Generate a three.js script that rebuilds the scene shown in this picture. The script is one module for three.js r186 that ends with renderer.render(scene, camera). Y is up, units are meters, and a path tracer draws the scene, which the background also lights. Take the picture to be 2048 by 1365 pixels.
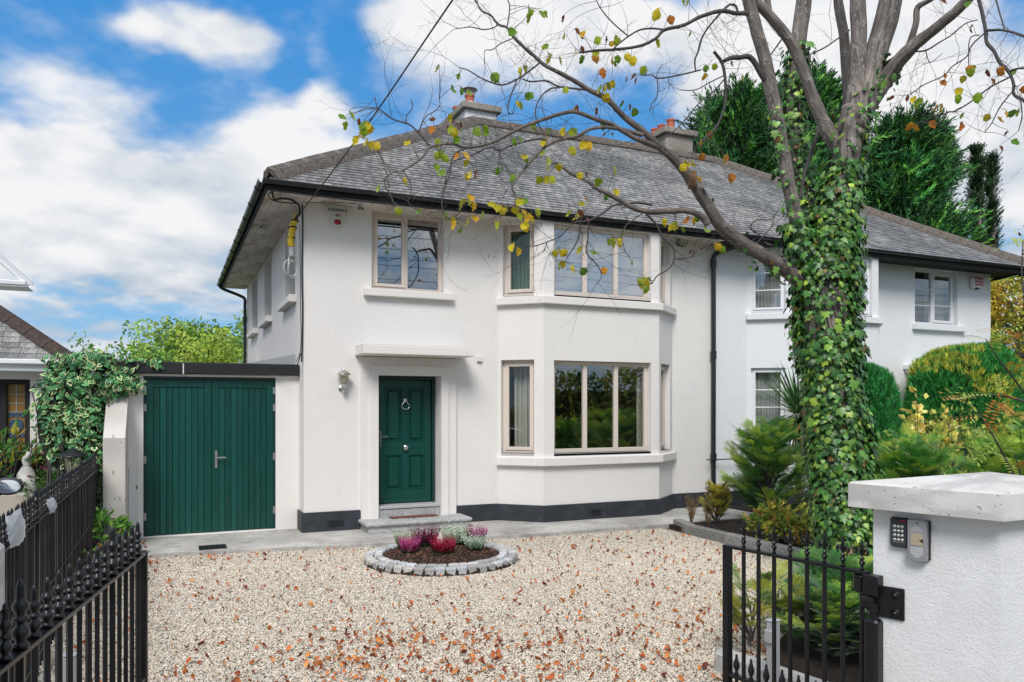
import * as THREE from 'three';
import { mergeGeometries } from 'three/addons/utils/BufferGeometryUtils.js';
import { FontLoader } from 'three/addons/loaders/FontLoader.js';
import { TextGeometry } from 'three/addons/geometries/TextGeometry.js';

// ---------------------------------------------------------------- camera
const scene = new THREE.Scene();
const YAW = 24.06 * Math.PI / 180;
const camera = new THREE.PerspectiveCamera(2 * Math.atan(682.5 / 1536) * 180 / Math.PI, 2048 / 1365, 0.05, 800);
camera.position.set(0, 1.95, 11.9);
camera.lookAt(Math.sin(YAW), 1.95, 11.9 - Math.cos(YAW));
camera.setViewOffset(2048, 1365, 0, -130.5, 2048, 1365);

const renderer = new THREE.WebGLRenderer({ antialias: true });
renderer.setSize(1024, 682);
renderer.toneMapping = THREE.LinearToneMapping;
renderer.toneMappingExposure = 1.5;
renderer.shadowMap.enabled = true;

// ---------------------------------------------------------------- random numbers and noise
function rng(seed) { let s = seed >>> 0; return () => { s = (s + 0x6D2B79F5) >>> 0; let t = s; t = Math.imul(t ^ (t >>> 15), t | 1); t ^= t + Math.imul(t ^ (t >>> 7), t | 61); return ((t ^ (t >>> 14)) >>> 0) / 4294967296; }; }
const hash2 = (x, y, s) => { let h = Math.imul(x, 374761393) ^ Math.imul(y, 668265263) ^ Math.imul(s, 1274126177); h = Math.imul(h ^ (h >>> 13), 1274126177); return ((h ^ (h >>> 16)) >>> 0) / 4294967296; };
function vnoise(x, y, p, s) {           // value noise, period p
  const ix = Math.floor(x), iy = Math.floor(y), fx = x - ix, fy = y - iy, u = fx * fx * (3 - 2 * fx), v = fy * fy * (3 - 2 * fy), m = (a) => ((a % p) + p) % p;
  const a = hash2(m(ix), m(iy), s), b = hash2(m(ix + 1), m(iy), s), c = hash2(m(ix), m(iy + 1), s), d = hash2(m(ix + 1), m(iy + 1), s);
  return a + (b - a) * u + (c - a) * v + (a - b - c + d) * u * v;
}
function fbm(x, y, p, s, oct = 4, gain = 0.5) { let t = 0, a = 1, n = 0; for (let i = 0; i < oct; i++) { t += a * vnoise(x, y, p, s + i * 17); n += a; a *= gain; x *= 2; y *= 2; p *= 2; } return t / n; }
const sstep = (a, b, x) => { const t = Math.min(1, Math.max(0, (x - a) / (b - a))); return t * t * (3 - 2 * t); };
const lerp = (a, b, t) => a + (b - a) * t;

// ---------------------------------------------------------------- sky: blue with drifting cumulus, thicker cloud to the right and overhead
const SUN = new THREE.Vector3(-0.36, 0.74, 0.62).normalize();
{
  const W = 4096, H = 2048, data = new Float32Array(W * H * 4);
  // cloud lumps: azimuth and elevation in degrees (azimuth from straight ahead of the street, eastwards positive), half sizes, weight
  const lumps = [[-8.1, 19.0, 4.8, 1.7, 0.45], [-5.6, 12.5, 10.1, 4.5, 0.9], [2.6, 14.4, 11.4, 3.5, 0.9], [9.3, 16.9, 6.8, 2.9, 0.8], [11.8, 20.2, 2.7, 1.4, 0.6], [1.3, 23.2, 4.9, 1.7, 0.62], [-2.7, 22.7, 2.7, 1.1, 0.35], [4.2, 24.0, 2.7, 1.2, 0.4], [-1.2, 15.9, 2.8, 1.5, -0.2], [-6.4, 22.6, 3.1, 1.0, 0.15], [12.1, 22.9, 2.2, 1.2, 0.16], [-6.4, 8.1, 7.7, 1.9, 0.45], [5.2, 8.9, 10.5, 2.4, 0.42], [-2.7, 3.8, 9.6, 2.0, 0.5], [17.2, 24.1, 2.2, 5.9, 0.25], [23.2, 26.1, 7.1, 3.2, 0.9], [28.7, 26.0, 7.3, 2.6, 0.8], [21.7, 23.3, 4.5, 2.8, 0.5], [36.0, 24.7, 7.6, 3.2, 0.6], [41.3, 22.4, 5.3, 4.7, 0.75], [47.8, 20.1, 6.5, 6.3, 0.8], [53.2, 21.5, 4.1, 3.6, 0.75], [55.4, 14.4, 5.1, 5.8, 0.75], [55.1, 21.7, 1.9, 1.1, -0.25], [57.0, 6.9, 3.0, 2.8, 0.7], [32.1, 20.3, 5.0, 2.9, -0.15], [26.1, 22.1, 4.4, 1.9, 0.25], [61.5, 14.9, 5.4, 7.9, 0.7], [-13.3, 10.6, 5.5, 7.0, 0.6]];
  const skyAt = (x, y, z) => {
    const az = Math.atan2(x, -z) * 180 / Math.PI, el = Math.asin(y) * 180 / Math.PI, yy = Math.max(y, 0);
    const k = Math.pow(1 - yy, 3.3);
    let R = lerp(0.004, 0.23, k), G = lerp(0.150, 0.43, k), B = lerp(0.44, 0.59, k);
    const q = 1 / (yy + 0.22), px = x * q, pz = z * q;
    const w1 = fbm(px * 3 + 40, pz * 3 + 40, 4096, 11, 5), w2 = fbm(px * 3 + 90, pz * 3 + 10, 4096, 23, 5);
    const a2 = az + (w1 - 0.5) * 10, e2 = el + (w2 - 0.5) * 7;
    let cov = fbm(px * 1.1 + 7, pz * 1.1 + 3, 4096, 5, 3) * 0.5 + 0.30, near = 0, push = 0;
    for (const [la, le, ra, re, w] of lumps) { const d = Math.hypot((a2 - la) / ra, (e2 - le) / re); if (d < 1.6) push += w * (1 - sstep(0.3, 1.4, d)); }
    if (az > -22 && az < 70 && el < 46) near = sstep(-22, -12, az) * (1 - sstep(58, 70, az)) * (1 - sstep(34, 46, el));
    const det = fbm(px * 10 + 3, pz * 10 + 60, 4096, 71, 6, 0.56), bil = 1 - Math.abs(2 * fbm(px * 7 + 13, pz * 7 + 20, 4096, 131, 5, 0.55) - 1);
    cov = lerp(cov + 0.16, 0.24, near) + push * near + (det - 0.5) * 0.55 + (bil - 0.75) * 0.35;
    const a = sstep(0.22, 0.98, cov), thick = sstep(0.5, 1.2, cov), tex = fbm(px * 4 + 31, pz * 4 + 77, 4096, 41, 6, 0.55);
    const lit = Math.max(0, Math.min(1, 0.20 + (tex - 0.5) * 1.9 + (bil - 0.75) * 0.5 + 0.26 * thick + 0.5 * sstep(0.08, 0.44, y)));
    return [lerp(R, lerp(0.335, 0.61, lit), a), lerp(G, lerp(0.39, 0.61, lit), a), lerp(B, lerp(0.455, 0.62, lit), a)];
  };
  const dir = (r, c) => { const up = ((r + 0.5) / H - 0.5) * Math.PI, ro = ((c + 0.5) / W - 0.5) * 2 * Math.PI; return [Math.cos(ro) * Math.cos(up), Math.sin(up), Math.sin(ro) * Math.cos(up)]; };
  const put3 = (r, c, v) => { const i = (r * W + c) * 4; data[i] = v[0]; data[i + 1] = v[1]; data[i + 2] = v[2]; data[i + 3] = 1; };
  for (let r = 0; r < H; r += 4) for (let c = 0; c < W; c += 4) {       // four by four blocks, full detail only in the half of the sky that can be in view
    const v = dir(r + 1.5, c + 1.5), az = Math.atan2(v[0], -v[2]) * 57.3;
    if (v[1] < -0.01) { for (let i = 0; i < 16; i++) put3(r + (i >> 2), c + (i & 3), [0.3, 0.29, 0.27]); continue; }
    const fine = v[1] < 0.60 && az > -22 && az < 68;
    if (!fine) { const s = skyAt(...v); for (let i = 0; i < 16; i++) put3(r + (i >> 2), c + (i & 3), s); }
    else for (let i = 0; i < 16; i++) put3(r + (i >> 2), c + (i & 3), skyAt(...dir(r + (i >> 2), c + (i & 3))));
  }
  const t = new THREE.DataTexture(data, W, H, THREE.RGBAFormat, THREE.FloatType);
  t.mapping = THREE.EquirectangularReflectionMapping; t.magFilter = THREE.LinearFilter; t.minFilter = THREE.LinearFilter; t.needsUpdate = true;
  scene.background = t; scene.environment = t;
}
const sun = new THREE.DirectionalLight(new THREE.Color(1, 0.965, 0.92), 2.0);
sun.position.copy(SUN).multiplyScalar(60); sun.target.position.set(5, 0, 0);
sun.position.add(sun.target.position);
sun.castShadow = true; sun.shadow.radius = 46; sun.shadow.mapSize.set(4096, 4096);
Object.assign(sun.shadow.camera, { left: -26, right: 26, top: 26, bottom: -26, near: 1, far: 140 });
sun.name = 'sun';
scene.add(sun, sun.target);

// ---------------------------------------------------------------- building blocks
const used = {};
const numbered = (n) => { used[n] = (used[n] ?? -1) + 1; return used[n] ? n + '_' + String(used[n]).padStart(3, '0') : n; };
function thing(name, label, category, p = [0, 0, 0], turn = 0, group) {
  const o = new THREE.Group(); o.name = numbered(name); o.position.set(...p); o.rotation.y = turn; o.userData = { label, category };
  if (group) o.userData.group = group;
  scene.add(o); return o;
}
function part(name, geo, mat, parent, label) {
  const m = new THREE.Mesh(geo, mat); m.name = name; m.castShadow = m.receiveShadow = true;
  if (label) m.userData.label = label;
  parent.add(m); return m;
}
function solo(name, geo, mat, label, category, group, kind) {          // a thing that is one mesh
  const m = new THREE.Mesh(geo, mat); m.name = numbered(name); m.castShadow = m.receiveShadow = true; m.userData = { label };
  if (category) m.userData.category = category;
  if (group) m.userData.group = group;
  if (kind) m.userData.kind = kind;
  scene.add(m); return m;
}
function land(name, geo, mat, label) { const m = solo(name, geo, mat, label); m.userData.kind = 'structure'; return m; }
const stuffed = (m) => { m.userData.kind = 'stuff'; return m; };

const V = (x, y, z) => new THREE.Vector3(x, y, z);
function uvm(g) {                                                      // uv in metres from the dominant face direction
  if (g.index) g = g.toNonIndexed();
  const p = g.attributes.position, uv = new Float32Array(p.count * 2), a = V(), b = V(), c = V(), n = V();
  for (let i = 0; i < p.count; i += 3) {
    a.fromBufferAttribute(p, i); b.fromBufferAttribute(p, i + 1); c.fromBufferAttribute(p, i + 2);
    n.crossVectors(b.clone().sub(a), c.clone().sub(a));
    const ax = Math.abs(n.x), ay = Math.abs(n.y), az = Math.abs(n.z);
    [a, b, c].forEach((v, k) => { const s = ay >= ax && ay >= az ? [v.x, -v.z] : ax >= az ? [v.z, v.y] : [v.x, v.y]; uv[(i + k) * 2] = s[0]; uv[(i + k) * 2 + 1] = s[1]; });
  }
  g.setAttribute('uv', new THREE.BufferAttribute(uv, 2)); return g;
}
function fuse(list, colored) {
  const l = list.filter(Boolean).map((g) => { let h = g.index ? g.toNonIndexed() : g; const o = new THREE.BufferGeometry(); for (const k of ['position', 'normal', 'uv', 'color']) if (h.attributes[k] && (k !== 'color' || colored)) o.setAttribute(k, h.attributes[k]); if (!o.attributes.normal) o.computeVertexNormals(); if (!o.attributes.uv) uvm(o); return o; });
  return mergeGeometries(l, false);
}
function box(x0, x1, y0, y1, z0, z1) { const g = new THREE.BoxGeometry(x1 - x0, y1 - y0, z1 - z0); g.translate((x0 + x1) / 2, (y0 + y1) / 2, (z0 + z1) / 2); return uvm(g); }
function cbox(x0, x1, y0, y1, z0, z1, b = 0.006) {                     // box with chamfered edges, 44 triangles
  const X = [x0, x1], Y = [y0, y1], Z = [z0, z1], P = [];
  const v = (i, j, k, ax) => [X[i] + (ax === 0 ? 0 : i ? -b : b), Y[j] + (ax === 1 ? 0 : j ? -b : b), Z[k] + (ax === 2 ? 0 : k ? -b : b)];
  const cx = (x0 + x1) / 2, cy = (y0 + y1) / 2, cz = (z0 + z1) / 2;
  const tri = (a, b2, c) => { const n = V(...b2).sub(V(...a)).cross(V(...c).sub(V(...a))), m = V((a[0] + b2[0] + c[0]) / 3 - cx, (a[1] + b2[1] + c[1]) / 3 - cy, (a[2] + b2[2] + c[2]) / 3 - cz); if (n.dot(m) < 0) [b2, c] = [c, b2]; P.push(...a, ...b2, ...c); };
  const quad = (a, b2, c, d) => { tri(a, b2, c); tri(a, c, d); };
  for (const s of [0, 1]) { quad(v(s, 0, 0, 0), v(s, 1, 0, 0), v(s, 1, 1, 0), v(s, 0, 1, 0)); quad(v(0, s, 0, 1), v(1, s, 0, 1), v(1, s, 1, 1), v(0, s, 1, 1)); quad(v(0, 0, s, 2), v(1, 0, s, 2), v(1, 1, s, 2), v(0, 1, s, 2)); }
  for (const s of [0, 1]) for (const t of [0, 1]) { quad(v(s, t, 0, 0), v(s, t, 1, 0), v(s, t, 1, 1), v(s, t, 0, 1)); quad(v(s, 0, t, 0), v(s, 1, t, 0), v(s, 1, t, 2), v(s, 0, t, 2)); quad(v(0, s, t, 1), v(1, s, t, 1), v(1, s, t, 2), v(0, s, t, 2)); }
  for (const i of [0, 1]) for (const j of [0, 1]) for (const k of [0, 1]) tri(v(i, j, k, 0), v(i, j, k, 1), v(i, j, k, 2));
  const g = new THREE.BufferGeometry(); g.setAttribute('position', new THREE.Float32BufferAttribute(P, 3)); g.computeVertexNormals(); return uvm(g);
}
const face = (x, z, ang = 0, y = 0) => new THREE.Matrix4().makeRotationY(ang).setPosition(x, y, z);
const put = (g, m) => { g.applyMatrix4(m); return g; };
function wall(outline, holes, t, m = face(0, 0)) {                     // outline and holes in x, y; thickness t behind the face
  const s = new THREE.Shape(outline.map((p) => new THREE.Vector2(...p)));
  for (const [x0, x1, y0, y1] of holes) s.holes.push(new THREE.Path([[x0, y0], [x0, y1], [x1, y1], [x1, y0]].map((p) => new THREE.Vector2(...p))));
  const g = new THREE.ExtrudeGeometry(s, { depth: t, bevelEnabled: false }); g.translate(0, 0, -t);
  return put(uvm(g), m);
}
function slab(pts, y0, y1, bevel = 0) {                                // polygon in x, z with a height
  const s = new THREE.Shape(pts.map(([x, z]) => new THREE.Vector2(x, -z)));
  const g = new THREE.ExtrudeGeometry(s, { depth: y1 - y0 - 2 * bevel, bevelEnabled: bevel > 0, bevelSize: bevel, bevelThickness: bevel, bevelOffset: -bevel, bevelSegments: 2 });
  g.rotateX(-Math.PI / 2); g.translate(0, y0 + bevel, 0); return uvm(g);
}
function tube(pts, r, seg = 24, rad = 8, closed = false) { return new THREE.TubeGeometry(new THREE.CatmullRomCurve3(pts.map((p) => V(...p)), closed), seg, r, rad, closed); }
function limb(pts, rad = 8, steps = 4, lump = 0, seed = 1) {           // tapered branch through [x, y, z, r]
  const n = pts.length, curve = new THREE.CatmullRomCurve3(pts.map((p) => V(p[0], p[1], p[2])), false, 'centripetal');
  const S = (n - 1) * steps, P = [], U = [], I = [], T = V(), side = V(), up = V(); let len = 0, prev = null;
  let nrm = null;
  for (let i = 0; i <= S; i++) {
    const t = i / S, f = t * (n - 1), k = Math.min(n - 2, Math.floor(f)), r0 = lerp(pts[k][3], pts[k + 1][3], f - k), c = curve.getPoint(t);
    curve.getTangent(t, T);
    if (!nrm) { nrm = Math.abs(T.y) < 0.9 ? V(0, 1, 0) : V(1, 0, 0); }
    side.crossVectors(T, nrm).normalize(); up.crossVectors(side, T).normalize(); nrm = up.clone();
    if (prev) len += prev.distanceTo(c); prev = c.clone();
    for (let j = 0; j <= rad; j++) {
      const a = j / rad * 2 * Math.PI, jj = j % rad, r = r0 * (1 + lump * ((vnoise(jj * 1.3 + seed * 3, len / (r0 * 2.2 + 0.02) + seed, 4096, 7) - 0.5) * 2));
      P.push(c.x + (side.x * Math.cos(a) + up.x * Math.sin(a)) * r, c.y + (side.y * Math.cos(a) + up.y * Math.sin(a)) * r, c.z + (side.z * Math.cos(a) + up.z * Math.sin(a)) * r);
      U.push(j / rad * Math.max(0.1, Math.round(2 * Math.PI * r0 / 0.1) * 0.1), len);
    }
  }
  for (let i = 0; i < S; i++) for (let j = 0; j < rad; j++) { const a = i * (rad + 1) + j, b = a + rad + 1; I.push(a, a + 1, b, b, a + 1, b + 1); }
  const e = P.length / 3; for (const [o, q] of [[0, pts[0]], [S, pts[n - 1]]]) { P.push(q[0], q[1], q[2]); U.push(0, 0); for (let j = 0; j < rad; j++) { const a = o * (rad + 1) + j; o ? I.push(a, a + 1, P.length / 3 - 1) : I.push(a + 1, a, P.length / 3 - 1); } }
  const g = new THREE.BufferGeometry(); g.setAttribute('position', new THREE.Float32BufferAttribute(P, 3)); g.setAttribute('uv', new THREE.Float32BufferAttribute(U, 2)); g.setIndex(I); g.computeVertexNormals();
  return g.toNonIndexed();
}
const lathe = (prof, seg = 12) => new THREE.LatheGeometry(prof.map(([r, y]) => new THREE.Vector2(r, y)), seg);
function cyl(x, y0, y1, z, r, seg = 12, r2 = r) { const g = new THREE.CylinderGeometry(r2, r, y1 - y0, seg); g.translate(x, (y0 + y1) / 2, z); return g; }

// ---------------------------------------------------------------- procedural textures
function texPair(n, fn, metres, bumpOnly) {                            // fn(u, v in 0..1) -> [r, g, b (sRGB 0..1), height]
  const c = new Uint8Array(n * n * 4), h = new Uint8Array(n * n * 4);
  for (let y = 0; y < n; y++) for (let x = 0; x < n; x++) { const o = (y * n + x) * 4, f = fn(x / n, y / n); for (let k = 0; k < 3; k++) { c[o + k] = Math.max(0, Math.min(255, f[k] * 255)); h[o + k] = Math.max(0, Math.min(255, f[3] * 255)); } c[o + 3] = h[o + 3] = 255; }
  const mk = (d, srgb) => { const t = new THREE.DataTexture(d, n, n); t.wrapS = t.wrapT = THREE.RepeatWrapping; t.magFilter = THREE.LinearFilter; t.minFilter = THREE.LinearMipmapLinearFilter; t.generateMipmaps = true; if (srgb) t.colorSpace = THREE.SRGBColorSpace; const [mx, my] = [].concat(metres, metres); t.repeat.set(1 / mx, 1 / my); t.needsUpdate = true; return t; };
  return { map: mk(c, true), bump: mk(h, false) };
}
const std = (o) => new THREE.MeshStandardMaterial(o);
function surf(t, o, bump = 0) { return std({ map: t.map, ...(bump ? { bumpMap: t.bump, bumpScale: bump } : {}), ...o }); }
const M = {};
{
  const plaster = texPair(512, (u, v) => { const a = fbm(u * 6, v * 6, 6, 1, 5), b = fbm(u * 64, v * 64, 64, 9, 3), s = sstep(0.72, 0.8, fbm(u * 10, v * 5, 10, 33, 4)) * 0.03; const g = 0.975 + (a - 0.5) * 0.03 + (b - 0.5) * 0.02 - s * 0.3; return [g, g * 0.997, g * 0.99, 0.5 + (b - 0.5) * 0.7 + (a - 0.5) * 0.5]; }, 2.6);
  M.wall = surf(plaster, { color: new THREE.Color(0.83, 0.80, 0.775), roughness: 0.85 }, 0.0018);
  M.wallWhite = surf(plaster, { color: new THREE.Color(0.82, 0.835, 0.855), roughness: 0.85 }, 0.0018);
  M.trim = surf(plaster, { color: new THREE.Color(0.83, 0.795, 0.765), roughness: 0.7 }, 0.001);
  M.trimWhite = surf(plaster, { color: new THREE.Color(0.82, 0.83, 0.845), roughness: 0.6 }, 0.002);
  const stip = texPair(512, (u, v) => { const a = fbm(u * 40, v * 40, 40, 3, 3), b = fbm(u * 90, v * 90, 90, 5, 2), d = fbm(u * 4, v * 4, 4, 8, 4), sp = sstep(0.80, 0.86, fbm(u * 70, v * 70, 70, 55, 2)) * 0.35; const g = 0.95 + (d - 0.5) * 0.08 - sp * sstep(0.45, 0.7, d); return [g, g, g * 1.0, a * 0.7 + b * 0.3]; }, 0.38);
  M.dash = surf(stip, { color: new THREE.Color(0.82, 0.82, 0.82), roughness: 0.9 }, 0.0028);
  const cap = texPair(512, (u, v) => { const a = fbm(u * 5, v * 5, 5, 3, 5), s = sstep(0.83, 0.88, fbm(u * 90, v * 90, 90, 14, 2)) * sstep(0.42, 0.6, fbm(u * 6, v * 6, 6, 19, 3)); const st = sstep(0.55, 0.75, fbm(u * 3, v * 9, 9, 88, 5)) * 0.1; const g = 0.97 + (a - 0.5) * 0.16 - s * 0.4 - st; return [g, g * 0.99, g * 0.98, 0.6 + (a - 0.5) * 0.5 - s * 0.5]; }, 0.9);
  M.cap = surf(cap, { color: new THREE.Color(0.69, 0.68, 0.66), roughness: 0.8 }, 0.004);
  const pier = texPair(512, (u, v) => { const a = fbm(u * 5, v * 5, 5, 3, 5), s = sstep(0.70, 0.76, fbm(u * 22 + v * 5, v * 12, 22, 14, 3)) * sstep(0.5, 0.62, fbm(u * 3, v * 3, 3, 19, 3)); const g = 0.92 + (a - 0.5) * 0.2 - s * 0.2; return [g, g * 0.985, g * 0.965, 0.6 + (a - 0.5) * 0.6]; }, 1.4);
  M.pier = surf(pier, { color: new THREE.Color(0.70, 0.68, 0.65), roughness: 0.9 }, 0.006);
  const conc = texPair(512, (u, v) => { const a = fbm(u * 4, v * 4, 4, 21, 6), b = fbm(u * 90, v * 90, 90, 4, 2), s = sstep(0.55, 0.75, fbm(u * 9, v * 9, 9, 61, 4)); const g = 0.70 + (a - 0.5) * 0.28 + (b - 0.5) * 0.12 - s * 0.07; return [g, g * 0.985, g * 0.96, 0.5 + (b - 0.5) * 0.8 + (a - 0.5) * 0.4]; }, 2.2);
  M.concrete = surf(conc, { color: new THREE.Color(1.08, 1.07, 1.05), roughness: 0.92 }, 0.004);
  M.chimney = surf(conc, { color: new THREE.Color(0.72, 0.67, 0.60), roughness: 0.92 }, 0.006);
  M.kerbWhite = surf(conc, { color: new THREE.Color(1.15, 1.15, 1.15), roughness: 0.9 }, 0.004);
  const gran = texPair(512, (u, v) => { const b = hash2(Math.floor(u * 256), Math.floor(v * 256), 5), c = fbm(u * 60, v * 60, 60, 31, 2), a = fbm(u * 3, v * 3, 3, 8, 4); const g = 0.66 + (c - 0.5) * 0.3 + (b - 0.5) * 0.22 + (a - 0.5) * 0.12; return [g, g, g * 1.0, 0.5 + (c - 0.5) * 0.6]; }, 0.7);
  M.granite = surf(gran, { color: new THREE.Color(1, 1, 0.99), roughness: 0.85 }, 0.003);
  M.sett = ['#ffffff', '#e2e4e8', '#cdccc8', '#f3efe6'].map((c) => surf(gran, { color: new THREE.Color(c).multiplyScalar(1.25), roughness: 0.85 }, 0.004));
  M.kerbStone = ['#dcdad4', '#c9c8c2', '#e6e4de'].map((c) => surf(gran, { color: c, roughness: 0.9 }, 0.006));
  const green = texPair(512, (u, v) => { const a = fbm(u * 40, v * 3, 40, 2, 4), b = fbm(u * 6, v * 6, 6, 9, 4), w = sstep(0.79, 0.83, fbm(u * 60, v * 9, 60, 77, 2)) * sstep(0.55, 0.7, b); const g = 0.93 + (a - 0.5) * 0.16 + (b - 0.5) * 0.14; return [g + w * 0.15, g + w * 0.1, g + w * 0.1, a]; }, [0.5, 1.6]);
  M.green = surf(green, { color: new THREE.Color(0.002, 0.064, 0.050), roughness: 0.34 }, 0.0012);
  M.greenPlank = [0.9, 1.0, 1.12, 1.28].map((k) => surf(green, { color: new THREE.Color(0.0034 * k * k, 0.066 * k, 0.053 * k), roughness: 0.34 }, 0.0015));
  M.greenDark = std({ color: new THREE.Color(0.004, 0.035, 0.03), roughness: 0.4 });
  const pl = texPair(512, (u, v) => { const a = fbm(u * 8, v * 8, 8, 2, 5), s = sstep(0.62, 0.8, fbm(u * 14, v * 14, 14, 44, 4)); const g = 0.82 + (a - 0.5) * 0.35 + s * 0.22; return [g, g, g, a]; }, 1.2);
  M.plinth = surf(pl, { color: new THREE.Color(0.040, 0.046, 0.058), roughness: 0.6 }, 0.006);
  M.black = surf(pl, { color: new THREE.Color(0.013, 0.014, 0.016), roughness: 0.72 }, 0.0015);
  M.iron = surf(pl, { color: new THREE.Color(0.0085, 0.009, 0.0115), roughness: 0.33 }, 0.0012);
  M.gutter = std({ color: new THREE.Color(0.018, 0.021, 0.025), roughness: 0.35 });
  const sof = texPair(512, (u, v) => { const a = fbm(u * 5, v * 5, 5, 2, 5), s = sstep(0.5, 0.72, fbm(u * 12, v * 3, 12, 51, 5)); const g = 0.9 + (a - 0.5) * 0.2; return [g - s * 0.13, g - s * 0.19, g - s * 0.24, a]; }, 1.7);
  M.soffit = surf(sof, { color: new THREE.Color(0.86, 0.80, 0.73), roughness: 0.85 }, 0.002);
  M.frame = std({ color: new THREE.Color(0.70, 0.61, 0.535), roughness: 0.5 });
  M.frameWhite = std({ color: new THREE.Color(0.80, 0.81, 0.83), roughness: 0.4 });
  const slate = texPair(512, (u, v) => { const a = fbm(u * 12, v * 12, 12, 2, 5), l = sstep(0.66, 0.74, fbm(u * 30, v * 30, 30, 18, 3)); const g = 0.82 + (a - 0.5) * 0.5; return [g + l * 0.2, g + l * 0.2, g + l * 0.17, a]; }, 0.9);
  M.slates = [['#858482', 0.62], ['#989694', 0.6], ['#acaaa7', 0.62], ['#bebbb6', 0.65]].map(([c, r]) => surf(slate, { color: new THREE.Color(c).multiplyScalar(1.06), roughness: r }, 0.004));
  M.slateAll = surf(slate, { color: 0xffffff, vertexColors: true, roughness: 0.42 }, 0.004);
  M.deck = std({ color: new THREE.Color(0.02, 0.02, 0.022), roughness: 0.9 });
  const lich = texPair(512, (u, v) => { const a = fbm(u * 12, v * 12, 12, 2, 5), w = 0.6 * sstep(0.6, 0.72, fbm(u * 60, v * 60, 60, 18, 3)), o = 0.6 * sstep(0.66, 0.76, fbm(u * 34, v * 34, 34, 91, 3)), m = sstep(0.6, 0.75, fbm(u * 9, v * 9, 9, 37, 4)); let r = 0.36 + (a - 0.5) * 0.25, g = 0.33 + (a - 0.5) * 0.24, b = 0.31 + (a - 0.5) * 0.22; r = lerp(r, 0.68, w * 0.8); g = lerp(g, 0.67, w * 0.8); b = lerp(b, 0.64, w * 0.8); r = lerp(r, 0.52, o * 0.6); g = lerp(g, 0.38, o * 0.6); b = lerp(b, 0.2, o * 0.6); r = lerp(r, 0.2, m * 0.4); g = lerp(g, 0.21, m * 0.4); b = lerp(b, 0.17, m * 0.4); return [r, g, b, a]; }, 0.8);
  M.ridge = surf(lich, { color: 0xffffff, roughness: 0.9 }, 0.01);
  const bark = texPair(512, (u, v) => { const a = fbm(u * 24, v * 3, 24, 2, 5), b = fbm(u * 5, v * 5, 5, 8, 5), l = sstep(0.64, 0.7, fbm(u * 26, v * 26, 26, 18, 3)) * sstep(0.45, 0.6, fbm(u * 4, v * 4, 4, 29, 3)); let g = 0.48 + (a - 0.5) * 0.36 + (b - 0.5) * 0.22; return [lerp(g * 1.03, 0.72, l * 0.7), lerp(g * 0.96, 0.73, l * 0.7), lerp(g * 0.9, 0.7, l * 0.7), a * 0.8 + b * 0.2]; }, 0.5);
  M.bark = surf(bark, { color: new THREE.Color(0.93, 0.93, 0.95), roughness: 0.95 }, 0.014);
  M.twig = std({ color: new THREE.Color(0.07, 0.062, 0.06), roughness: 0.8 });
  M.twigGrey = surf(bark, { color: new THREE.Color(0.62, 0.6, 0.6), roughness: 0.9 }, 0.003);
  const soil = texPair(512, (u, v) => { const a = fbm(u * 16, v * 40, 40, 2, 4), b = fbm(u * 5, v * 5, 5, 8, 4); const g = 0.16 + (a - 0.5) * 0.24 + (b - 0.5) * 0.08; return [g * 1.2, g * 0.88, g * 0.7, a]; }, 0.4);
  M.soil = surf(soil, { color: 0xffffff, roughness: 1 }, 0.03);
  const grit = texPair(512, (u, v) => { const a = fbm(u * 50, v * 50, 50, 2, 3), c = fbm(u * 50, v * 50, 50, 92, 2); const g = 0.5 + (a - 0.5) * 0.7; return [g + (c - 0.5) * 0.16, g * 0.97, g * 0.9 - (c - 0.5) * 0.14, a]; }, 1.0);
  M.grit = surf(grit, { color: new THREE.Color(1.15, 1.08, 0.96), roughness: 1 }, 0.02);
  const turf = texPair(512, (u, v) => { const a = fbm(u * 30, v * 30, 30, 2, 4), b = fbm(u * 4, v * 4, 4, 8, 4); return [0.2 + a * 0.18, 0.24 + a * 0.2 + b * 0.05, 0.1 + a * 0.08, a]; }, 1.5);
  M.turf = surf(turf, { color: new THREE.Color(0.75, 0.55, 0.7), roughness: 1 }, 0.03);
  const tar = texPair(512, (u, v) => { const b = fbm(u * 100, v * 100, 100, 4, 2), a = fbm(u * 4, v * 4, 4, 8, 4); const g = 0.3 + (b - 0.5) * 0.2 + (a - 0.5) * 0.08; return [g, g, g * 1.02, b]; }, 1.2);
  M.road = surf(tar, { color: 0xffffff, roughness: 0.95 }, 0.004);
  M.chrome = std({ color: new THREE.Color(0.62, 0.61, 0.59), metalness: 1, roughness: 0.22 });
  M.steel = std({ color: new THREE.Color(0.55, 0.55, 0.53), metalness: 0.9, roughness: 0.35 });
  M.zinc = std({ color: new THREE.Color(0.42, 0.43, 0.44), metalness: 0.6, roughness: 0.45 });
  M.terra = surf(lich, { color: new THREE.Color(1.0, 0.34, 0.22), roughness: 0.85 }, 0.004);
  M.terraPlain = std({ color: new THREE.Color(0.46, 0.13, 0.075), roughness: 0.8 });
  M.plasticWhite = std({ color: new THREE.Color(0.72, 0.73, 0.71), roughness: 0.4 });
  M.alarm = std({ color: new THREE.Color(0.56, 0.58, 0.52), roughness: 0.45 });
  M.plasticGrey = std({ color: new THREE.Color(0.42, 0.43, 0.44), roughness: 0.5 });
  M.rubber = std({ color: new THREE.Color(0.02, 0.02, 0.021), roughness: 0.6 });
  M.red = std({ color: new THREE.Color(0.42, 0.008, 0.02), roughness: 0.3 });
  M.lensRed = std({ color: new THREE.Color(0.30, 0.006, 0.02), roughness: 0.15 });
  M.yellow = std({ color: new THREE.Color(0.75, 0.5, 0.02), roughness: 0.5 });
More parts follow.
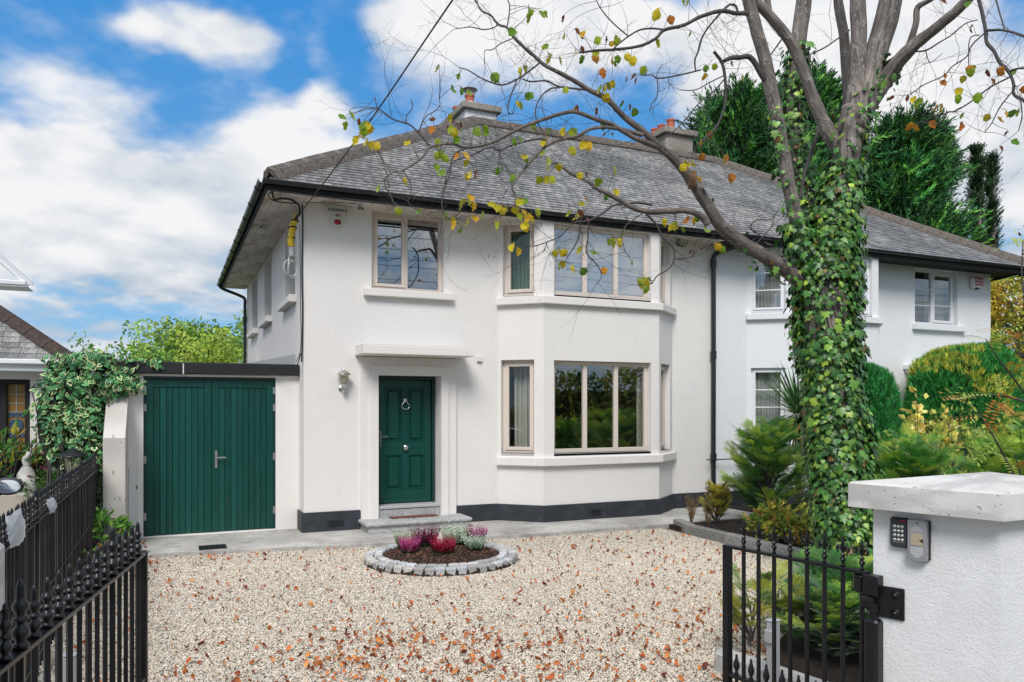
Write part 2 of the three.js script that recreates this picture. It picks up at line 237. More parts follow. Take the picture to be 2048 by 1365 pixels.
  M.leafV = new THREE.MeshPhysicalMaterial({ color: 0xffffff, vertexColors: true, roughness: 0.92, side: THREE.DoubleSide, transmission: 0.32, thickness: 0, ior: 1.4 });
  M.leafDull = std({ color: 0xffffff, vertexColors: true, roughness: 0.7, side: THREE.DoubleSide });
  M.needleV = new THREE.MeshPhysicalMaterial({ color: 0xffffff, vertexColors: true, roughness: 0.95, side: THREE.DoubleSide, transmission: 0.55, thickness: 0, ior: 1.4 });
  M.ivyV = std({ color: 0xffffff, vertexColors: true, roughness: 0.42, side: THREE.DoubleSide });
  M.petal = new THREE.MeshPhysicalMaterial({ color: 0xffffff, vertexColors: true, roughness: 0.95, side: THREE.DoubleSide, transmission: 0.25, thickness: 0, ior: 1.3 });
  M.glassUp = new THREE.MeshPhysicalMaterial({ color: 0xf4f8fb, transmission: 1, thickness: 0, roughness: 0.012, ior: 4.0 });
  M.glassSide = new THREE.MeshPhysicalMaterial({ color: 0xf1f5f3, transmission: 1, thickness: 0, roughness: 0.015, ior: 1.7 });
  M.glass = new THREE.MeshPhysicalMaterial({ color: 0xf1f5f3, transmission: 1, thickness: 0, roughness: 0.015, ior: 2.8 });
  M.lampGlass = new THREE.MeshPhysicalMaterial({ color: 0xf0ead8, transmission: 0.9, thickness: 0, roughness: 0.25, ior: 1.5 });
  M.room = std({ color: new THREE.Color(0.30, 0.27, 0.23), roughness: 0.95 });
  const cloth = texPair(256, (u, v) => { const b = fbm(u * 60, v * 60, 60, 4, 2), g = 0.9 + (b - 0.5) * 0.2; return [g, g, g, b]; }, 0.2);
  M.clothCream = surf(cloth, { color: new THREE.Color(0.52, 0.50, 0.44), roughness: 0.95, side: THREE.DoubleSide });
  M.clothGreen = surf(cloth, { color: new THREE.Color(0.22, 0.34, 0.24), roughness: 0.95, side: THREE.DoubleSide });
  M.clothWhite = surf(cloth, { color: new THREE.Color(0.62, 0.62, 0.62), roughness: 0.95, side: THREE.DoubleSide });
  M.blindPale = surf(cloth, { color: new THREE.Color(0.50, 0.51, 0.52), roughness: 0.9, side: THREE.DoubleSide });
  M.blindDark = surf(cloth, { color: new THREE.Color(0.05, 0.055, 0.045), roughness: 0.9, side: THREE.DoubleSide });
}
// ================================================================ the ground
const GY = -0.03;                                                     // surface of the gravel
{
  const g = new THREE.PlaneGeometry(600, 600, 1, 1); g.rotateX(-Math.PI / 2); g.translate(0, -0.09, 0);
  land('ground', uvm(g), M.turf, 'grass and earth round the houses');
  land('gravel_bed', slab([[-0.9, 0.5], [-0.9, 10.5], [3.3, 10.5], [3.9, 7.6], [7.4, 5.3], [7.4, 1.2]], -0.085, GY - 0.012), M.grit, 'bed of fine grit under the loose gravel of the drive');
  land('path', slab([[-0.9, -0.5], [-0.9, 0.80], [0.5, 0.91], [2.23, 1.23], [4.95, 1.46], [7.62, 1.5], [9.6, 1.5], [9.6, -0.3], [1.9, -0.3], [1.86, -0.47]], -0.08, 0.035, 0.012), M.concrete, 'pale concrete path along the front of the house');
  land('driveway', slab([[-14, -24], [-14, 10.4], [-1.0, 10.4], [-1.0, -24]], -0.08, -0.02), M.concrete, 'pale driveway of the bungalow left of the railing, spread wide to bounce light onto the soffits');  // pale sheet added as bounce for the soffits, runs on under the bungalow
  land('pavement', box(-30, 40, -0.085, -0.02, 10.6, 13.2), M.concrete, 'concrete pavement in front of the gateway');
  land('road', box(-60, 70, -0.088, -0.06, 13.4, 20), M.road, 'asphalt road in front of the gateway');
  land('flower_bed', slab([[7.42, 1.55], [7.42, 5.2], [6.4, 5.85], [4.4, 7.15], [3.95, 7.5], [3.95, 9.4], [18, 9.4], [18, 0.1], [9.7, 0.1], [9.7, 1.55]], -0.08, 0.03), M.soil, 'dark soil of the planted border between the two drives');
}
// loose gravel: nobody could count it
{
  const R = rng(5), N = 340000;
  const g = new THREE.IcosahedronGeometry(1, 0), p = g.attributes.position, seen = {};
  for (let i = 0; i < p.count; i++) { const k = [p.getX(i), p.getY(i), p.getZ(i)].map((v) => v.toFixed(2)).join(); const f = seen[k] ?? (seen[k] = 0.72 + R() * 0.5); p.setXYZ(i, p.getX(i) * f, p.getY(i) * f * 0.72, p.getZ(i) * f * 0.86); }
  g.computeVertexNormals();
  const mat = std({ color: 0xffffff, roughness: 0.85 });
  const inst = new THREE.InstancedMesh(g, mat, N); inst.name = 'gravel';
  const m = new THREE.Matrix4(), q = new THREE.Quaternion(), e = new THREE.Euler(), c = new THREE.Color();
  const tones = ['#e9e3d7', '#dcd4c6', '#d2cabf', '#f2eee7', '#bfbab2', '#cbb99e', '#b5ada3', '#e0dad0', '#989189', '#d9c09c', '#7a746c', '#ece6dc'].map((t) => new THREE.Color(t));
  const WARM = new THREE.Color(1.02, 0.985, 0.93);
  let k = 0;
  while (k < N) {
    const z = 0.75 + 8.0 * Math.pow(R(), 0.8), x = -0.92 + 8.2 * R();
    if (z < 0.82 + 0.09 * (x + 0.9) && x < 7.4) continue;
    if (Math.hypot(x - 3.2, z - 2.5) < 0.93) continue;
    if (z > 5.2 && x > 7.32 - (z - 5.2) * 1.46 + 0.1 * Math.sin(z * 7)) continue;
    const far = Math.hypot(x, 11.9 - z), az = Math.atan2(x, 11.9 - z) * 57.3;
    if (az < -17 || az > 50 || (z > 7.6 && R() < 0.6)) continue;
    const s = (0.0056 + 0.005 * R() * R() + (R() < 0.05 ? 0.004 : 0)) * (far > 9 ? 1.12 : 1);
    e.set((R() - 0.5) * 1.2, R() * 6.283, (R() - 0.5) * 1.2); q.setFromEuler(e);
    m.compose(V(x, GY + (R() - 0.35) * 0.008, z), q, V(s, s, s)); inst.setMatrixAt(k, m);
    const patch = fbm(x * 0.9 + 20, z * 0.9 + 20, 4096, 61, 3);
    c.copy(tones[Math.floor(R() * tones.length)]).lerp(tones[patch > 0.52 ? 1 : 7], 0.25).multiplyScalar(0.80 + 0.26 * R()).multiply(WARM); inst.setColorAt(k, c); k++;
  }
  inst.receiveShadow = inst.castShadow = true; inst.userData = { label: 'pale mixed gravel covering the whole drive', kind: 'stuff' };
  scene.add(inst);
}
// fallen leaves
function leafShape(len, wid, curl, fold, rows = 4) {                   // pointed oval leaf along +z, curled
  const P = [], I = [];
  for (let i = 0; i <= rows; i++) { const t = i / rows, w = wid * Math.pow(Math.sin(Math.PI * Math.min(1, t * 0.97 + 0.02)), 0.75) * (1 - 0.25 * t); const a = curl * t, z = curl ? Math.sin(a) / curl * len : t * len, y = curl ? (1 - Math.cos(a)) / curl * len : 0; P.push(-w / 2, y + fold * w, z, 0, y, z, w / 2, y + fold * w, z); }
  for (let i = 0; i < rows; i++) { const a = i * 3; I.push(a, a + 1, a + 3, a + 1, a + 4, a + 3, a + 1, a + 2, a + 4, a + 2, a + 5, a + 4); }
  const g = new THREE.BufferGeometry(); g.setAttribute('position', new THREE.Float32BufferAttribute(P, 3)); g.setIndex(I); g.computeVertexNormals(); return g;
}
{
  const R = rng(77), N = 1900, inst = new THREE.InstancedMesh(leafShape(1, 0.62, 1.5, 0.35), std({ color: 0xffffff, roughness: 0.75, side: THREE.DoubleSide }), N);
  const m = new THREE.Matrix4(), q = new THREE.Quaternion(), c = new THREE.Color(), tones = ['#b0602f', '#bf713a', '#94461f', '#c98448', '#6f331a', '#b56c3c', '#a8552a'].map((t) => new THREE.Color(t));
  for (let k = 0; k < N;) {
    const x = -0.8 + 8.1 * R(), z = 0.9 + 6.9 * R();
    const heap = Math.exp(-(((x - 1.75) / 0.8) ** 2 + ((z - 6.45) / 0.75) ** 2)) * 3.2 + 0.4 * Math.exp(-(((x - 3.6) / 1.6) ** 2 + ((z - 6.4) / 0.9) ** 2)) + 0.15 + (z < 1.35 && x < 2.6 ? 0.25 : 0);
    if (R() > heap || Math.hypot(x - 3.2, z - 2.5) < 0.98 || (z > 5.2 && x > 7.3 - (z - 5.2) * 1.46) || z < 0.85 + 0.1 * (x + 0.9)) continue;
    const s = 0.027 + 0.045 * R() * R() + 0.01; q.setFromEuler(new THREE.Euler((R() - 0.5) * 1.6, R() * 6.28, (R() - 0.5) * 1.8));
    m.compose(V(x, GY + 0.012 + 0.012 * R(), z), q, V(s, s, s)); inst.setMatrixAt(k, m); c.copy(tones[Math.floor(R() * 7)]).multiplyScalar(0.75 + 0.5 * R()); inst.setColorAt(k, c); k++;
  }
  inst.name = 'fallen_leaves'; inst.castShadow = true; inst.userData = { label: 'curled rust brown leaves scattered over the gravel', kind: 'stuff' }; scene.add(inst);
}
// ================================================================ windows, curtains
const rel = (M4, x, y, z) => V(x, y, z).applyMatrix4(M4);
// a window unit in the plane of M4: outer frame, mullions, each light with or without a sash frame, panes and glazing bars
function windowUnit(house, M4, x0, x1, y0, y1, o) {
  const f = o.f ?? 0.055, zf = -(o.recess ?? 0.10), d = 0.07, mat = o.mat, G = [];
  const bar = (a, b, c, e, z0 = zf - d, z1 = zf) => G.push(cbox(a, b, c, e, z0, z1, 0.004));
  bar(x0, x1, y0, y0 + f); bar(x0, x1, y1 - f, y1); bar(x0, x0 + f, y0 + f, y1 - f); bar(x1 - f, x1, y0 + f, y1 - f);
  const n = o.lights.length, total = o.lights.reduce((a, b) => a + b.w, 0), inner = x1 - x0 - 2 * f, mw = o.mull ?? f; let x = x0 + f; const panes = [];
  const avail = inner - mw * (n - 1);
  o.lights.forEach((l, i) => {
    const w = avail * l.w / total, xa = x, xb = x + w; let a = xa, b = xb, c = y0 + f, e = y1 - f, zs = zf - 0.03;
    if (i < n - 1) bar(xb, xb + mw, y0 + f, y1 - f);
    if (l.sash) { const s = l.sash; for (const q of [[a, b, c, c + s], [a, b, e - s, e], [a, a + s, c + s, e - s], [b - s, b, c + s, e - s]]) G.push(cbox(...q, zf - 0.04, zf + 0.014, 0.004)); a += s; b -= s; c += s; e -= s; zs = zf - 0.012; }
    panes.push([a, b, c, e, zs, l.rows ?? 1]); x = xb + mw;
  });
  const win = part('window', put(fuse(G), M4), mat, house, o.label);
  for (const [a, b, c, e, zs, rows] of panes) {
    const h = (e - c) / rows;
    for (let r = 0; r < rows; r++) {
      const lo = c + r * h + (r ? 0.011 : 0), hi = c + (r + 1) * h - (r < rows - 1 ? 0.011 : 0);
      const g = new THREE.PlaneGeometry(b - a, hi - lo); g.translate((a + b) / 2, (lo + hi) / 2, zs); part('pane', put(g, M4), o.glass, win);
      if (r) part('glazing_bar', put(cbox(a, b, c + r * h - 0.011, c + r * h + 0.011, zs - 0.012, zs + 0.012, 0.003), M4), mat, win);
    }
    // dark rubber gasket round the glass
  }
  return win;
}
function curtainGeo(x0, x1, y0, y1, z, folds, depth, M4, seed = 1) {
  const n = folds * 8, P = [], I = [], U = [], R = rng(seed), ph = R() * 6;
  for (let i = 0; i <= n; i++) { const t = i / n, zz = z + depth * (Math.sin(t * folds * 6.283 + ph) + 0.4 * Math.sin(t * folds * 2.3 + ph * 2)), x = lerp(x0, x1, t) + 0.012 * Math.cos(t * folds * 6.283 + ph); for (let j = 0; j <= 3; j++) { P.push(x, lerp(y0, y1, j / 3), zz * 1 + 0.01 * j * Math.sin(t * 9)); U.push(t * (x1 - x0) * 1.5, lerp(y0, y1, j / 3)); } }
  for (let i = 0; i < n; i++) for (let j = 0; j < 3; j++) { const a = i * 4 + j; I.push(a, a + 4, a + 1, a + 1, a + 4, a + 5); }
  const g = new THREE.BufferGeometry(); g.setAttribute('position', new THREE.Float32BufferAttribute(P, 3)); g.setAttribute('uv', new THREE.Float32BufferAttribute(U, 2)); g.setIndex(I); g.computeVertexNormals(); return put(g, M4);
}
// ================================================================ the semi-detached pair: shared sizes
const EAVE = { z: 0.60, y: 5.14, xl: 1.25, xr: 18.24, back: -9.6 }, RUN = 5.1, RISE = 3.27, PITCH = Math.atan2(RISE, RUN);
const PARTY = 9.483, TOP = 5.06, RIDGEZ = EAVE.z - RUN, RIDGEY = EAVE.y + RISE;
const house = thing('house', 'cream rendered two storey house with a green front door and a hipped slate roof', 'house');
const nextHouse = thing('house', 'bluish white semi-detached house with glazing bars behind the ivy clad tree', 'house');
const FRONT = face(0, 0, 0);
function sillGeo(pts, y0, y1) { return slab(pts, y0, y1, 0.012); }
function offsetPoly(path, out, back) {                                  // outward strip along an open path in x, z
  const o = [], n = path.length;
  for (let i = 0; i < n; i++) { const a = path[Math.max(0, i - 1)], b = path[i], c = path[Math.min(n - 1, i + 1)]; const d1 = V(b[0] - a[0], 0, b[1] - a[1]).normalize(), d2 = V(c[0] - b[0], 0, c[1] - b[1]).normalize(); if (i === 0) d1.copy(d2); if (i === n - 1) d2.copy(d1); const n1 = V(-d1.z, 0, d1.x), n2 = V(-d2.z, 0, d2.x), m = n1.clone().add(n2).normalize(), k = 1 / Math.max(0.3, m.dot(n1)); o.push([b[0] + m.x * out * k, b[1] + m.z * out * k, b[0] - m.x * back * k, b[1] - m.z * back * k]); }
  return [...o.map((p) => [p[0], p[1]]), ...o.reverse().map((p) => [p[2], p[3]])];
}
// a canted two storey bay; path from left wall to right wall, each piece with its openings
function bay(h, path, lower, upper, wallMat, trimMat, plinthMat, win) {
  const [A, B, C, D] = path, T = 0.24, G = [];
  const pieces = [[A, B], [B, C], [C, D]].map(([p, q]) => { const L = Math.hypot(q[0] - p[0], q[1] - p[1]); return { L, m: face(p[0], p[1], -Math.atan2(q[1] - p[1], q[0] - p[0])) }; });
  pieces.forEach(({ L, m }, i) => { const lo = lower[i], up = upper[i]; G.push(wall([[0, 0], [L, 0], [L, TOP], [0, TOP]], [[...lo], [...up]], T, m)); });
  part('bay', fuse(G), wallMat, h);
  part('bay_sill', sillGeo(offsetPoly(path, 0.085, 0.2), 0.96, 1.10), trimMat, h); part('bay_sill', sillGeo(offsetPoly(path, 0.085, 0.2), 3.64, 3.77), trimMat, h);
  if (plinthMat) part('plinth', slab(offsetPoly([[A[0] - 0.02, A[1]], B, C, [D[0] + 0.02, D[1]]], 0.03, 0.02), 0.0, 0.31, 0.006), plinthMat, h);
  pieces.forEach(({ m }, i) => { win(m, lower[i], i, 0); win(m, upper[i], i, 1); });
  // floor of the upper room, ceiling pieces inside the bay
  part('bay_floor', slab([[A[0] + 0.1, A[1] - 0.2], [B[0] + 0.1, B[1] - 0.26], [C[0] - 0.1, C[1] - 0.26], [D[0] - 0.1, D[1] - 0.2]], 2.86, 3.1), M.room, h);
}
// ---------------------------------------------------------------- main house
{
  const W = M.wall, T = 0.3;
  const x0 = 1.857, bl = 5.06, br = 8.60;
  const walls = [
    wall([[x0, 0], [bl, 0], [bl, TOP], [x0, TOP]], [[2.90, 4.09, 3.79, 5.035], [2.99, 4.02, 0.2, 2.44]], T, FRONT),
    wall([[br, 0], [PARTY, 0], [PARTY, TOP], [br, TOP]], [], T, FRONT),
    wall([[0, 0], [8.7, 0], [8.7, TOP], [0, TOP]], [[1.05, 2.35, 3.74, 4.985], [3.75, 5.0, 3.74, 4.985], [6.95, 8.15, 3.74, 4.985]], T, face(x0, -9.0, -Math.PI / 2)),
    box(x0, PARTY, 0, TOP, -9.3, -9.0), box(PARTY - 0.12, PARTY - 0.002, 0, TOP, -9.0, -0.3),
  ];
  part('wall', fuse(walls), W, house);
  part('interior_wall', fuse([box(x0 + 0.3, PARTY - 0.12, 2.75, 2.98, -9, -0.3), box(x0 + 0.3, PARTY - 0.12, 0.05, TOP, -4.6, -4.45), box(4.6, 4.72, 0.05, TOP, -4.4, -0.31), box(x0 + 0.3, PARTY - 0.12, TOP - 0.03, TOP + 0.15, -9, -0.3)]), M.room, house);
  const win = (m, [a, b, c, e], i, up) => {
    const glass = i !== 1 ? M.glassSide : up ? M.glassUp : M.glass, lights = i === 1 ? [{ w: 1 }, { w: 1 }, { w: 1 }] : [{ w: 1, sash: 0.06 }];
    windowUnit(house, m, a + 0.002, b - 0.002, c + 0.002, e - 0.002, { mat: M.frame, glass, lights, f: i === 1 ? 0.07 : 0.045, mull: 0.078, recess: 0.1 });
    part('window_board', put(cbox(a, b, c - 0.045, c + 0.0, -0.24, -0.0, 0.004), m), M.trim, house);
  };
  bay(house, [[bl, 0], [5.64, 0.55], [7.92, 0.55], [br, 0]],
    [[0.05, 0.635, 1.16, 2.725], [0.19, 2.11, 1.16, 2.715], [0.12, 0.72, 1.16, 2.715]],
    [[0.08, 0.635, 3.81, 5.0], [0.19, 2.11, 3.81, 5.0], [0.12, 0.72, 3.81, 5.0]], W, M.trim, M.plinth, win);
  windowUnit(house, FRONT, 2.902, 4.088, 3.79, 5.035, { mat: M.frame, glass: M.glassUp, lights: [{ w: 0.95, sash: 0.05 }, { w: 1 }], f: 0.06, mull: 0.05, recess: 0.08 });
  part('window_sill', sillGeo([[2.765, 0.1], [4.236, 0.1], [4.236, -0.2], [2.765, -0.2]], 3.675, 3.79), M.trim, house);
  const S = face(x0, -9.0, -Math.PI / 2);
  for (const [a, b] of [[1.05, 2.35], [3.75, 5.0], [6.95, 8.15]]) {
    windowUnit(house, S, a + 0.002, b - 0.002, 3.742, 4.983, { mat: M.frame, glass: M.glassUp, lights: [{ w: 1 }], f: 0.06, recess: 0.2 });
    part('window_sill', put(cbox(a - 0.13, b + 0.13, 3.62, 3.74, -0.2, 0.12, 0.01), S), M.trim, house);
  }
  // plinth
  part('plinth', fuse([cbox(x0 - 0.03, 2.715, 0.0, 0.335, -0.02, 0.03, 0.006), cbox(x0 - 0.03, x0 + 0.01, 0.0, 0.335, -0.44, -0.021, 0.006)]), M.plinth, house); part('plinth', cbox(4.30, bl - 0.015, 0.0, 0.315, -0.02, 0.03, 0.006), M.plinth, house); part('plinth', cbox(br + 0.015, PARTY - 0.04, 0.0, 0.31, -0.02, 0.03, 0.006), M.plinth, house);
  // ventilation grilles in the plinth
  for (const [a, b, z] of [[2.21, 2.47, 0.03], [6.5, 6.72, 0.58]]) { const v = part('air_vent', cbox(a, b, 0.10, 0.215, z, z + 0.008, 0.003), M.plinth, house); for (let i = 0; i < 4; i++) part('louvre', cbox(a + 0.015, b - 0.015, 0.113 + i * 0.025, 0.125 + i * 0.025, z + 0.008, z + 0.02, 0.003), M.gutter, v); }
  // door surround, canopy, step
  const out = [[2.725, 0.19], [2.725, 2.725], [4.29, 2.725], [4.29, 0.19], [4.02, 0.19], [4.02, 2.44], [2.99, 2.44], [2.99, 0.19]];
  const inn = [[2.87, 0.191], [2.87, 2.58], [4.145, 2.58], [4.145, 0.191], [4.022, 0.191], [4.022, 2.438], [2.988, 2.438], [2.988, 0.191]];
  part('door_surround', fuse([wall(out, [], 0.055, face(0, 0.056)), wall(inn, [], 0.09, face(0, 0.092))]), M.trim, house);
  const can = part('door_canopy', slab([[2.635, 0.002], [2.635, 0.56], [4.41, 0.56], [4.41, 0.002]], 2.735, 2.875, 0.012), M.trim, house);
  part('lead_flashing', box(2.64, 4.40, 2.8752, 2.881, 0.003, 0.54), M.zinc, can);
  const st = part('door_step', fuse([cbox(2.73, 3.512, 0.035, 0.135, 0.03, 0.50, 0.006), cbox(3.518, 4.34, 0.035, 0.135, 0.03, 0.50, 0.006)]), M.granite, house);
  part('step_slab', slab([[2.68, -0.0], [2.68, 0.545], [3.512, 0.545], [3.512, 0.0]], 0.135, 0.192, 0.02), M.granite, st); part('step_slab', slab([[3.518, 0.0], [3.518, 0.545], [4.38, 0.545], [4.38, 0.0]], 0.135, 0.192, 0.02), M.granite, st);
  part('threshold', fuse([cbox(2.995, 4.018, 0.192, 0.325, -0.28, 0.03, 0.004), box(2.995, 4.018, 0.14, 0.19, -0.3, 0.0)]), M.granite, house); part('door_sill', cbox(2.993, 4.02, 0.325, 0.372, -0.30, 0.05, 0.008), M.plasticGrey, house);
}
// ---------------------------------------------------------------- front door
{
  const door = thing('front_door', 'dark green four panelled front door with chrome knocker and lever handle', 'door', [3.02, 0.372, -0.22]);
  const Wd = 0.98, Hd = 2.063;
  part('door_frame', fuse([cbox(-0.03, 0.04, 0, Hd, -0.08, 0.03, 0.004), cbox(Wd - 0.04, Wd + 0.0, 0, Hd, -0.08, 0.03, 0.004), cbox(0.04, Wd - 0.04, Hd - 0.055, Hd, -0.08, 0.03, 0.004)]), M.greenDark, door);
  const a = 0.045, b = Wd - 0.045, c = 0.02, e = Hd - 0.06, z = -0.025;
  const leaf = part('door_leaf', fuse([
    cbox(a, a + 0.115, c, e, -0.065, z, 0.003), cbox(b - 0.115, b, c, e, -0.065, z, 0.003), cbox(a + 0.115, b - 0.115, e - 0.13, e, -0.065, z - 0.0005, 0.003), cbox(a + 0.115, b - 0.115, c, c + 0.2, -0.065, z - 0.0005, 0.003),
    cbox(a + 0.115, b - 0.115, 0.80, 1.0, -0.065, z - 0.0005, 0.003), cbox(Wd / 2 - 0.05, Wd / 2 + 0.05, 1.0, e - 0.13, -0.065, z - 0.001, 0.003), cbox(Wd / 2 - 0.05, Wd / 2 + 0.05, c + 0.2, 0.80, -0.065, z - 0.001, 0.003)]), M.green, door);
  for (const [pa, pb] of [[a + 0.115, Wd / 2 - 0.05], [Wd / 2 + 0.05, b - 0.115]]) for (const [pc, pe] of [[c + 0.2, 0.80], [1.0, e - 0.13]]) {
    const mo = fuse([cbox(pa, pa + 0.022, pc, pe, -0.06, z + 0.008, 0.006), cbox(pb - 0.022, pb, pc, pe, -0.06, z + 0.008, 0.006), cbox(pa + 0.022, pb - 0.022, pe - 0.022, pe, -0.06, z + 0.008, 0.006), cbox(pa + 0.022, pb - 0.022, pc, pc + 0.022, -0.06, z + 0.008, 0.006)]);
    const p = part('door_panel', fuse([cbox(pa + 0.02, pb - 0.02, pc + 0.02, pe - 0.02, -0.06, -0.048, 0.002), cbox(pa + 0.045, pb - 0.045, pc + 0.045, pe - 0.045, -0.055, -0.028, 0.018)]), M.green, door); part('moulding', mo, M.green, p);
  }
  part('weather_bar', cbox(a, b, 0.012, 0.06, z, z + 0.035, 0.012), M.green, door); part('groove_moulding', cbox(a + 0.12, b - 0.12, 0.895, 0.905, z - 0.002, z + 0.004, 0.002), M.green, door);
  const h = part('handle', fuse([cbox(0.062, 0.098, 0.93, 1.19, z, z + 0.012, 0.005), cyl(0, 0, 0.05, 0, 0.010, 12).rotateX(Math.PI / 2).translate(0.08, 1.09, z + 0.008), cbox(0.072, 0.20, 1.08, 1.10, z + 0.045, z + 0.063, 0.006)]), M.chrome, door);
  part('keyhole', cbox(0.075, 0.085, 0.975, 1.0, z + 0.012, z + 0.014, 0.001), M.rubber, h);
  const kn = part('knocker', fuse([new THREE.SphereGeometry(0.036, 16, 12).scale(1, 1, 0.6).translate(Wd / 2, 1.675, z + 0.02), new THREE.SphereGeometry(0.018, 12, 8).translate(Wd / 2, 1.675, z + 0.045)]), M.chrome, door);
  part('knocker_ring', tube([[0.018, 0, 0], [0.03, -0.03, 0.004], [0.058, -0.062, 0.006], [0.066, -0.095, 0.006], [0.045, -0.125, 0.006], [0, -0.134, 0.006], [-0.045, -0.125, 0.006], [-0.066, -0.095, 0.006], [-0.058, -0.062, 0.006], [-0.03, -0.03, 0.004], [-0.018, 0, 0], [0, 0.008, 0]].map(([x, y, zz]) => [Wd / 2 + x, 1.665 + y, z + 0.03 + zz]), 0.0085, 48, 8, true), M.chrome, kn);
  part('door_knob', lathe([[0.001, 0.062], [0.022, 0.058], [0.042, 0.045], [0.048, 0.032], [0.04, 0.02], [0.022, 0.014], [0.02, 0.0]], 20).rotateX(Math.PI / 2).translate(Wd / 2 + 0.005, 0.905, z), M.chrome, door);
  const mat = solo('doormat', slab([[3.16, 0.235], [3.93, 0.235], [3.93, 0.035], [3.16, 0.035]], 0.193, 0.206, 0.003), surf({ map: M.soil.map, bump: M.soil.bumpMap }, { color: new THREE.Color(5.2, 3.3, 2.6), roughness: 1 }, 0.004), 'flat terracotta brown doormat lying on the granite front step', 'doormat');
}
// ---------------------------------------------------------------- roof of the pair
function slopePoint(x, s, lift = 0) { return V(x, EAVE.y + s * Math.sin(PITCH) + lift * Math.cos(PITCH), EAVE.z - s * Math.cos(PITCH) + lift * Math.sin(PITCH)); }
{
  const R = rng(31), SL = RUN / Math.cos(PITCH), GAUGE = 0.142, WD = 0.165;
  const deckGeo = (x0, x1) => { // front, back and hip planes of one half
    const P = [], q = (a, b, c, d) => P.push(...a, ...b, ...c, ...a, ...c, ...d), left = x0 < 5; const zb = EAVE.back, y0 = EAVE.y - 0.02, rz = RIDGEZ, ry = RIDGEY - 0.02, apex = left ? [EAVE.xl + RUN, ry, rz] : [EAVE.xr - RUN, ry, rz];
    if (left) { const L = EAVE.xl - 0.075, yl = y0 - 0.048; q([EAVE.xl, y0, EAVE.z], [x1, y0, EAVE.z], [x1, ry, rz], apex); q([x1, y0, zb], [EAVE.xl, y0, zb], apex, [x1, ry, rz]); P.push(EAVE.xl, y0, zb, EAVE.xl, y0, EAVE.z, ...apex); q([L, yl, zb], [L, yl, EAVE.z], [EAVE.xl, y0, EAVE.z], [EAVE.xl, y0, zb]); }
    else { q([x0, y0, EAVE.z], [EAVE.xr, y0, EAVE.z], apex, [x0, ry, rz]); q([EAVE.xr, y0, zb], [x0, y0, zb], [x0, ry, rz], apex); P.push(EAVE.xr, y0, EAVE.z, EAVE.xr, y0, zb, ...apex); }
    const g = new THREE.BufferGeometry(); g.setAttribute('position', new THREE.Float32BufferAttribute(P, 3)); g.computeVertexNormals(); return uvm(g);
  };
  const roofs = [part('roof', deckGeo(1, PARTY), M.deck, house), part('roof', deckGeo(PARTY, 18), M.deck, nextHouse)];
  const proto = [0, 1, 2].map((i) => { const g = new THREE.BoxGeometry(1, 0.017, 0.26); g.translate(0, 0.0085, -0.13 + 0.006); const p = g.attributes.position; for (let k = 0; k < p.count; k++) if (p.getZ(k) > -0.05) { p.setZ(k, p.getZ(k) + (hash2(i, k % 4, 3) - 0.5) * 0.012); } return uvm(g); });
  const tilt = 0.115, list = [[], []], cols = M.slates.map((m) => m.color);
  for (let row = 0; row * GAUGE < SL - 0.1; row++) {
    const s = row * GAUGE, xl = EAVE.xl + s * Math.cos(PITCH) + 0.05, xr = EAVE.xr - s * Math.cos(PITCH) - 0.05;
    let x = xl - (row % 2) * WD / 2 * (0.8 + 0.4 * R());
    while (x < xr - 0.03) {
      const w = WD * (0.86 + 0.28 * R()), xa = Math.max(x, xl), xb = Math.min(x + w, xr);
      if (xb - xa > 0.05) {
        const m = new THREE.Matrix4().makeRotationX(PITCH - tilt + (R() - 0.5) * 0.03).multiply(new THREE.Matrix4().makeRotationY((R() - 0.5) * 0.035)).multiply(new THREE.Matrix4().makeScale(xb - xa - 0.007, 1, 1));
        m.setPosition(slopePoint((xa + xb) / 2, s + (R() - 0.5) * 0.008, 0.012 + R() * 0.004));
        const tone = fbm(xa * 0.8, s * 0.9 + 9, 4096, 3, 3) * 4.2 - 0.6 + (R() - 0.5) * 2.2;
        const side = (xa + xb) / 2 < PARTY ? 0 : 1;
        list[side].push({ m, t: Math.max(0, Math.min(3, Math.round(tone))), g: Math.floor(R() * 3), d: Math.hypot((xa + xb) / 2, 3.2, 11.9 - EAVE.z + s * 0.84), k: 0.85 + 0.3 * R() });
      }
      x += w;
    }
  }
  list.forEach((l, side) => {
    l.sort((a, b) => a.d - b.d); const rest = [];
    l.forEach((e, i) => {
      if (i < 296) { const o = part('slate', proto[e.g], M.slates[e.t], roofs[side]); o.matrixAutoUpdate = false; o.matrix.copy(e.m); o.matrix.decompose(o.position, o.quaternion, o.scale); o.matrixAutoUpdate = true; }
      else { const g = proto[e.g].clone().applyMatrix4(e.m), c = cols[e.t], n = g.attributes.position.count, a = new Float32Array(n * 3); for (let k = 0; k < n; k++) { a[k * 3] = c.r * e.k; a[k * 3 + 1] = c.g * e.k; a[k * 3 + 2] = c.b * e.k; } g.setAttribute('color', new THREE.BufferAttribute(a, 3)); rest.push(g); }
    });
    stuffed(part('slates', fuse(rest, true), M.slateAll, roofs[side]));
  });
  // ridge and hip cappings
  const capGeo = (len, w, hgt) => { const s = new THREE.Shape([[-w, -hgt * 0.55], [-w * 0.6, hgt * 0.25], [0, hgt * 0.6], [w * 0.6, hgt * 0.25], [w, -hgt * 0.55], [w * 0.85, -hgt * 0.75], [0, hgt * 0.25], [-w * 0.85, -hgt * 0.75]].map((p) => new THREE.Vector2(...p))); const g = new THREE.ExtrudeGeometry(s, { depth: len - 0.012, bevelEnabled: true, bevelSize: 0.006, bevelThickness: 0.006, bevelSegments: 1 }); return uvm(g); };
  const cap = capGeo(0.45, 0.145, 0.17);
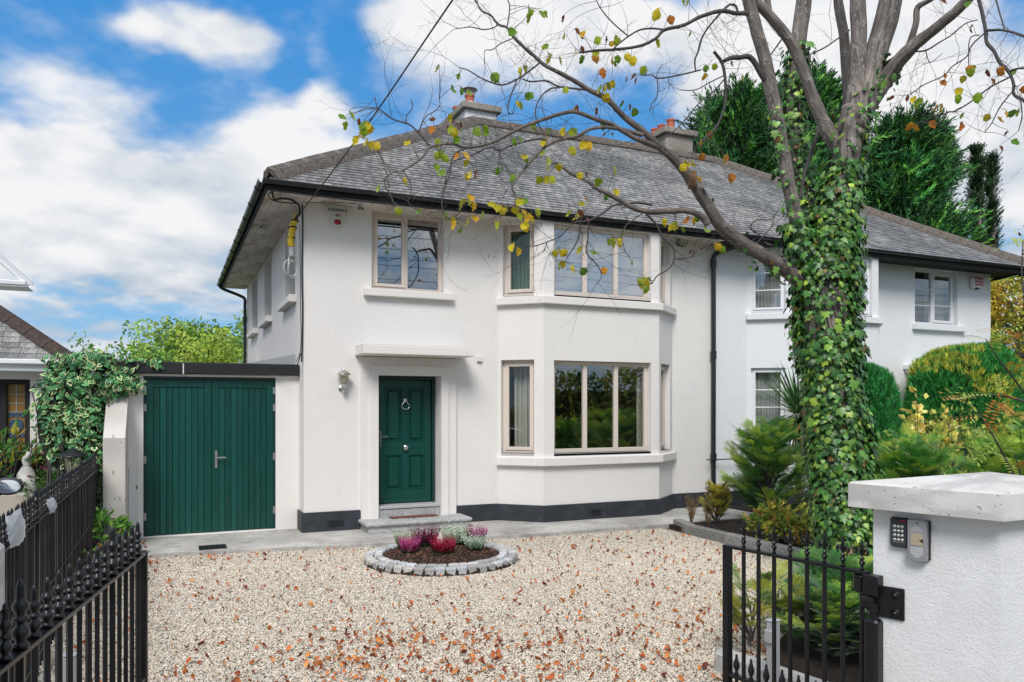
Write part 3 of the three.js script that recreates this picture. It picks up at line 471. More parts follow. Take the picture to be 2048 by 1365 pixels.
  const run = (a, b, parent, lift) => { const d = b.clone().sub(a), L = d.length(), n = Math.max(1, Math.round(L / 0.45)); for (let i = 0; i < n; i++) { const o = part('ridge_tile', cap, M.ridge, parent); o.position.copy(a).addScaledVector(d, i / n); o.position.y += lift + (R() - 0.5) * 0.012; o.scale.z = L / n / 0.45; o.lookAt(o.position.clone().add(d)); o.rotateZ((R() - 0.5) * 0.05); } };
  const apL = V(EAVE.xl + RUN, RIDGEY, RIDGEZ), apR = V(EAVE.xr - RUN, RIDGEY, RIDGEZ), mid = V(PARTY, RIDGEY, RIDGEZ);
  run(V(EAVE.xl + 0.05, EAVE.y + 0.03, EAVE.z - 0.05), apL, roofs[0], 0.07); run(apL, mid, roofs[0], 0.07); run(mid, apR, roofs[1], 0.07); run(V(EAVE.xr - 0.05, EAVE.y + 0.03, EAVE.z - 0.05), apR, roofs[1], 0.07);
  // eaves: soffit boards, fascia, gutters
  const fz = EAVE.z - 0.02, fx = EAVE.xl + 0.02, gx = EAVE.xr - 0.02;
  for (let i = 0; i < 4; i++) part('soffit_board', box(1.857 - 0.145 * (i + 1), 1.857 - 0.145 * i - 0.006, TOP - 0.012, TOP + 0.01, EAVE.back + 0.04, fz - 0.005), M.soffit, house);
  part('soffit_board', box(1.857, PARTY - 0.002, TOP - 0.012, TOP + 0.01, -0.1, fz - 0.005), M.soffit, house); part('soffit_board', box(PARTY + 0.002, gx - 0.03, TOP - 0.012, TOP + 0.01, -0.1, fz - 0.005), M.black, nextHouse); part('soffit_board', box(17.65, gx - 0.03, TOP - 0.012, TOP + 0.01, EAVE.back, -0.102), M.black, nextHouse);
  part('fascia', fuse([cbox(fx, PARTY - 0.002, TOP - 0.05, EAVE.y - 0.02, fz - 0.005, fz + 0.022, 0.004), cbox(fx - 0.022, fx + 0.004, TOP - 0.05, EAVE.y - 0.02, EAVE.back, fz - 0.006, 0.004)]), M.black, house);
  part('fascia', fuse([cbox(PARTY + 0.002, gx, TOP - 0.07, EAVE.y - 0.02, fz - 0.005, fz + 0.022, 0.004), cbox(gx - 0.004, gx + 0.022, TOP - 0.07, EAVE.y - 0.02, EAVE.back, fz - 0.006, 0.004)]), M.black, nextHouse);
  const gut = (x0, x1) => { const s = new THREE.Shape(); s.absarc(0, 0, 0.058, Math.PI, 2 * Math.PI, false); s.lineTo(0.050, 0.0); s.absarc(0, 0, 0.050, 2 * Math.PI, Math.PI, true); const g = new THREE.ExtrudeGeometry(s, { depth: x1 - x0, bevelEnabled: false, curveSegments: 10 }); return g; };
  const gy = EAVE.y - 0.005, gz = fz + 0.082;
  const gA = gut(0, PARTY - fx); gA.rotateY(Math.PI / 2).translate(fx - 0.08, gy, gz); const G1 = part('gutter', uvm(gA), M.gutter, house);
  const gB = gut(0, gz - EAVE.back); gB.translate(fx - 0.082, gy, EAVE.back); const G2 = part('gutter', uvm(gB), M.gutter, house);
  const gC = gut(0, gx - PARTY); gC.rotateY(Math.PI / 2).translate(PARTY, gy, gz); const G3 = part('gutter', uvm(gC), M.gutter, nextHouse);
  const clip = (x, z, along, parent) => { const g = new THREE.TorusGeometry(0.062, 0.009, 6, 14, Math.PI); g.rotateZ(Math.PI); if (along) g.rotateY(Math.PI / 2); g.translate(x, gy, z); g.scale(1, 1, 1); part('gutter_bracket', g, M.gutter, parent); };
  for (let i = 0; i < 9; i++) clip(fx + 0.25 + i * 0.95, gz, true, G1); for (let i = 0; i < 10; i++) clip(fx - 0.082, 0.25 - i * 0.98, false, G2); for (let i = 0; i < 10; i++) clip(PARTY + 0.3 + i * 0.85, gz, true, G3);
  // downpipes
  const dp = (h, pts, joints, mat, r = 0.036) => { const p = part('downpipe', limb(pts.map((q) => [...q, r]), 12, 6), mat, h); for (const [x, y, z] of joints) part('pipe_collar', fuse([cyl(x, y - 0.05, y + 0.05, z, r + 0.012, 14), cyl(x, y + 0.05, y + 0.065, z, r + 0.02, 14), cyl(x, y - 0.065, y - 0.05, z, r + 0.02, 14)]), mat, p); return p; };
  const d1 = dp(nextHouse, [[9.95, 5.09, gz], [9.95, 5.03, gz - 0.02], [9.56, 4.88, 0.1], [9.50, 4.78, 0.075], [9.50, 4.6, 0.075], [9.50, 2.5, 0.075], [9.50, 0.5, 0.075], [9.50, 0.06, 0.1]], [[9.50, 4.68, 0.075], [9.50, 2.93, 0.075], [9.50, 0.98, 0.075]], M.gutter, 0.045);
  part('pipe_bracket', fuse([cbox(9.28, 10.25, 0.925, 0.945, 0.13, 0.15, 0.004), cbox(9.29, 10.25, 0.41, 0.43, 0.13, 0.15, 0.004)]), M.gutter, d1);
  const d2 = dp(house, [[fx - 0.082, 5.08, -9.3], [fx - 0.05, 5.02, -9.3], [1.66, 4.82, -9.15], [1.78, 4.74, -9.1], [1.79, 4.5, -9.1], [1.79, 2.3, -9.1]], [[1.79, 4.2, -9.1]], M.gutter, 0.04);
}
// ---------------------------------------------------------------- chimneys
function chimney(x0, x1, body, label, pots, cowl) {
  const c = thing('chimney', label, 'chimney', [x0, x0 > 9 ? 7.45 : 7.2, -4.95]), w = x1 - x0, d = 1.5;
  part('stack', cbox(0, w, 0, 1.72, -d, 0, 0.01), body, c); part('cap_slab', cbox(-0.1, w + 0.1, 1.72, 1.87, -d - 0.1, 0.1, 0.012), M.chimney, c);
  pots.forEach(([px, pz, h], i) => {
    const p = part('chimney_pot', lathe([[0.13, 0], [0.13, h * 0.1], [0.108, h * 0.14], [0.102, h * 0.85], [0.122, h * 0.88], [0.122, h], [0.095, h], [0.09, h * 0.5], [0.001, h * 0.5]], 18).translate(px, 1.87, pz), M.terraPlain, c);
    if (cowl && i === 0) { part('pot_band', cyl(px, 1.87 + h * 0.3, 1.87 + h * 0.45, pz, 0.112, 18), M.plasticWhite, p); part('cowl', fuse([cyl(px, 1.87 + h, 1.87 + h + 0.03, pz, 0.125, 18), lathe([[0.19, 0], [0.15, 0.035], [0.001, 0.055], [0.001, 0.04], [0.14, 0.02], [0.18, -0.012]], 20).translate(px, 1.87 + h + 0.13, pz), ...[...Array(12)].map((_, k) => cyl(px + 0.11 * Math.cos(k / 12 * 6.283), 1.87 + h + 0.03, 1.87 + h + 0.14, pz + 0.11 * Math.sin(k / 12 * 6.283), 0.008, 5))]), M.zinc, p); }
  });
}
chimney(6.33, 7.12, M.wallWhite, 'rendered white chimney with a red pot under a metal cowl', [[0.22, -0.3, 0.3], [0.2, -1.1, 0.3]], true);
chimney(11.98, 12.85, M.chimney, 'bare grey concrete chimney with a row of red clay pots', [[0.35, -0.28, 0.34], [0.3, -0.62, 0.3], [0.3, -0.94, 0.3], [0.3, -1.26, 0.26]], false);
// ---------------------------------------------------------------- the neighbouring half
{
  const W = M.wallWhite, x1 = 17.65, bl = 10.37, br = 13.9, T = 0.3;
  part('wall', fuse([
    wall([[PARTY, 0], [bl, 0], [bl, TOP], [PARTY, TOP]], [], T, FRONT),
    wall([[br, 0], [x1, 0], [x1, TOP], [br, TOP]], [[15.1, 16.5, 3.79, 5.02], [15.05, 16.1, 0.2, 2.45]], T, FRONT),
    box(x1 - 0.3, x1, 0, TOP, -9.0, -0.3), box(PARTY, x1, 0, TOP, -9.3, -9.0), box(PARTY + 0.002, PARTY + 0.12, 0, TOP, -9.0, -0.3)]), W, nextHouse);
  part('interior_wall', fuse([box(PARTY + 0.12, x1 - 0.3, 2.75, 2.98, -9, -0.3), box(PARTY + 0.12, x1 - 0.3, 0.05, TOP, -4.6, -4.45), box(14.3, 14.42, 0.05, TOP, -4.4, -0.31), box(PARTY + 0.12, x1 - 0.3, TOP - 0.03, TOP + 0.15, -9, -0.3)]), M.room, nextHouse);
  const win = (m, [a, b, c, e], i, up) => {
    windowUnit(nextHouse, m, a + 0.002, b - 0.002, c + 0.002, e - 0.002, { mat: M.frameWhite, glass: M.glass, lights: i === 1 ? [{ w: 1, sash: 0.05, rows: up ? 3 : 4 }, { w: 1, rows: up ? 3 : 4 }, { w: 1, sash: 0.05, rows: up ? 3 : 4 }] : [{ w: 1, sash: 0.045, rows: up ? 3 : 4 }], f: 0.04, mull: 0.05, recess: 0.07 });
    part('window_board', put(cbox(a, b, c - 0.06, c, -0.24, 0, 0.004), m), M.trimWhite, nextHouse);
  };
  bay(nextHouse, [[bl, 0], [11.06, 0.55], [13.33, 0.55], [br, 0]],
    [[0.08, 0.72, 1.16, 2.70], [0.19, 2.09, 1.16, 2.70], [0.12, 0.66, 1.16, 2.70]],
    [[0.08, 0.72, 3.80, 5.0], [0.19, 2.09, 3.80, 5.0], [0.12, 0.66, 3.80, 5.0]], W, M.trimWhite, M.plinth, win);
  windowUnit(nextHouse, FRONT, 15.1, 16.498, 3.792, 5.018, { mat: M.frameWhite, glass: M.glass, lights: [{ w: 0.9, rows: 3 }, { w: 1, sash: 0.06, rows: 3 }], f: 0.05, mull: 0.04, recess: 0.1 });
  part('window_sill', sillGeo([[15.0, 0.1], [16.67, 0.1], [16.67, -0.2], [15.0, -0.2]], 3.65, 3.79), M.trimWhite, nextHouse);
  // moulded door canopy
  part('door_canopy', fuse([cbox(14.72, 16.5, 2.76, 2.86, 0.001, 0.5, 0.006), cbox(14.77, 16.45, 2.68, 2.76, 0.001, 0.45, 0.01), cbox(14.83, 16.39, 2.6, 2.68, 0.001, 0.4, 0.012)]), M.trimWhite, nextHouse);
  part('door_surround', wall([[14.85, 0.1], [14.85, 2.6], [16.3, 2.6], [16.3, 0.1], [16.1, 0.1], [16.1, 2.45], [15.05, 2.45], [15.05, 0.1]], [], 0.07, face(0, 0.07)), M.trimWhite, nextHouse);
  part('front_door', cbox(15.05, 16.1, 0.1, 2.45, -0.25, -0.2, 0.01), M.black, nextHouse);
  part('plinth', cbox(PARTY + 0.04, bl - 0.03, 0, 0.3, -0.02, 0.03, 0.005), M.plinth, nextHouse); part('plinth', cbox(br + 0.03, x1, 0, 0.3, -0.02, 0.03, 0.005), M.plinth, nextHouse);
}
// ---------------------------------------------------------------- curtains and blinds
{
  const L = (p, q) => face(p[0], p[1], -Math.atan2(q[1] - p[1], q[0] - p[0])), cl = L([5.06, 0], [5.64, 0.55]), cm = face(5.64, 0.55), nl = L([10.37, 0], [11.06, 0.55]), nm = face(11.06, 0.55);
  solo('curtain', curtainGeo(0.12, 0.52, 3.78, 5.0, -0.33, 6, 0.022, cl, 3), M.clothGreen, 'pale green curtain drawn behind the narrow upstairs bay window of the cream house', 'curtain');
  solo('curtain', curtainGeo(0.16, 0.45, 1.1, 2.72, -0.33, 5, 0.022, cl, 4), M.clothCream, 'cream curtain gathered behind the narrow downstairs bay window of the cream house', 'curtain');
  solo('curtain', curtainGeo(2.02, 2.22, 1.1, 2.72, -0.30, 4, 0.02, cm, 5), M.clothCream, 'cream curtain edge at the far side of the big downstairs bay window', 'curtain');
  const bl = thing('roller_blind', 'pale roller blinds added behind the big upstairs bay window to brighten its panes', 'blind', [5.64, 3.8, 0.33]);  // added blinds, standing in for the bright sky reflection on these panes
  for (let i = 0; i < 3; i++) part('blind', box(0.24 + i * 0.64, 0.83 + i * 0.64, -0.02, 1.17, -0.012, -0.01), M.blindPale, bl);
  const b2 = thing('roller_blind', 'short cream pelmet blind along the top of the big downstairs bay window', 'blind', [5.64, 2.4, 0.33]);
  for (let i = 0; i < 3; i++) part('blind', box(0.24 + i * 0.64, 0.83 + i * 0.64, 0.2, 0.28, -0.012, -0.01), M.clothCream, b2);
  const b3 = thing('pleated_blind', 'dark olive pleated blind pulled up in the window above the front door', 'blind', [2.93, 4.74, -0.24]);
  for (const a of [0.03, 0.6]) for (let i = 0; i < 4; i++) part('pleat', box(a, a + 0.52, 0.06 + i * 0.055, 0.11 + i * 0.055, -0.01 - 0.012 * (i % 2), 0.0 - 0.012 * (i % 2)), M.blindDark, b3);
  solo('curtain', curtainGeo(0.1, 0.72, 3.8, 5.0, -0.22, 10, 0.02, nl, 6), M.clothWhite, 'white net curtain behind the narrow upstairs window of the white house', 'curtain');
  solo('curtain', curtainGeo(0.1, 0.72, 1.16, 2.7, -0.22, 11, 0.02, nl, 7), M.clothWhite, 'grey white net curtain behind the narrow downstairs window beside the spiky palm', 'curtain');
  solo('curtain', curtainGeo(1.5, 2.1, 3.8, 5.0, -0.26, 9, 0.02, nm, 8), M.clothWhite, 'white net curtain behind the bay window right of the ivy clad trunk', 'curtain');
  solo('curtain', curtainGeo(15.75, 16.45, 3.8, 5.0, -0.3, 6, 0.03, FRONT, 9), M.clothCream, 'cream curtain behind the upstairs window beside the red alarm box', 'curtain');
}
// ================================================================ garage between the house and the boundary
{
  const g = thing('garage', 'flat roofed cream garage with black fascia and green plank doors', 'garage');
  const z = -0.45;
  part('wall', fuse([wall([[-0.6, 0], [1.855, 0], [1.855, 2.44], [-0.6, 2.44]], [[-0.345, 1.505, 0.05, 2.39]], 0.2, face(0, z)), box(-0.6, -0.4, 0, 2.44, -8, z - 0.2), box(-0.4, 1.85, 0, 2.44, -8.2, -8)]), M.wall, g);
  const roof = part('roof', cbox(-0.95, 1.853, 2.46, 2.6, -8.3, z + 0.07, 0.012), M.black, g);
  part('fascia', cbox(-0.96, 1.853, 2.43, 2.575, z + 0.071, z + 0.10, 0.006), M.black, g); part('fascia_joint', box(0.18, 0.195, 2.425, 2.58, z + 0.1005, z + 0.103), M.plasticWhite, g);
  part('lead_flashing', put(wall([[0, 0], [0.75, 0], [0.75, 0.16]], [], 0.012, face(0, 0)), face(1.05, z + 0.02, 0, 2.602)), M.zinc, g);
  part('lintel_strip', cbox(-0.6, 1.85, 2.405, 2.428, z, z + 0.03, 0.004), M.wall, g);
  part('door_frame', fuse([cbox(-0.343, -0.315, 0.05, 2.388, z - 0.09, z - 0.03, 0.003), cbox(1.475, 1.503, 0.05, 2.388, z - 0.09, z - 0.03, 0.003), cbox(-0.315, 1.475, 2.35, 2.388, z - 0.09, z - 0.03, 0.003)]), M.greenDark, g);
  const R = rng(12);
  const doors = [[-0.312, 0.578], [0.584, 1.472]];
  doors.forEach(([a, b], di) => {
    const d = part('garage_door', fuse([cbox(a, a + 0.10, 0.06, 2.345, z - 0.085, z - 0.035, 0.003), cbox(b - 0.10, b, 0.06, 2.345, z - 0.085, z - 0.035, 0.003), cbox(a + 0.1, b - 0.1, 2.23, 2.345, z - 0.085, z - 0.035, 0.003), box(a + 0.02, b - 0.02, 0.07, 2.3, z - 0.12, z - 0.09)]), M.green, g);
    const n = 8, w = (b - a - 0.2) / n;
    for (let i = 0; i < n; i++) part('plank', cbox(a + 0.1 + i * w + 0.001, a + 0.1 + (i + 1) * w - 0.0015, 0.06, 2.228, z - 0.08, z - 0.046 + (R() - 0.5) * 0.003, 0.006), M.greenPlank[Math.floor(R() * 4)], d);
    const hx = di ? b + 0.012 : a - 0.012;
    for (const hy of [0.34, 1.17, 1.93, 2.19]) part('hinge', fuse([cbox(hx - 0.017, hx + 0.017, hy - 0.055, hy + 0.055, z - 0.036, z - 0.026, 0.002), cyl(hx, hy - 0.05, hy + 0.05, z - 0.02, 0.008, 8)]), M.steel, d);
    if (di) part('handle', fuse([cbox(0.625, 0.66, 1.02, 1.28, z - 0.034, z - 0.02, 0.004), cbox(0.63, 0.78, 1.165, 1.187, z + 0.012, z + 0.032, 0.005), cyl(0, 0, 0.05, 0, 0.01, 10).rotateX(Math.PI / 2).translate(0.643, 1.176, z - 0.03)]), M.steel, d);
  });
  const mb = thing('meter_cabinet', 'small white meter cabinet on the wall between the garage door and the sloping pier', 'cabinet', [-0.46, 0.15, z]);
  part('cabinet_door', cbox(-0.075, 0.06, 0, 0.9, 0.0, 0.035, 0.006), M.plasticWhite, mb); part('lock', cbox(0.025, 0.04, 0.6, 0.66, 0.035, 0.04, 0.002), M.rubber, mb);
  const vent = thing('roof_vent', 'grey boxed roof vent on the flat garage roof beside the downpipe', 'vent', [1.25, 2.6, -6.6]);
  part('vent_body', cbox(0, 0.5, 0, 0.22, -0.4, 0.2, 0.01), M.plasticGrey, vent); part('vent_cover', cbox(-0.05, 0.55, 0.22, 0.3, -0.45, 0.25, 0.01), M.zinc, vent);
  // sloping pier of the boundary wall
  const s = new THREE.Shape([[0, 0], [0.80, 0], [0.80, 1.52], [0, 2.16]].map((p) => new THREE.Vector2(...p)));
  const pg = new THREE.ExtrudeGeometry(s, { depth: 0.255, bevelEnabled: true, bevelSize: 0.008, bevelThickness: 0.008, bevelSegments: 1 }); pg.rotateY(-Math.PI / 2).translate(-0.545, 0, -0.45);
  solo('wall_pier', uvm(pg), M.pier, 'weathered white wall pier with a sloping top left of the garage doors', 'pier');
  solo('drain_grate', fuse([box(0.36, 0.71, 0.036, 0.046, 0.60, 0.90)]), M.rubber, 'black channel grate set in the path before the garage doors', 'drain');
  const dg = scene.children[scene.children.length - 1];
  for (let i = 0; i < 11; i++) part('grate_bar', cbox(0.372 + i * 0.03, 0.388 + i * 0.03, 0.046, 0.054, 0.62, 0.88, 0.002), M.iron, dg);
  const bw = solo('boundary_wall', cbox(-0.79, -0.56, 0, 2.14, -8, -0.47, 0.01), M.pier, 'old boundary wall running back under the ivy beside the garage', 'wall');
}
// ================================================================ bungalow to the left
{
  const b = thing('bungalow', 'cream bungalow with stained glass door light and a slate hipped roof left of the ivy', 'house'), z = -1.5;
  part('wall', fuse([wall([[-9, 0], [-1.3, 0], [-1.3, 2.5], [-9, 2.5]], [[-3.1, -1.9, 0.05, 2.35]], 0.25, face(0, z)), box(-1.55, -1.3, 0, 2.5, -9, z - 0.25)]), M.wall, b);
  part('corbel', cbox(-1.75, -1.42, 2.34, 2.44, z, z + 0.06, 0.008), M.trim, b);
  const g = part('gutter', fuse([cbox(-9, -1.12, 2.55, 2.64, z + 0.32, z + 0.42, 0.02), cbox(-9, -1.12, 2.46, 2.55, z + 0.30, z + 0.34, 0.006)]), M.frameWhite, b); part('soffit', box(-9, -1.15, 2.455, 2.465, z - 0.02, z + 0.3), M.frameWhite, b);
  const dr = part('door_frame', fuse([cbox(-1.97, -1.9, 0.05, 2.35, z - 0.14, z - 0.02, 0.006), cbox(-2.28, -2.2, 0.05, 2.28, z - 0.14, z - 0.02, 0.006), cbox(-3.1, -1.97, 2.28, 2.35, z - 0.14, z - 0.02, 0.006), cbox(-2.2, -1.97, 0.05, 1.3, z - 0.12, z - 0.04, 0.006)]), M.black, b);
  part('door_leaf', cbox(-3.1, -2.28, 0.06, 2.28, z - 0.12, z - 0.06, 0.006), M.black, dr);
  const amber = std({ color: new THREE.Color(0.30, 0.17, 0.045), roughness: 0.25 }), blue = std({ color: new THREE.Color(0.06, 0.11, 0.19), roughness: 0.2 }), lead = M.plasticGrey;
  const sg = part('stained_glass', box(-2.2, -1.97, 1.3, 2.28, z - 0.10, z - 0.09), amber, b);
  for (const y of [1.86, 1.99, 2.12]) part('lead_came', box(-2.2, -1.97, y, y + 0.009, z - 0.09, z - 0.084), lead, sg); part('lead_came', box(-2.09, -2.081, 1.3, 2.28, z - 0.0895, z - 0.083), lead, sg);
  for (const y of [1.82, 1.52]) for (let i = 0; i < 3; i++) part('roundel', fuse([new THREE.TorusGeometry(0.03, 0.006, 6, 16), new THREE.CircleGeometry(0.028, 16)]).translate(-2.155 + i * 0.07, y, z - 0.082), blue, sg);
  part('roundel', fuse([new THREE.TorusGeometry(0.085, 0.007, 6, 24), new THREE.TorusGeometry(0.045, 0.006, 6, 20), new THREE.CircleGeometry(0.08, 20)]).translate(-2.085, 1.67, z - 0.08), blue, sg);
  // roof: front slope with real slates, hip to the right
  const R = rng(8), e = { x: -1.32, y: 2.62, z: z + 0.40 }, pitch = 0.62, c = Math.cos(pitch), sn = Math.sin(pitch), tone = M.slates.map((m) => m.color);
  const dk = new THREE.BufferGeometry(); const run = 4.2; dk.setAttribute('position', new THREE.Float32BufferAttribute([-9, e.y - 0.02, e.z, e.x, e.y - 0.02, e.z, e.x - run, e.y + run * sn / c - 0.02, e.z - run, -9, e.y - 0.02, e.z, e.x - run, e.y + run * sn / c - 0.02, e.z - run, -9, e.y + run * sn / c - 0.02, e.z - run, e.x, e.y - 0.02, e.z, e.x, e.y - 0.02, e.z - 2 * run, e.x - run, e.y + run * sn / c - 0.02, e.z - run], 3)); dk.computeVertexNormals();
  const roof = part('roof', uvm(dk), M.deck, b);
  const list = [], sl = uvm(new THREE.BoxGeometry(1, 0.012, 0.24).translate(0, 0.006, -0.115));
  for (let row = 0; row < 24; row++) { const s = row * 0.15; let x = e.x - s * c - 0.03; x += (row % 2) * 0.12; const xr = e.x - s * c - 0.03; while (x > -4.2) { const w = 0.22 * (0.9 + 0.2 * R()), xb = Math.min(x, xr), xa = x - w; const m = new THREE.Matrix4().makeRotationX(pitch - 0.08).multiply(new THREE.Matrix4().makeScale(xb - xa - 0.006, 1, 1)); m.setPosition((xa + xb) / 2, e.y + s * sn + 0.012, e.z - s * c); list.push({ m, t: Math.floor(R() * 3) }); x -= w; } }
  list.forEach((q, i) => { if (i < 290) { const o = part('slate', sl, M.slates[q.t], roof); q.m.decompose(o.position, o.quaternion, o.scale); } });
  if (list.length > 290) stuffed(part('slates', fuse(list.slice(290).map((q) => { const h = sl.clone().applyMatrix4(q.m), n = h.attributes.position.count, a = new Float32Array(n * 3), k = 0.85 + 0.3 * R(); for (let i = 0; i < n; i++) { a[i * 3] = tone[q.t].r * k; a[i * 3 + 1] = tone[q.t].g * k; a[i * 3 + 2] = tone[q.t].b * k; } h.setAttribute('color', new THREE.BufferAttribute(a, 3)); return h; }), true), M.slateAll, roof));
  const brown = surf({ map: M.ridge.map, bump: M.ridge.bumpMap }, { color: new THREE.Color(0.36, 0.27, 0.24), roughness: 0.8 }, 0.006), L = run / c, dir = V(-run, run * sn / c, -run).normalize();
  const capS = new THREE.Shape([[-0.13, -0.07], [-0.06, 0.03], [0, 0.06], [0.06, 0.03], [0.13, -0.07]].map((p) => new THREE.Vector2(...p))), capG = uvm(new THREE.ExtrudeGeometry(capS, { depth: 0.43, bevelEnabled: true, bevelSize: 0.006, bevelThickness: 0.006, bevelSegments: 1 }));
  for (let i = 0; i < 10; i++) { const o = part('hip_tile', capG, brown, roof); o.position.set(e.x, e.y + 0.06, e.z).addScaledVector(dir, i * 0.45); o.lookAt(o.position.clone().add(dir)); }
  // upper gable beyond
  const gbl = thing('gable_house', 'corner of a white boarded gable with gutter seen above the bungalow roof', 'house', [-1.5, -0.4, 0]);
  // placed further back, two storeys up
  part('gable_end', uvm(new THREE.ExtrudeGeometry(new THREE.Shape([[-0.55, -0.06], [-3.4, 2.6], [-3.4, -4.8], [-2.2, -4.8], [-2.2, -0.06]].map((p) => new THREE.Vector2(...p))), { depth: 0.2, bevelEnabled: false })).translate(-1.36, 5.03, -8.2), M.frameWhite, gbl);
  part('barge_board', fuse([limb([[-1.30, 4.96, -7.6, 0.05], [-4.6, 8.2, -7.6, 0.05]], 6, 2), limb([[-1.22, 5.0, -7.62, 0.035], [-4.5, 8.24, -7.62, 0.035]], 6, 2)]), M.frameWhite, gbl); part('roof', uvm(new THREE.BufferGeometry().setAttribute('position', new THREE.Float32BufferAttribute([-1.2, 5.02, -7.58, -4.6, 8.36, -7.58, -4.6, 8.36, -8.3, -1.2, 5.02, -7.58, -4.6, 8.36, -8.3, -1.2, 5.02, -8.3], 3))), M.frameWhite, gbl);
  part('gutter', cbox(-2.6, -1.32, 4.95, 5.06, -7.6, -7.48, 0.02), M.frameWhite, gbl); part('soffit', box(-3.2, -1.3, 4.93, 4.945, -8.3, -7.5), M.frameWhite, gbl);
}
// ================================================================ wall mounted things
const fonts = {};
fonts.sans = await new FontLoader().loadAsync('fonts/droid/droid_sans_bold.typeface.json');
function lettering(str, size, depth = 0.003) { const g = new TextGeometry(str, { font: fonts.sans, size, depth, curveSegments: 4 }); g.computeBoundingBox(); const bb = g.boundingBox; g.translate(-(bb.max.x + bb.min.x) / 2, 0, 0); return g; }
{
  const a = thing('alarm_box', 'white shield shaped alarm box with a red lens under the eaves', 'alarm', [2.355, 4.85, 0.0]);
  const sh = new THREE.Shape([[-0.16, 0.15], [-0.125, 0.178], [0.125, 0.178], [0.16, 0.15], [0.165, 0.11], [0.06, -0.12], [0.03, -0.135], [-0.03, -0.135], [-0.06, -0.12], [-0.165, 0.11]].map((p) => new THREE.Vector2(...p)));
  part('cover', new THREE.ExtrudeGeometry(sh, { depth: 0.05, bevelEnabled: true, bevelSize: 0.018, bevelThickness: 0.02, bevelSegments: 3 }), M.alarm, a);
  part('lens', new THREE.SphereGeometry(0.062, 18, 10, 0, 6.283, 0, Math.PI / 2).scale(1, 0.72, 0.72).rotateX(Math.PI * 0.6).translate(0, -0.078, 0.055), M.lensRed, a);
  part('lettering', lettering('crothers', 0.052).translate(0, 0.085, 0.0695), M.iron, a);
  part('emblem', lettering('s', 0.05).translate(-0.018, 0.005, 0.0695), M.iron, a); part('emblem', lettering('m', 0.05).translate(0.02, 0.005, 0.0695), M.red, a);
  const n = thing('alarm_box', 'white and red neighbour alarm box beside the upstairs window at the far corner', 'alarm', [17.07, 4.80, 0.0]);
  part('cover', cbox(-0.19, 0.19, -0.14, 0.13, 0.0, 0.09, 0.035), M.plasticWhite, n); part('red_panel', cbox(-0.09, 0.185, -0.06, 0.125, 0.088, 0.097, 0.004), M.red, n);
  part('lettering', fuse([lettering('Eontoil', 0.05).translate(0.048, 0.045, 0.097), lettering('Alarms', 0.05).translate(0.048, -0.03, 0.097)]), M.plasticWhite, n); part('lens', new THREE.SphereGeometry(0.055, 14, 8).scale(1.6, 0.5, 0.6).translate(-0.0, -0.12, 0.06), M.rubber, n);
  const spot = (p, ry, label) => { const s = thing('floodlight', label, 'light', p, ry, undefined); part('base', cyl(0, -0.02, 0, 0, 0.055, 16), M.plasticWhite, s); part('arm', cyl(0, -0.06, -0.02, 0, 0.014, 8), M.plasticGrey, s); part('sensor', fuse([new THREE.SphereGeometry(0.05, 14, 10).scale(1.15, 0.85, 1).translate(0, -0.085, 0.02)]), M.plasticGrey, s); for (const x of [-0.024, 0.024]) part('lens', new THREE.SphereGeometry(0.016, 10, 8).translate(x, -0.095, 0.063), M.rubber, s); };
  spot([2.655, TOP - 0.012, 0.25], 0.1, 'small grey twin lens sensor under the eaves beside the shield alarm box'); spot([1.45, TOP - 0.012, -1.6], -0.9, 'small grey sensor on the side soffit with a white patch');
  const sb = thing('bell_box', 'small square white sensor box right of the door canopy', 'sensor', [4.71, 2.74, 0.0]); part('cover', cbox(-0.045, 0.045, -0.05, 0.05, 0.0, 0.045, 0.008), M.plasticWhite, sb); part('cable_gland', cyl(0, -0.065, -0.05, 0.02, 0.012, 8), M.plasticGrey, sb);
  // wall lantern
  const l = thing('wall_lantern', 'silver carriage lantern on the wall left of the front door', 'lamp', [2.44, 2.18, 0.0]);
  part('wall_plate', lathe([[0.001, 0.03], [0.035, 0.025], [0.06, 0.008], [0.062, 0]], 18).rotateX(Math.PI / 2).translate(0, 0.04, 0), M.chrome, l);
  part('bracket', tube([[0, 0.03, 0.02], [0, -0.01, 0.08], [0, 0.02, 0.12], [0, 0.07, 0.12]], 0.014, 16, 8), M.chrome, l);
  part('cup', lathe([[0.012, 0], [0.04, 0.012], [0.05, 0.03], [0.034, 0.05], [0.046, 0.06]], 16).translate(0, 0.06, 0.12), M.chrome, l);
  const cage = part('cage', fuse([...[...Array(6)].map((_, i) => { const a = i / 6 * 6.283; return limb([[0.045 * Math.cos(a), 0.11, 0.12 + 0.045 * Math.sin(a), 0.0045], [0.075 * Math.cos(a), 0.26, 0.12 + 0.075 * Math.sin(a), 0.0045]], 5, 1); })]), M.chrome, l);
  part('glass', new THREE.CylinderGeometry(0.072, 0.043, 0.15, 6, 1, true).translate(0, 0.185, 0.12), M.lampGlass, l); part('bulb', new THREE.SphereGeometry(0.024, 12, 10).scale(1, 1.5, 1).translate(0, 0.16, 0.12), M.plasticWhite, l);
  part('roof', lathe([[0.105, 0.255], [0.108, 0.262], [0.05, 0.315], [0.022, 0.328], [0.014, 0.34], [0.018, 0.352], [0.001, 0.362]], 18).translate(0, 0, 0.12), M.chrome, l);
  // telephone and power cables at the corner
  const c1 = 1.845;
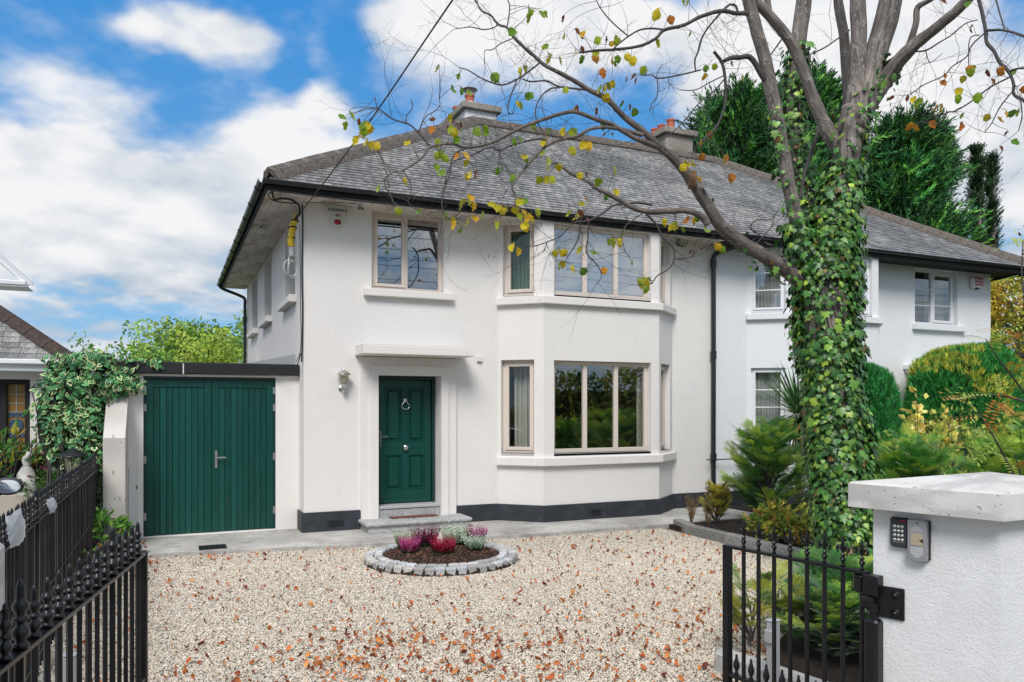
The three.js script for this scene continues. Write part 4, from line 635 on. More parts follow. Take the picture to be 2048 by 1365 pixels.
  solo('wall_cable', fuse([tube([[c1 - 0.01, 5.0, 0.012], [c1 - 0.005, 4.6, 0.018], [c1 - 0.012, 4.0, 0.012], [c1 - 0.004, 3.4, 0.014], [c1 - 0.01, 2.9, 0.012], [c1 - 0.02, 2.62, 0.014]], 0.013, 40, 6), tube([[c1 - 0.04, 4.7, -0.02], [c1 - 0.035, 4.2, -0.03], [c1 - 0.03, 3.5, -0.02], [c1 - 0.04, 2.75, -0.02], [c1 - 0.1, 2.62, 0.0]], 0.006, 30, 5), tube([[c1 - 0.03, 2.75, 0.01], [c1 - 0.1, 2.55, 0.0], [c1 - 0.35, 2.44, 0.02 - 0.35], [c1 - 0.9, 2.43, -0.34]], 0.008, 24, 5)]), M.rubber, 'black cables clipped down the front corner of the cream house', 'cable');
  const jx = 1.70;
  const j = thing('junction_joint', 'yellow taped cable joint hanging at the corner under the eaves', 'cable joint', [jx, 4.42, -0.06]);
  part('joint_body', limb([[0.06, 0.42, 0.05, 0.035], [0.0, 0.25, 0.02, 0.055], [-0.02, 0.05, 0.0, 0.055], [-0.01, -0.06, 0.0, 0.05]], 10, 4, 0.2), M.yellow, j); part('tape_band', fuse([new THREE.TorusGeometry(0.056, 0.012, 6, 14).rotateX(1.3).translate(0, 0.22, 0.018), new THREE.TorusGeometry(0.056, 0.01, 6, 14).rotateX(1.7).translate(-0.015, 0.08, 0), new THREE.TorusGeometry(0.05, 0.012, 6, 14).rotateX(1.4).translate(0.03, 0.33, 0.03)]), M.rubber, j); part('joint_cap', cyl(-0.01, -0.2, -0.06, 0, 0.045, 12), M.plasticGrey, j);
  part('stray_wire', fuse([[0, 0, 0], [0.03, -0.02, 0.4], [-0.03, 0.03, 0.9]].map(([x, y, r]) => new THREE.TorusGeometry(0.12 + r * 0.02, 0.006, 5, 30).rotateY(0.5 + r).rotateX(r * 0.5).translate(-0.03 + x, -0.38 + y, 0.02))), M.plasticWhite, j);
  solo('eaves_cable', fuse([tube([[1.34, 5.0, 0.52], [1.38, 4.93, 0.42], [1.5, 4.985, 0.3], [1.68, 5.0, 0.18], [1.79, 4.93, 0.08], [1.76, 4.8, 0.03], [1.72, 4.75, 0.0]], 0.016, 40, 6), tube([[1.36, 5.03, 0.56], [1.3, 4.98, 0.4], [1.42, 4.96, 0.2], [1.6, 4.98, 0.1], [1.78, 5.0, 0.05]], 0.009, 30, 5), tube([[1.3, 5.0, 0.615], [2.5, 4.985, 0.615], [4.5, 5.0, 0.615]], 0.013, 40, 5), tube([[1.34, 5.04, 0.612], [3, 5.02, 0.612], [5.2, 5.03, 0.612]], 0.008, 40, 5), tube([[1.86, 5.02, 0.06], [2.3, 5.035, 0.2], [2.65, 5.04, 0.25]], 0.005, 16, 5)]), M.rubber, 'tangle of black cables looped under the corner of the eaves', 'cable');
  solo('cable_coil', fuse([...Array(5)].map((_, i) => new THREE.TorusGeometry(0.07 + 0.02 * hash2(i, 1, 2), 0.006, 5, 20, 4.6).rotateZ(2.4).rotateY(hash2(i, 3, 4) - 0.5).translate(8.35 + i * 0.045, 4.93, 0.5 - i * 0.02))), M.rubber, 'black cable loops hanging from the eaves right of the upstairs bay window', 'cable');
  // overhead line from the street to the corner of the house
  const A = V(1.74, 4.78, 0.02), B = V(2.19, 5.39, 5.76);
  solo('overhead_cable', fuse([tube([A, A.clone().lerp(B, 0.33).add(V(0, -0.05, 0)), A.clone().lerp(B, 0.66).add(V(0, -0.06, 0)), B, V(2.9, 6.5, 14.5)].map((v) => [v.x, v.y, v.z]), 0.0085, 60, 6), limb([[A.x, A.y, A.z, 0.022], ...[A.clone().lerp(B, 0.045)].map((v) => [v.x, v.y - 0.006, v.z, 0.02])], 8, 3)]), M.rubber, 'black overhead cable rising from the eaves corner into the sky', 'cable');
  solo('wall_tie', fuse([cbox(4.875, 4.883, 4.445, 4.485, 0, 0.012, 0.001), cbox(4.985, 4.993, 4.445, 4.47, 0, 0.012, 0.001)]), M.rubber, 'two small dark fixing stubs in the wall left of the upstairs bay', 'fixing');
}
// ================================================================ round flower bed
{
  const cx = 3.2, cz = 2.5, R = rng(3), bed = thing('round_bed', 'round flower bed edged with two rings of pale granite setts', 'flower bed', [cx, 0, cz]);
  const soil = new THREE.CircleGeometry(0.74, 48, 0, 6.283); const rings = [];
  const P = [], I = [], U = []; const rn = 14, an = 56;
  for (let i = 0; i <= rn; i++) for (let j = 0; j <= an; j++) { const r = 0.75 * i / rn, a = j / an * 6.283, x = r * Math.cos(a), z = r * Math.sin(a); P.push(x, 0.035 + 0.06 * (1 - (i / rn) ** 2) + 0.02 * (fbm(x * 9 + 30, z * 9 + 30, 4096, 4, 3) - 0.5), z); U.push(x, z); }
  for (let i = 0; i < rn; i++) for (let j = 0; j < an; j++) { const a = i * (an + 1) + j; I.push(a, a + 1, a + an + 1, a + 1, a + an + 2, a + an + 1); }
  const g = new THREE.BufferGeometry(); g.setAttribute('position', new THREE.Float32BufferAttribute(P, 3)); g.setAttribute('uv', new THREE.Float32BufferAttribute(U, 2)); g.setIndex(I); g.computeVertexNormals(); part('mulch', g, M.soil, bed);
  // bark chips
  const chips = [], cols = ['#4a3226', '#5d4030', '#3a2720', '#6e4c3a', '#7d5a46'].map((c) => new THREE.Color(c));
  for (let i = 0; i < 1500; i++) { const r = 0.74 * Math.sqrt(R()), a = R() * 6.283, h = new THREE.BoxGeometry(0.012 + 0.05 * R() * R(), 0.004 + 0.004 * R(), 0.006 + 0.008 * R()); h.applyMatrix4(new THREE.Matrix4().makeRotationFromEuler(new THREE.Euler((R() - 0.5) * 1.2, R() * 6.28, (R() - 0.5) * 1.2)).setPosition(r * Math.cos(a), 0.045 + 0.062 * (1 - (r / 0.75) ** 2), r * Math.sin(a))); const c = cols[Math.floor(R() * 5)], n = h.attributes.position.count, q = new Float32Array(n * 3); for (let k = 0; k < n; k++) { q[k * 3] = c.r; q[k * 3 + 1] = c.g; q[k * 3 + 2] = c.b; } h.setAttribute('color', new THREE.BufferAttribute(q, 3)); chips.push(h.toNonIndexed()); }
  stuffed(part('bark_chips', fuse(chips, true), M.leafDull, bed));
  const sett = (r, n, w, d, y) => { for (let i = 0; i < n; i++) { const a = (i + (R() - 0.5) * 0.12) / n * 6.283, s = part('sett', protoSett[Math.floor(R() * 4)], M.sett[Math.floor(R() * 4)], bed); s.position.set(r * Math.cos(a), y + (R() - 0.5) * 0.012, r * Math.sin(a)); s.rotation.set((R() - 0.5) * 0.05, -a + Math.PI / 2 + (R() - 0.5) * 0.08, (R() - 0.5) * 0.08); s.scale.set(w * (2 * Math.PI * r / n) / 0.1, 1, d); } };
  const protoSett = [0, 1, 2, 3].map((k) => { const q = cbox(-0.05, 0.05, -0.05, 0.045, -0.05, 0.05, 0.014), p = q.attributes.position; for (let i = 0; i < p.count; i++) { const h = (a) => (hash2(Math.round(p.getX(i) * 900), Math.round(p.getZ(i) * 900) + Math.round(p.getY(i) * 900) * 7, a + k * 9) - 0.5) * 0.007; p.setXYZ(i, p.getX(i) + h(1), p.getY(i) + h(2), p.getZ(i) + h(3)); } q.computeVertexNormals(); return q; });
  sett(0.92, 46, 0.97, 1.1, 0.022); sett(0.80, 40, 0.97, 1.0, 0.034);
  part('mortar', lathe([[0.74, -0.05], [0.74, 0.045], [0.97, 0.03], [0.985, -0.05]], 64), surf({ map: M.soil.map, bump: M.soil.bumpMap }, { color: new THREE.Color(1.6, 1.75, 1.2), roughness: 1 }, 0.02), bed, 'mossy mortar between the setts');
  // heathers: upright flower spikes over green feet
  const spikes = (n, h, rad, cols, seed, lean = 0.55) => {
    const Q = rng(seed), T = [], C = []; const tri = (a, b, c, k) => { T.push(a.x, a.y, a.z, b.x, b.y, b.z, c.x, c.y, c.z); for (let i = 0; i < 3; i++) C.push(k.r, k.g, k.b); };
    for (let i = 0; i < n; i++) {
      const a = Q() * 6.283, r = rad * 0.55 * Math.sqrt(Q()), b = V(r * Math.cos(a), 0, r * Math.sin(a)), d = V(Math.cos(a) * lean * (r / rad + 0.15 + 0.3 * Q()), 1, Math.sin(a) * lean * (r / rad + 0.15 + 0.3 * Q())).normalize(), L = h * (0.5 + 0.6 * Q()), k0 = cols[Math.floor(Q() * cols.length)].clone().multiplyScalar(0.7 + 0.6 * Q());
      for (let s = 0; s < 16; s++) { const t = s / 16, low = t < 0.3, c = low ? new THREE.Color(0.06, 0.12, 0.035).multiplyScalar(0.6 + 0.8 * Q()) : k0.clone().multiplyScalar(0.75 + 0.5 * Q()), p = b.clone().addScaledVector(d, L * t), an = s * 2.4 + Q(), w = (low ? 0.014 : 0.021 * (1.3 - t)) * (0.8 + 0.5 * Q()), o = V(Math.cos(an), 0.75, Math.sin(an)); tri(p.clone().add(V(-Math.sin(an) * w * 0.55, 0, Math.cos(an) * w * 0.55)), p.clone().add(V(Math.sin(an) * w * 0.55, 0, -Math.cos(an) * w * 0.55)), p.clone().addScaledVector(o, w * 1.6), c); }
    }
    const g = new THREE.BufferGeometry(); g.setAttribute('position', new THREE.Float32BufferAttribute(T, 3)); g.setAttribute('color', new THREE.Float32BufferAttribute(C, 3)); g.computeVertexNormals(); return g;
  };
  const col = (...a) => a.map((c) => new THREE.Color(c));
  const hs = [
    ['pink heather at the front left of the round flower bed', -0.40, -0.08, col('#b9417f', '#c95a94', '#a83a72', '#d07aa6'), 0.24, 0.17], ['dark purple heather at the back of the round flower bed', -0.10, -0.38, col('#5f1238', '#7a1c48', '#8e2850', '#48122e'), 0.36, 0.24],
    ['crimson heather in the middle front of the round flower bed', -0.03, 0.16, col('#a3123f', '#b81c4c', '#8c1036', '#c2305a'), 0.26, 0.22], ['large silvery green heather behind the crimson one', 0.33, -0.38, col('#a9bf9c', '#bccdb0', '#98b08a', '#cfd8c4'), 0.32, 0.26],
    ['small silvery white heather at the front right of the round bed', 0.42, 0.10, col('#b4c4b0', '#c4d2c0', '#a6b8a0', '#d8dfd4'), 0.24, 0.17], ['magenta heather at the right back of the round bed', 0.60, -0.32, col('#a03070', '#b54a86', '#8a2860', '#c06a98'), 0.30, 0.18],
    ['pale green heather half hidden behind the pink one', -0.36, -0.42, col('#8fae7c', '#a2bd90', '#7d9c6c', '#b5c8a4'), 0.26, 0.16]];
  hs.forEach(([label, x, z, c, h, r], i) => { const t = thing('heather', label, 'heather', [cx + x, 0.07, cz + z], 0, 'heathers in the round flower bed'); part('flower_spikes', spikes(Math.round(70 + r * 520), h * 0.98, r * 0.84, c, 40 + i), M.petal, t); part('green_foot', spikes(40, h * 0.3, r * 0.9, col('#3a5a24', '#4c6a30', '#2c481c'), 90 + i), M.leafDull, t); });
}
// ================================================================ kerb beside the planted border
{
  const R = rng(17), k = thing('border_kerb', 'raised granite kerb between the gravel and the planted border', 'kerb', [7.4, 0, 0]);
  const run = [[7.55, 1.5], [7.36, 2.1], [7.36, 2.98], [7.37, 3.88], [7.38, 4.72], [7.38, 5.45]];
  for (let i = 0; i < run.length - 1; i++) { const [a, b] = [run[i], run[i + 1]], L = Math.hypot(b[0] - a[0], b[1] - a[1]), s = part('kerb_block', cbox(0, L - 0.012, -0.09, 0.105 + (R() - 0.5) * 0.012, -0.075, 0.075, 0.012), M.kerbStone[i % 3], k); s.position.set(a[0] - 7.4 + 0.07, 0, a[1]); s.rotation.y = -Math.atan2(b[1] - a[1], b[0] - a[0]); }
}
// ================================================================ iron railings and gates
const SPEAR = [[0.0, 0.0], [0.021, 0.0], [0.021, 0.016], [0.014, 0.021], [0.013, 0.028], [0.022, 0.046], [0.022, 0.060], [0.011, 0.078], [0.011, 0.084], [0.020, 0.090], [0.020, 0.099], [0.011, 0.105], [0.012, 0.112], [0.021, 0.132], [0.0195, 0.145], [0.012, 0.156], [0.0115, 0.168], [0.0105, 0.20], [0.006, 0.218], [0.001, 0.226]];
const finialG = uvm(lathe(SPEAR, 10));
{
  const f = thing('railing', 'long black iron boundary railing with spear finials left of the drive', 'railing', [-0.9, 0, 0]);
  const z0 = -0.28, z1 = 7.95, n = 72, barG = fuse([cbox(-0.0095, 0.0095, -0.05, 1.095, -0.0095, 0.0095, 0.002), finialG.clone().scale(0.92, 0.9, 0.92).translate(0, 1.112, 0)]), postG = fuse([cbox(-0.022, 0.022, -0.1, 1.095, -0.022, 0.022, 0.003), finialG.clone().scale(1.35, 1.05, 1.35).translate(0, 1.112, 0)]);
  for (let i = 0; i <= n; i++) { const big = i % 14 === 7, b = part(big ? 'railing_post' : 'baluster', big ? postG : barG, M.iron, f); b.position.set((hash2(i, 1, 1) - 0.5) * 0.004, 0, lerp(z0, z1, i / n)); b.rotation.set((hash2(i, 2, 1) - 0.5) * 0.01, hash2(i, 3, 1) * 6, (hash2(i, 4, 1) - 0.5) * 0.01); if (big) b.rotation.y = 0; }
  part('top_rail', cbox(-0.024, 0.024, 1.095, 1.112, z0 - 0.03, z1, 0.003), M.iron, f); part('middle_rail', cbox(-0.02, 0.02, 0.50, 0.514, z0 - 0.03, z1, 0.003), M.iron, f); part('bottom_rail', cbox(-0.02, 0.02, 0.10, 0.115, z0 - 0.03, z1, 0.003), M.iron, f);
  const R = rng(6);
  const web = (z, w, h, label, seed) => { const P = [], I = [], Q = rng(seed), n = 10, m = 8; for (let i = 0; i <= n; i++) for (let j = 0; j <= m; j++) { const t = i / n, s = j / m, bulge = 0.05 * Math.sin(t * 3.1) * (0.5 + s); P.push(-0.9 + (j % 2 ? 1 : -1) * 0 + 0.03 + bulge - 0.06 * s * s + 0.02 * (Q() - 0.5), 1.10 + h * s * (0.75 + 0.25 * Math.sin(t * 3.14)) + 0.015 * (Q() - 0.5), z + w * (t - 0.5) * (1 - 0.35 * s) + 0.012 * (Q() - 0.5)); } for (let i = 0; i < n; i++) for (let j = 0; j < m; j++) { const a = i * (m + 1) + j; I.push(a, a + 1, a + m + 1, a + 1, a + m + 2, a + m + 1); } const g = new THREE.BufferGeometry(); g.setAttribute('position', new THREE.Float32BufferAttribute(P, 3)); g.setIndex(I); g.computeVertexNormals(); return solo('plastic_scrap', g, new THREE.MeshPhysicalMaterial({ color: 0xd9dcde, roughness: 0.5, transmission: 0.45, thickness: 0, side: THREE.DoubleSide }), label, 'scrap'); };
  web(6.25, 0.55, 0.21, 'crumpled translucent plastic wrapped over the near railing spears', 21); web(4.75, 0.16, 0.12, 'small white scrap caught on the railing spears further along', 22);
}
function gateFrame(name, label, far, near, hinge) { const d = Math.hypot(near[0] - far[0], near[1] - far[1]); const t = thing(name, label, 'gate', [far[0], 0, far[1]], Math.atan2(near[0] - far[0], near[1] - far[1])); return [t, d]; }
{
  // left leaf: local +z runs from the free end towards the hinge
  const [g, L] = gateFrame('gate', 'black iron gate leaf with spear finials standing open on the left', [-0.146, 6.965], [-0.60, 9.44]);
  const bar = fuse([cbox(-0.0105, 0.0105, 0.06, 1.085, -0.0105, 0.0105, 0.002), finialG.clone().scale(1.0, 0.86, 1.0).translate(0, 1.103, 0)]), big = fuse([cbox(-0.013, 0.013, 0.06, 1.085, -0.013, 0.013, 0.002), finialG.clone().scale(1.3, 1.1, 1.3).translate(0, 1.103, 0)]);
  const n = 19; for (let i = 1; i < n; i++) { const b = part('baluster', i % 9 === 5 ? big : bar, M.iron, g); b.position.set(0, 0, L * (i - 0.25) / n); b.rotation.y = hash2(i, 5, 5); }
  // lower companion spears on the far side of the rail
  for (let i = 0; i < n; i++) { const b = part('side_spear', finialG, M.iron, g); b.position.set(-0.03, 1.085, L * (i + 0.28) / n + 0.02); b.scale.set(0.8, 0.62, 0.8); }
  part('top_rail', cbox(-0.046, 0.024, 1.085, 1.103, -0.0, L, 0.003), M.iron, g); part('bottom_rail', cbox(-0.02, 0.02, 0.06, 0.085, 0, L, 0.003), M.iron, g); part('middle_rail', cbox(-0.02, 0.02, 0.36, 0.38, 0, L, 0.003), M.iron, g);
  part('stile', cbox(-0.03, 0.026, 0.04, 1.11, -0.05, -0.001, 0.01), M.iron, g); part('hinge_stile', cbox(-0.03, 0.03, 0.04, 1.11, L, L + 0.06, 0.006), M.iron, g);
}
function fleur() {
  const G = [uvm(lathe([[0, 0], [0.017, 0], [0.018, 0.012], [0.012, 0.018], [0.013, 0.03], [0.021, 0.042], [0.021, 0.05], [0.013, 0.06], [0.013, 0.07], [0.02, 0.076], [0.02, 0.084], [0.011, 0.09], [0.009, 0.1]], 10))];
  const blade = uvm(lathe([[0.006, 0.085], [0.012, 0.11], [0.021, 0.145], [0.02, 0.165], [0.011, 0.195], [0.001, 0.222]], 8)); blade.scale(0.8, 1, 0.55); G.push(blade);
  for (const s of [-1, 1]) { G.push(limb([[0, 0.088, 0, 0.007], [0, 0.115, s * 0.012, 0.008], [0, 0.138, s * 0.032, 0.0095], [0, 0.14, s * 0.05, 0.010], [0, 0.124, s * 0.06, 0.010], [0, 0.108, s * 0.055, 0.009], [0, 0.104, s * 0.045, 0.007]], 8, 4)); G.push(limb([[0, 0.04, s * 0.018, 0.005], [0, 0.052, s * 0.026, 0.006], [0, 0.062, s * 0.024, 0.004]], 6, 3)); }
  return fuse(G);
}
{
  const [g, L] = gateFrame('gate', 'black iron gate leaf with fleur de lis finials beside the white pillar', [3.12, 8.148], [3.272, 9.03]);
  const fl = fleur().scale(0.78, 0.76, 0.55), bar = fuse([cbox(-0.0095, 0.0095, 0.06, 1.085, -0.0095, 0.0095, 0.002), fl.clone().translate(0, 1.103, 0)]), n = 8;
  for (let i = 1; i <= n; i++) { const b = part('baluster', bar, M.iron, g); b.position.z = 0.015 + (L - 0.03) * i / n; }
  const sp = uvm(lathe([[0.012, 0], [0.014, 0.012], [0.008, 0.018], [0.010, 0.026], [0.019, 0.05], [0.018, 0.065], [0.008, 0.105], [0.006, 0.11], [0.008, 0.118], [0.004, 0.126], [0.001, 0.128]], 10));
  for (let i = 0; i < n; i++) { const b = part('dog_bar', fuse([cbox(-0.0085, 0.0085, 0.06, 0.32, -0.0085, 0.0085, 0.002), sp.clone().translate(0, 0.325, 0)]), M.iron, g); b.position.z = 0.015 + (L - 0.03) * (i + 0.5) / n; }
  part('top_rail', cbox(-0.022, 0.022, 1.085, 1.103, 0, L + 0.02, 0.003), M.iron, g); part('lock_rail', cbox(-0.02, 0.02, 0.305, 0.325, 0, L, 0.003), M.iron, g); part('bottom_rail', cbox(-0.02, 0.02, 0.05, 0.075, 0, L, 0.003), M.iron, g);
  part('stile', cbox(-0.024, 0.024, 0.04, 1.103, -0.022, 0.022, 0.004), M.iron, g);
  part('top_hinge', fuse([cbox(-0.03, 0.035, 0.985, 1.09, L + 0.002, L + 0.085, 0.005), cbox(-0.02, 0.02, 0.99, 1.084, L - 0.06, L, 0.012)]), M.iron, g);
  part('pivot', fuse([cyl(0.005, 0.93, 0.99, L + 0.045, 0.016, 12), cyl(0.005, 0.905, 0.945, L + 0.045, 0.032, 14), cyl(0.005, 0.86, 0.905, L + 0.045, 0.022, 12)]), M.iron, g);
  part('hinge_stile', cbox(-0.034, 0.04, 0.02, 0.868, L + 0.008, L + 0.085, 0.014), M.iron, g);
}
// ================================================================ gate pillars
function pillarGeo(A, B, W) { return [A, [A[0] + W, A[1] + 0.0], [B[0] + W, B[1]], B]; }
{
  const A = [3.478, 9.602], B = [3.296, 9.062];
  const p = thing('gate_pillar', 'white rough rendered gate pillar with a heavy pyramid cap and keypad', 'pillar');
  const q = pillarGeo(A, B, 0.62), body = slab(q.map((v) => v), -0.1, 1.44, 0.008); part('body', body, M.dash, p);
  // cap: slab with a shallow pyramid
  const a = [3.392, 9.676], b = [3.178, 9.010], W = 0.82, c = [[a[0], a[1]], [a[0] + W, a[1] - 0.01], [b[0] + W, b[1] - 0.01], [b[0], b[1]]];
  const P = [], tri = (...v) => v.forEach((k) => P.push(...k)), y0 = 1.436, y1 = 1.555, top = [3.79, 1.618, 9.335], bev = 0.012;
  const lo = c.map(([x, z]) => [x, y0, z]), hi = c.map(([x, z]) => [x, y1, z]), inn = c.map(([x, z]) => [lerp(x, top[0], 0.03), y1 + bev * 0.8, lerp(z, top[2], 0.03)]);
  for (let i = 0; i < 4; i++) { const j = (i + 1) % 4; tri(lo[i], lo[j], hi[j]); tri(lo[i], hi[j], hi[i]); tri(hi[i], hi[j], inn[j]); tri(hi[i], inn[j], inn[i]); tri(inn[i], inn[j], top); }
  tri(lo[0], lo[2], lo[1]); tri(lo[0], lo[3], lo[2]);
  const cg = new THREE.BufferGeometry(); cg.setAttribute('position', new THREE.Float32BufferAttribute(P, 3)); cg.computeVertexNormals(); part('cap', uvm(cg), M.cap, p);
  // things on the face towards the drive: t runs from the near corner, n outwards
  const dir = V(B[0] - A[0], 0, B[1] - A[1]).normalize(), fm = new THREE.Matrix4().makeRotationY(Math.atan2(-dir.z, dir.x) + Math.PI).setPosition(A[0], 0, A[1]);
  // local x points from far to near: x = -t, z outwards
  const on = (name, label, cat, t, y) => { const o = thing(name, label, cat); const v = V(-t, y, 0.0).applyMatrix4(fm); o.position.copy(v); o.rotation.y = Math.atan2(-dir.z, dir.x) + Math.PI; return o; };
  const hp = on('hinge_plate', 'black square hinge plate with two bolts fixed to the white pillar', 'hinge', 0.49, 0.96);
  part('plate', cbox(-0.075, 0.075, -0.08, 0.08, 0.0, 0.014, 0.004), M.iron, hp); part('hinge_arm', cbox(-0.13, -0.06, -0.045, 0.02, 0.002, 0.05, 0.01), M.iron, hp);
  for (const y of [-0.045, 0.045]) part('bolt', fuse([lathe([[0.001, 0.024], [0.008, 0.024], [0.009, 0.016], [0.016, 0.014], [0.016, 0.004], [0.021, 0.003], [0.021, 0]], 12).rotateX(Math.PI / 2).translate(0.035, y, 0.014)]), M.iron, hp);
  const kp = on('keypad', 'dark grey keypad with twelve round steel buttons on the pillar', 'keypad', 0.433, 1.322);
  part('housing', cbox(-0.045, 0.045, -0.075, 0.075, 0.0, 0.035, 0.011), std({ color: new THREE.Color(0.03, 0.034, 0.04), roughness: 0.4 }), kp); part('sensor_window', cbox(0.008, 0.036, 0.056, 0.064, 0.033, 0.0365, 0.001), M.lensRed, kp);
  for (let r = 0; r < 4; r++) for (let c2 = 0; c2 < 3; c2++) part('button', lathe([[0.001, 0.004], [0.0065, 0.0035], [0.0085, 0]], 12).rotateX(Math.PI / 2).translate(-0.02 + c2 * 0.018, 0.03 - r * 0.022, 0.035), M.steel, kp);
  part('trim_line', cbox(-0.026, 0.026, -0.049, -0.047, 0.0345, 0.036, 0.0005), M.steel, kp);
  const ic = on('intercom', 'silver curved intercom panel with a beige call window beside the keypad', 'intercom', 0.344, 1.296);
  const silver = std({ color: new THREE.Color(0.36, 0.36, 0.37), metalness: 0.5, roughness: 0.42 });
  part('back_plate', cbox(-0.046, 0.05, -0.098, 0.098, 0, 0.02, 0.006), M.rubber, ic);
  const fr = new THREE.Shape([[-0.046, -0.09], [-0.03, -0.1], [0, -0.104], [0.03, -0.101], [0.044, -0.095], [0.044, 0.096], [0.03, 0.1], [-0.03, 0.1], [-0.046, 0.096]].map((v) => new THREE.Vector2(...v))); part('front', new THREE.ExtrudeGeometry(fr, { depth: 0.018, bevelEnabled: true, bevelSize: 0.005, bevelThickness: 0.008, bevelSegments: 3, bevelOffset: -0.005 }).translate(0, 0, 0.02), silver, ic);
  part('call_window', cbox(-0.028, 0.026, -0.025, 0.034, 0.044, 0.0475, 0.001), std({ color: new THREE.Color(0.42, 0.34, 0.24), roughness: 0.3 }), ic); part('top_arc', new THREE.CircleGeometry(0.028, 24, 0, Math.PI).translate(-0.002, 0.042, 0.0468), std({ color: new THREE.Color(0.45, 0.45, 0.46), roughness: 0.35, metalness: 0.4 }), ic); part('camera_dot', new THREE.CircleGeometry(0.004, 12).translate(0, 0.084, 0.0468), M.rubber, ic);
  part('call_button', new THREE.CircleGeometry(0.012, 3, Math.PI / 3).translate(0.022, 0.0, 0.0482), M.rubber, ic);
  const dots = []; for (let r = 0; r < 6; r++) for (let c2 = 0; c2 < 7; c2++) { if (r > 3 && (c2 < r - 3 || c2 > 9 - r)) continue; dots.push(new THREE.CircleGeometry(0.0031, 8).translate(-0.026 + c2 * 0.0085 + (r % 2) * 0.002, -0.036 - r * 0.0085, 0.0469)); } stuffed(part('speaker_grille', fuse(dots), M.plasticWhite, ic));
  // left pillar: only its corner shows
  const lp = thing('gate_pillar', 'white gate pillar whose corner shows behind the left gate leaf', 'pillar', [-0.62, 0, 9.5]);
  part('body', cbox(-0.62, 0.02, -0.1, 1.3, -0.58, 0.1, 0.01), M.dash, lp); part('cap', cbox(-0.72, 0.115, 1.26, 1.5, -0.67, 0.2, 0.02), M.cap, lp);
}
// ================================================================ gate motors, kerb by the right gate
{
  const post = (p, label, ry) => { const m = thing('gate_motor', label, 'gate motor', p, ry); part('post', cbox(-0.04, 0.04, -0.05, 0.5, -0.03, 0.03, 0.008), M.plasticGrey, m); part('cover', cbox(-0.044, 0.044, 0.5, 0.512, -0.034, 0.034, 0.004), M.plasticGrey, m); part('sensor', cbox(-0.062, -0.04, 0.36, 0.45, -0.028, 0.028, 0.006), M.plasticGrey, m); return m; };
  post([3.72, 0, 7.89], 'grey steel sensor post behind the right gate leaf', 0.2); post([-0.53, 0.0, 6.78], 'grey steel sensor post behind the left gate leaf', -0.3);
  const k = solo('concrete_kerb', put(cbox(-0.07, 0.07, -0.1, 0.13, -0.35, 1.3, 0.025), face(3.84, 7.6, 0.17)), M.kerbWhite, 'pale rounded concrete kerb behind the right gate leaf', 'kerb');
}
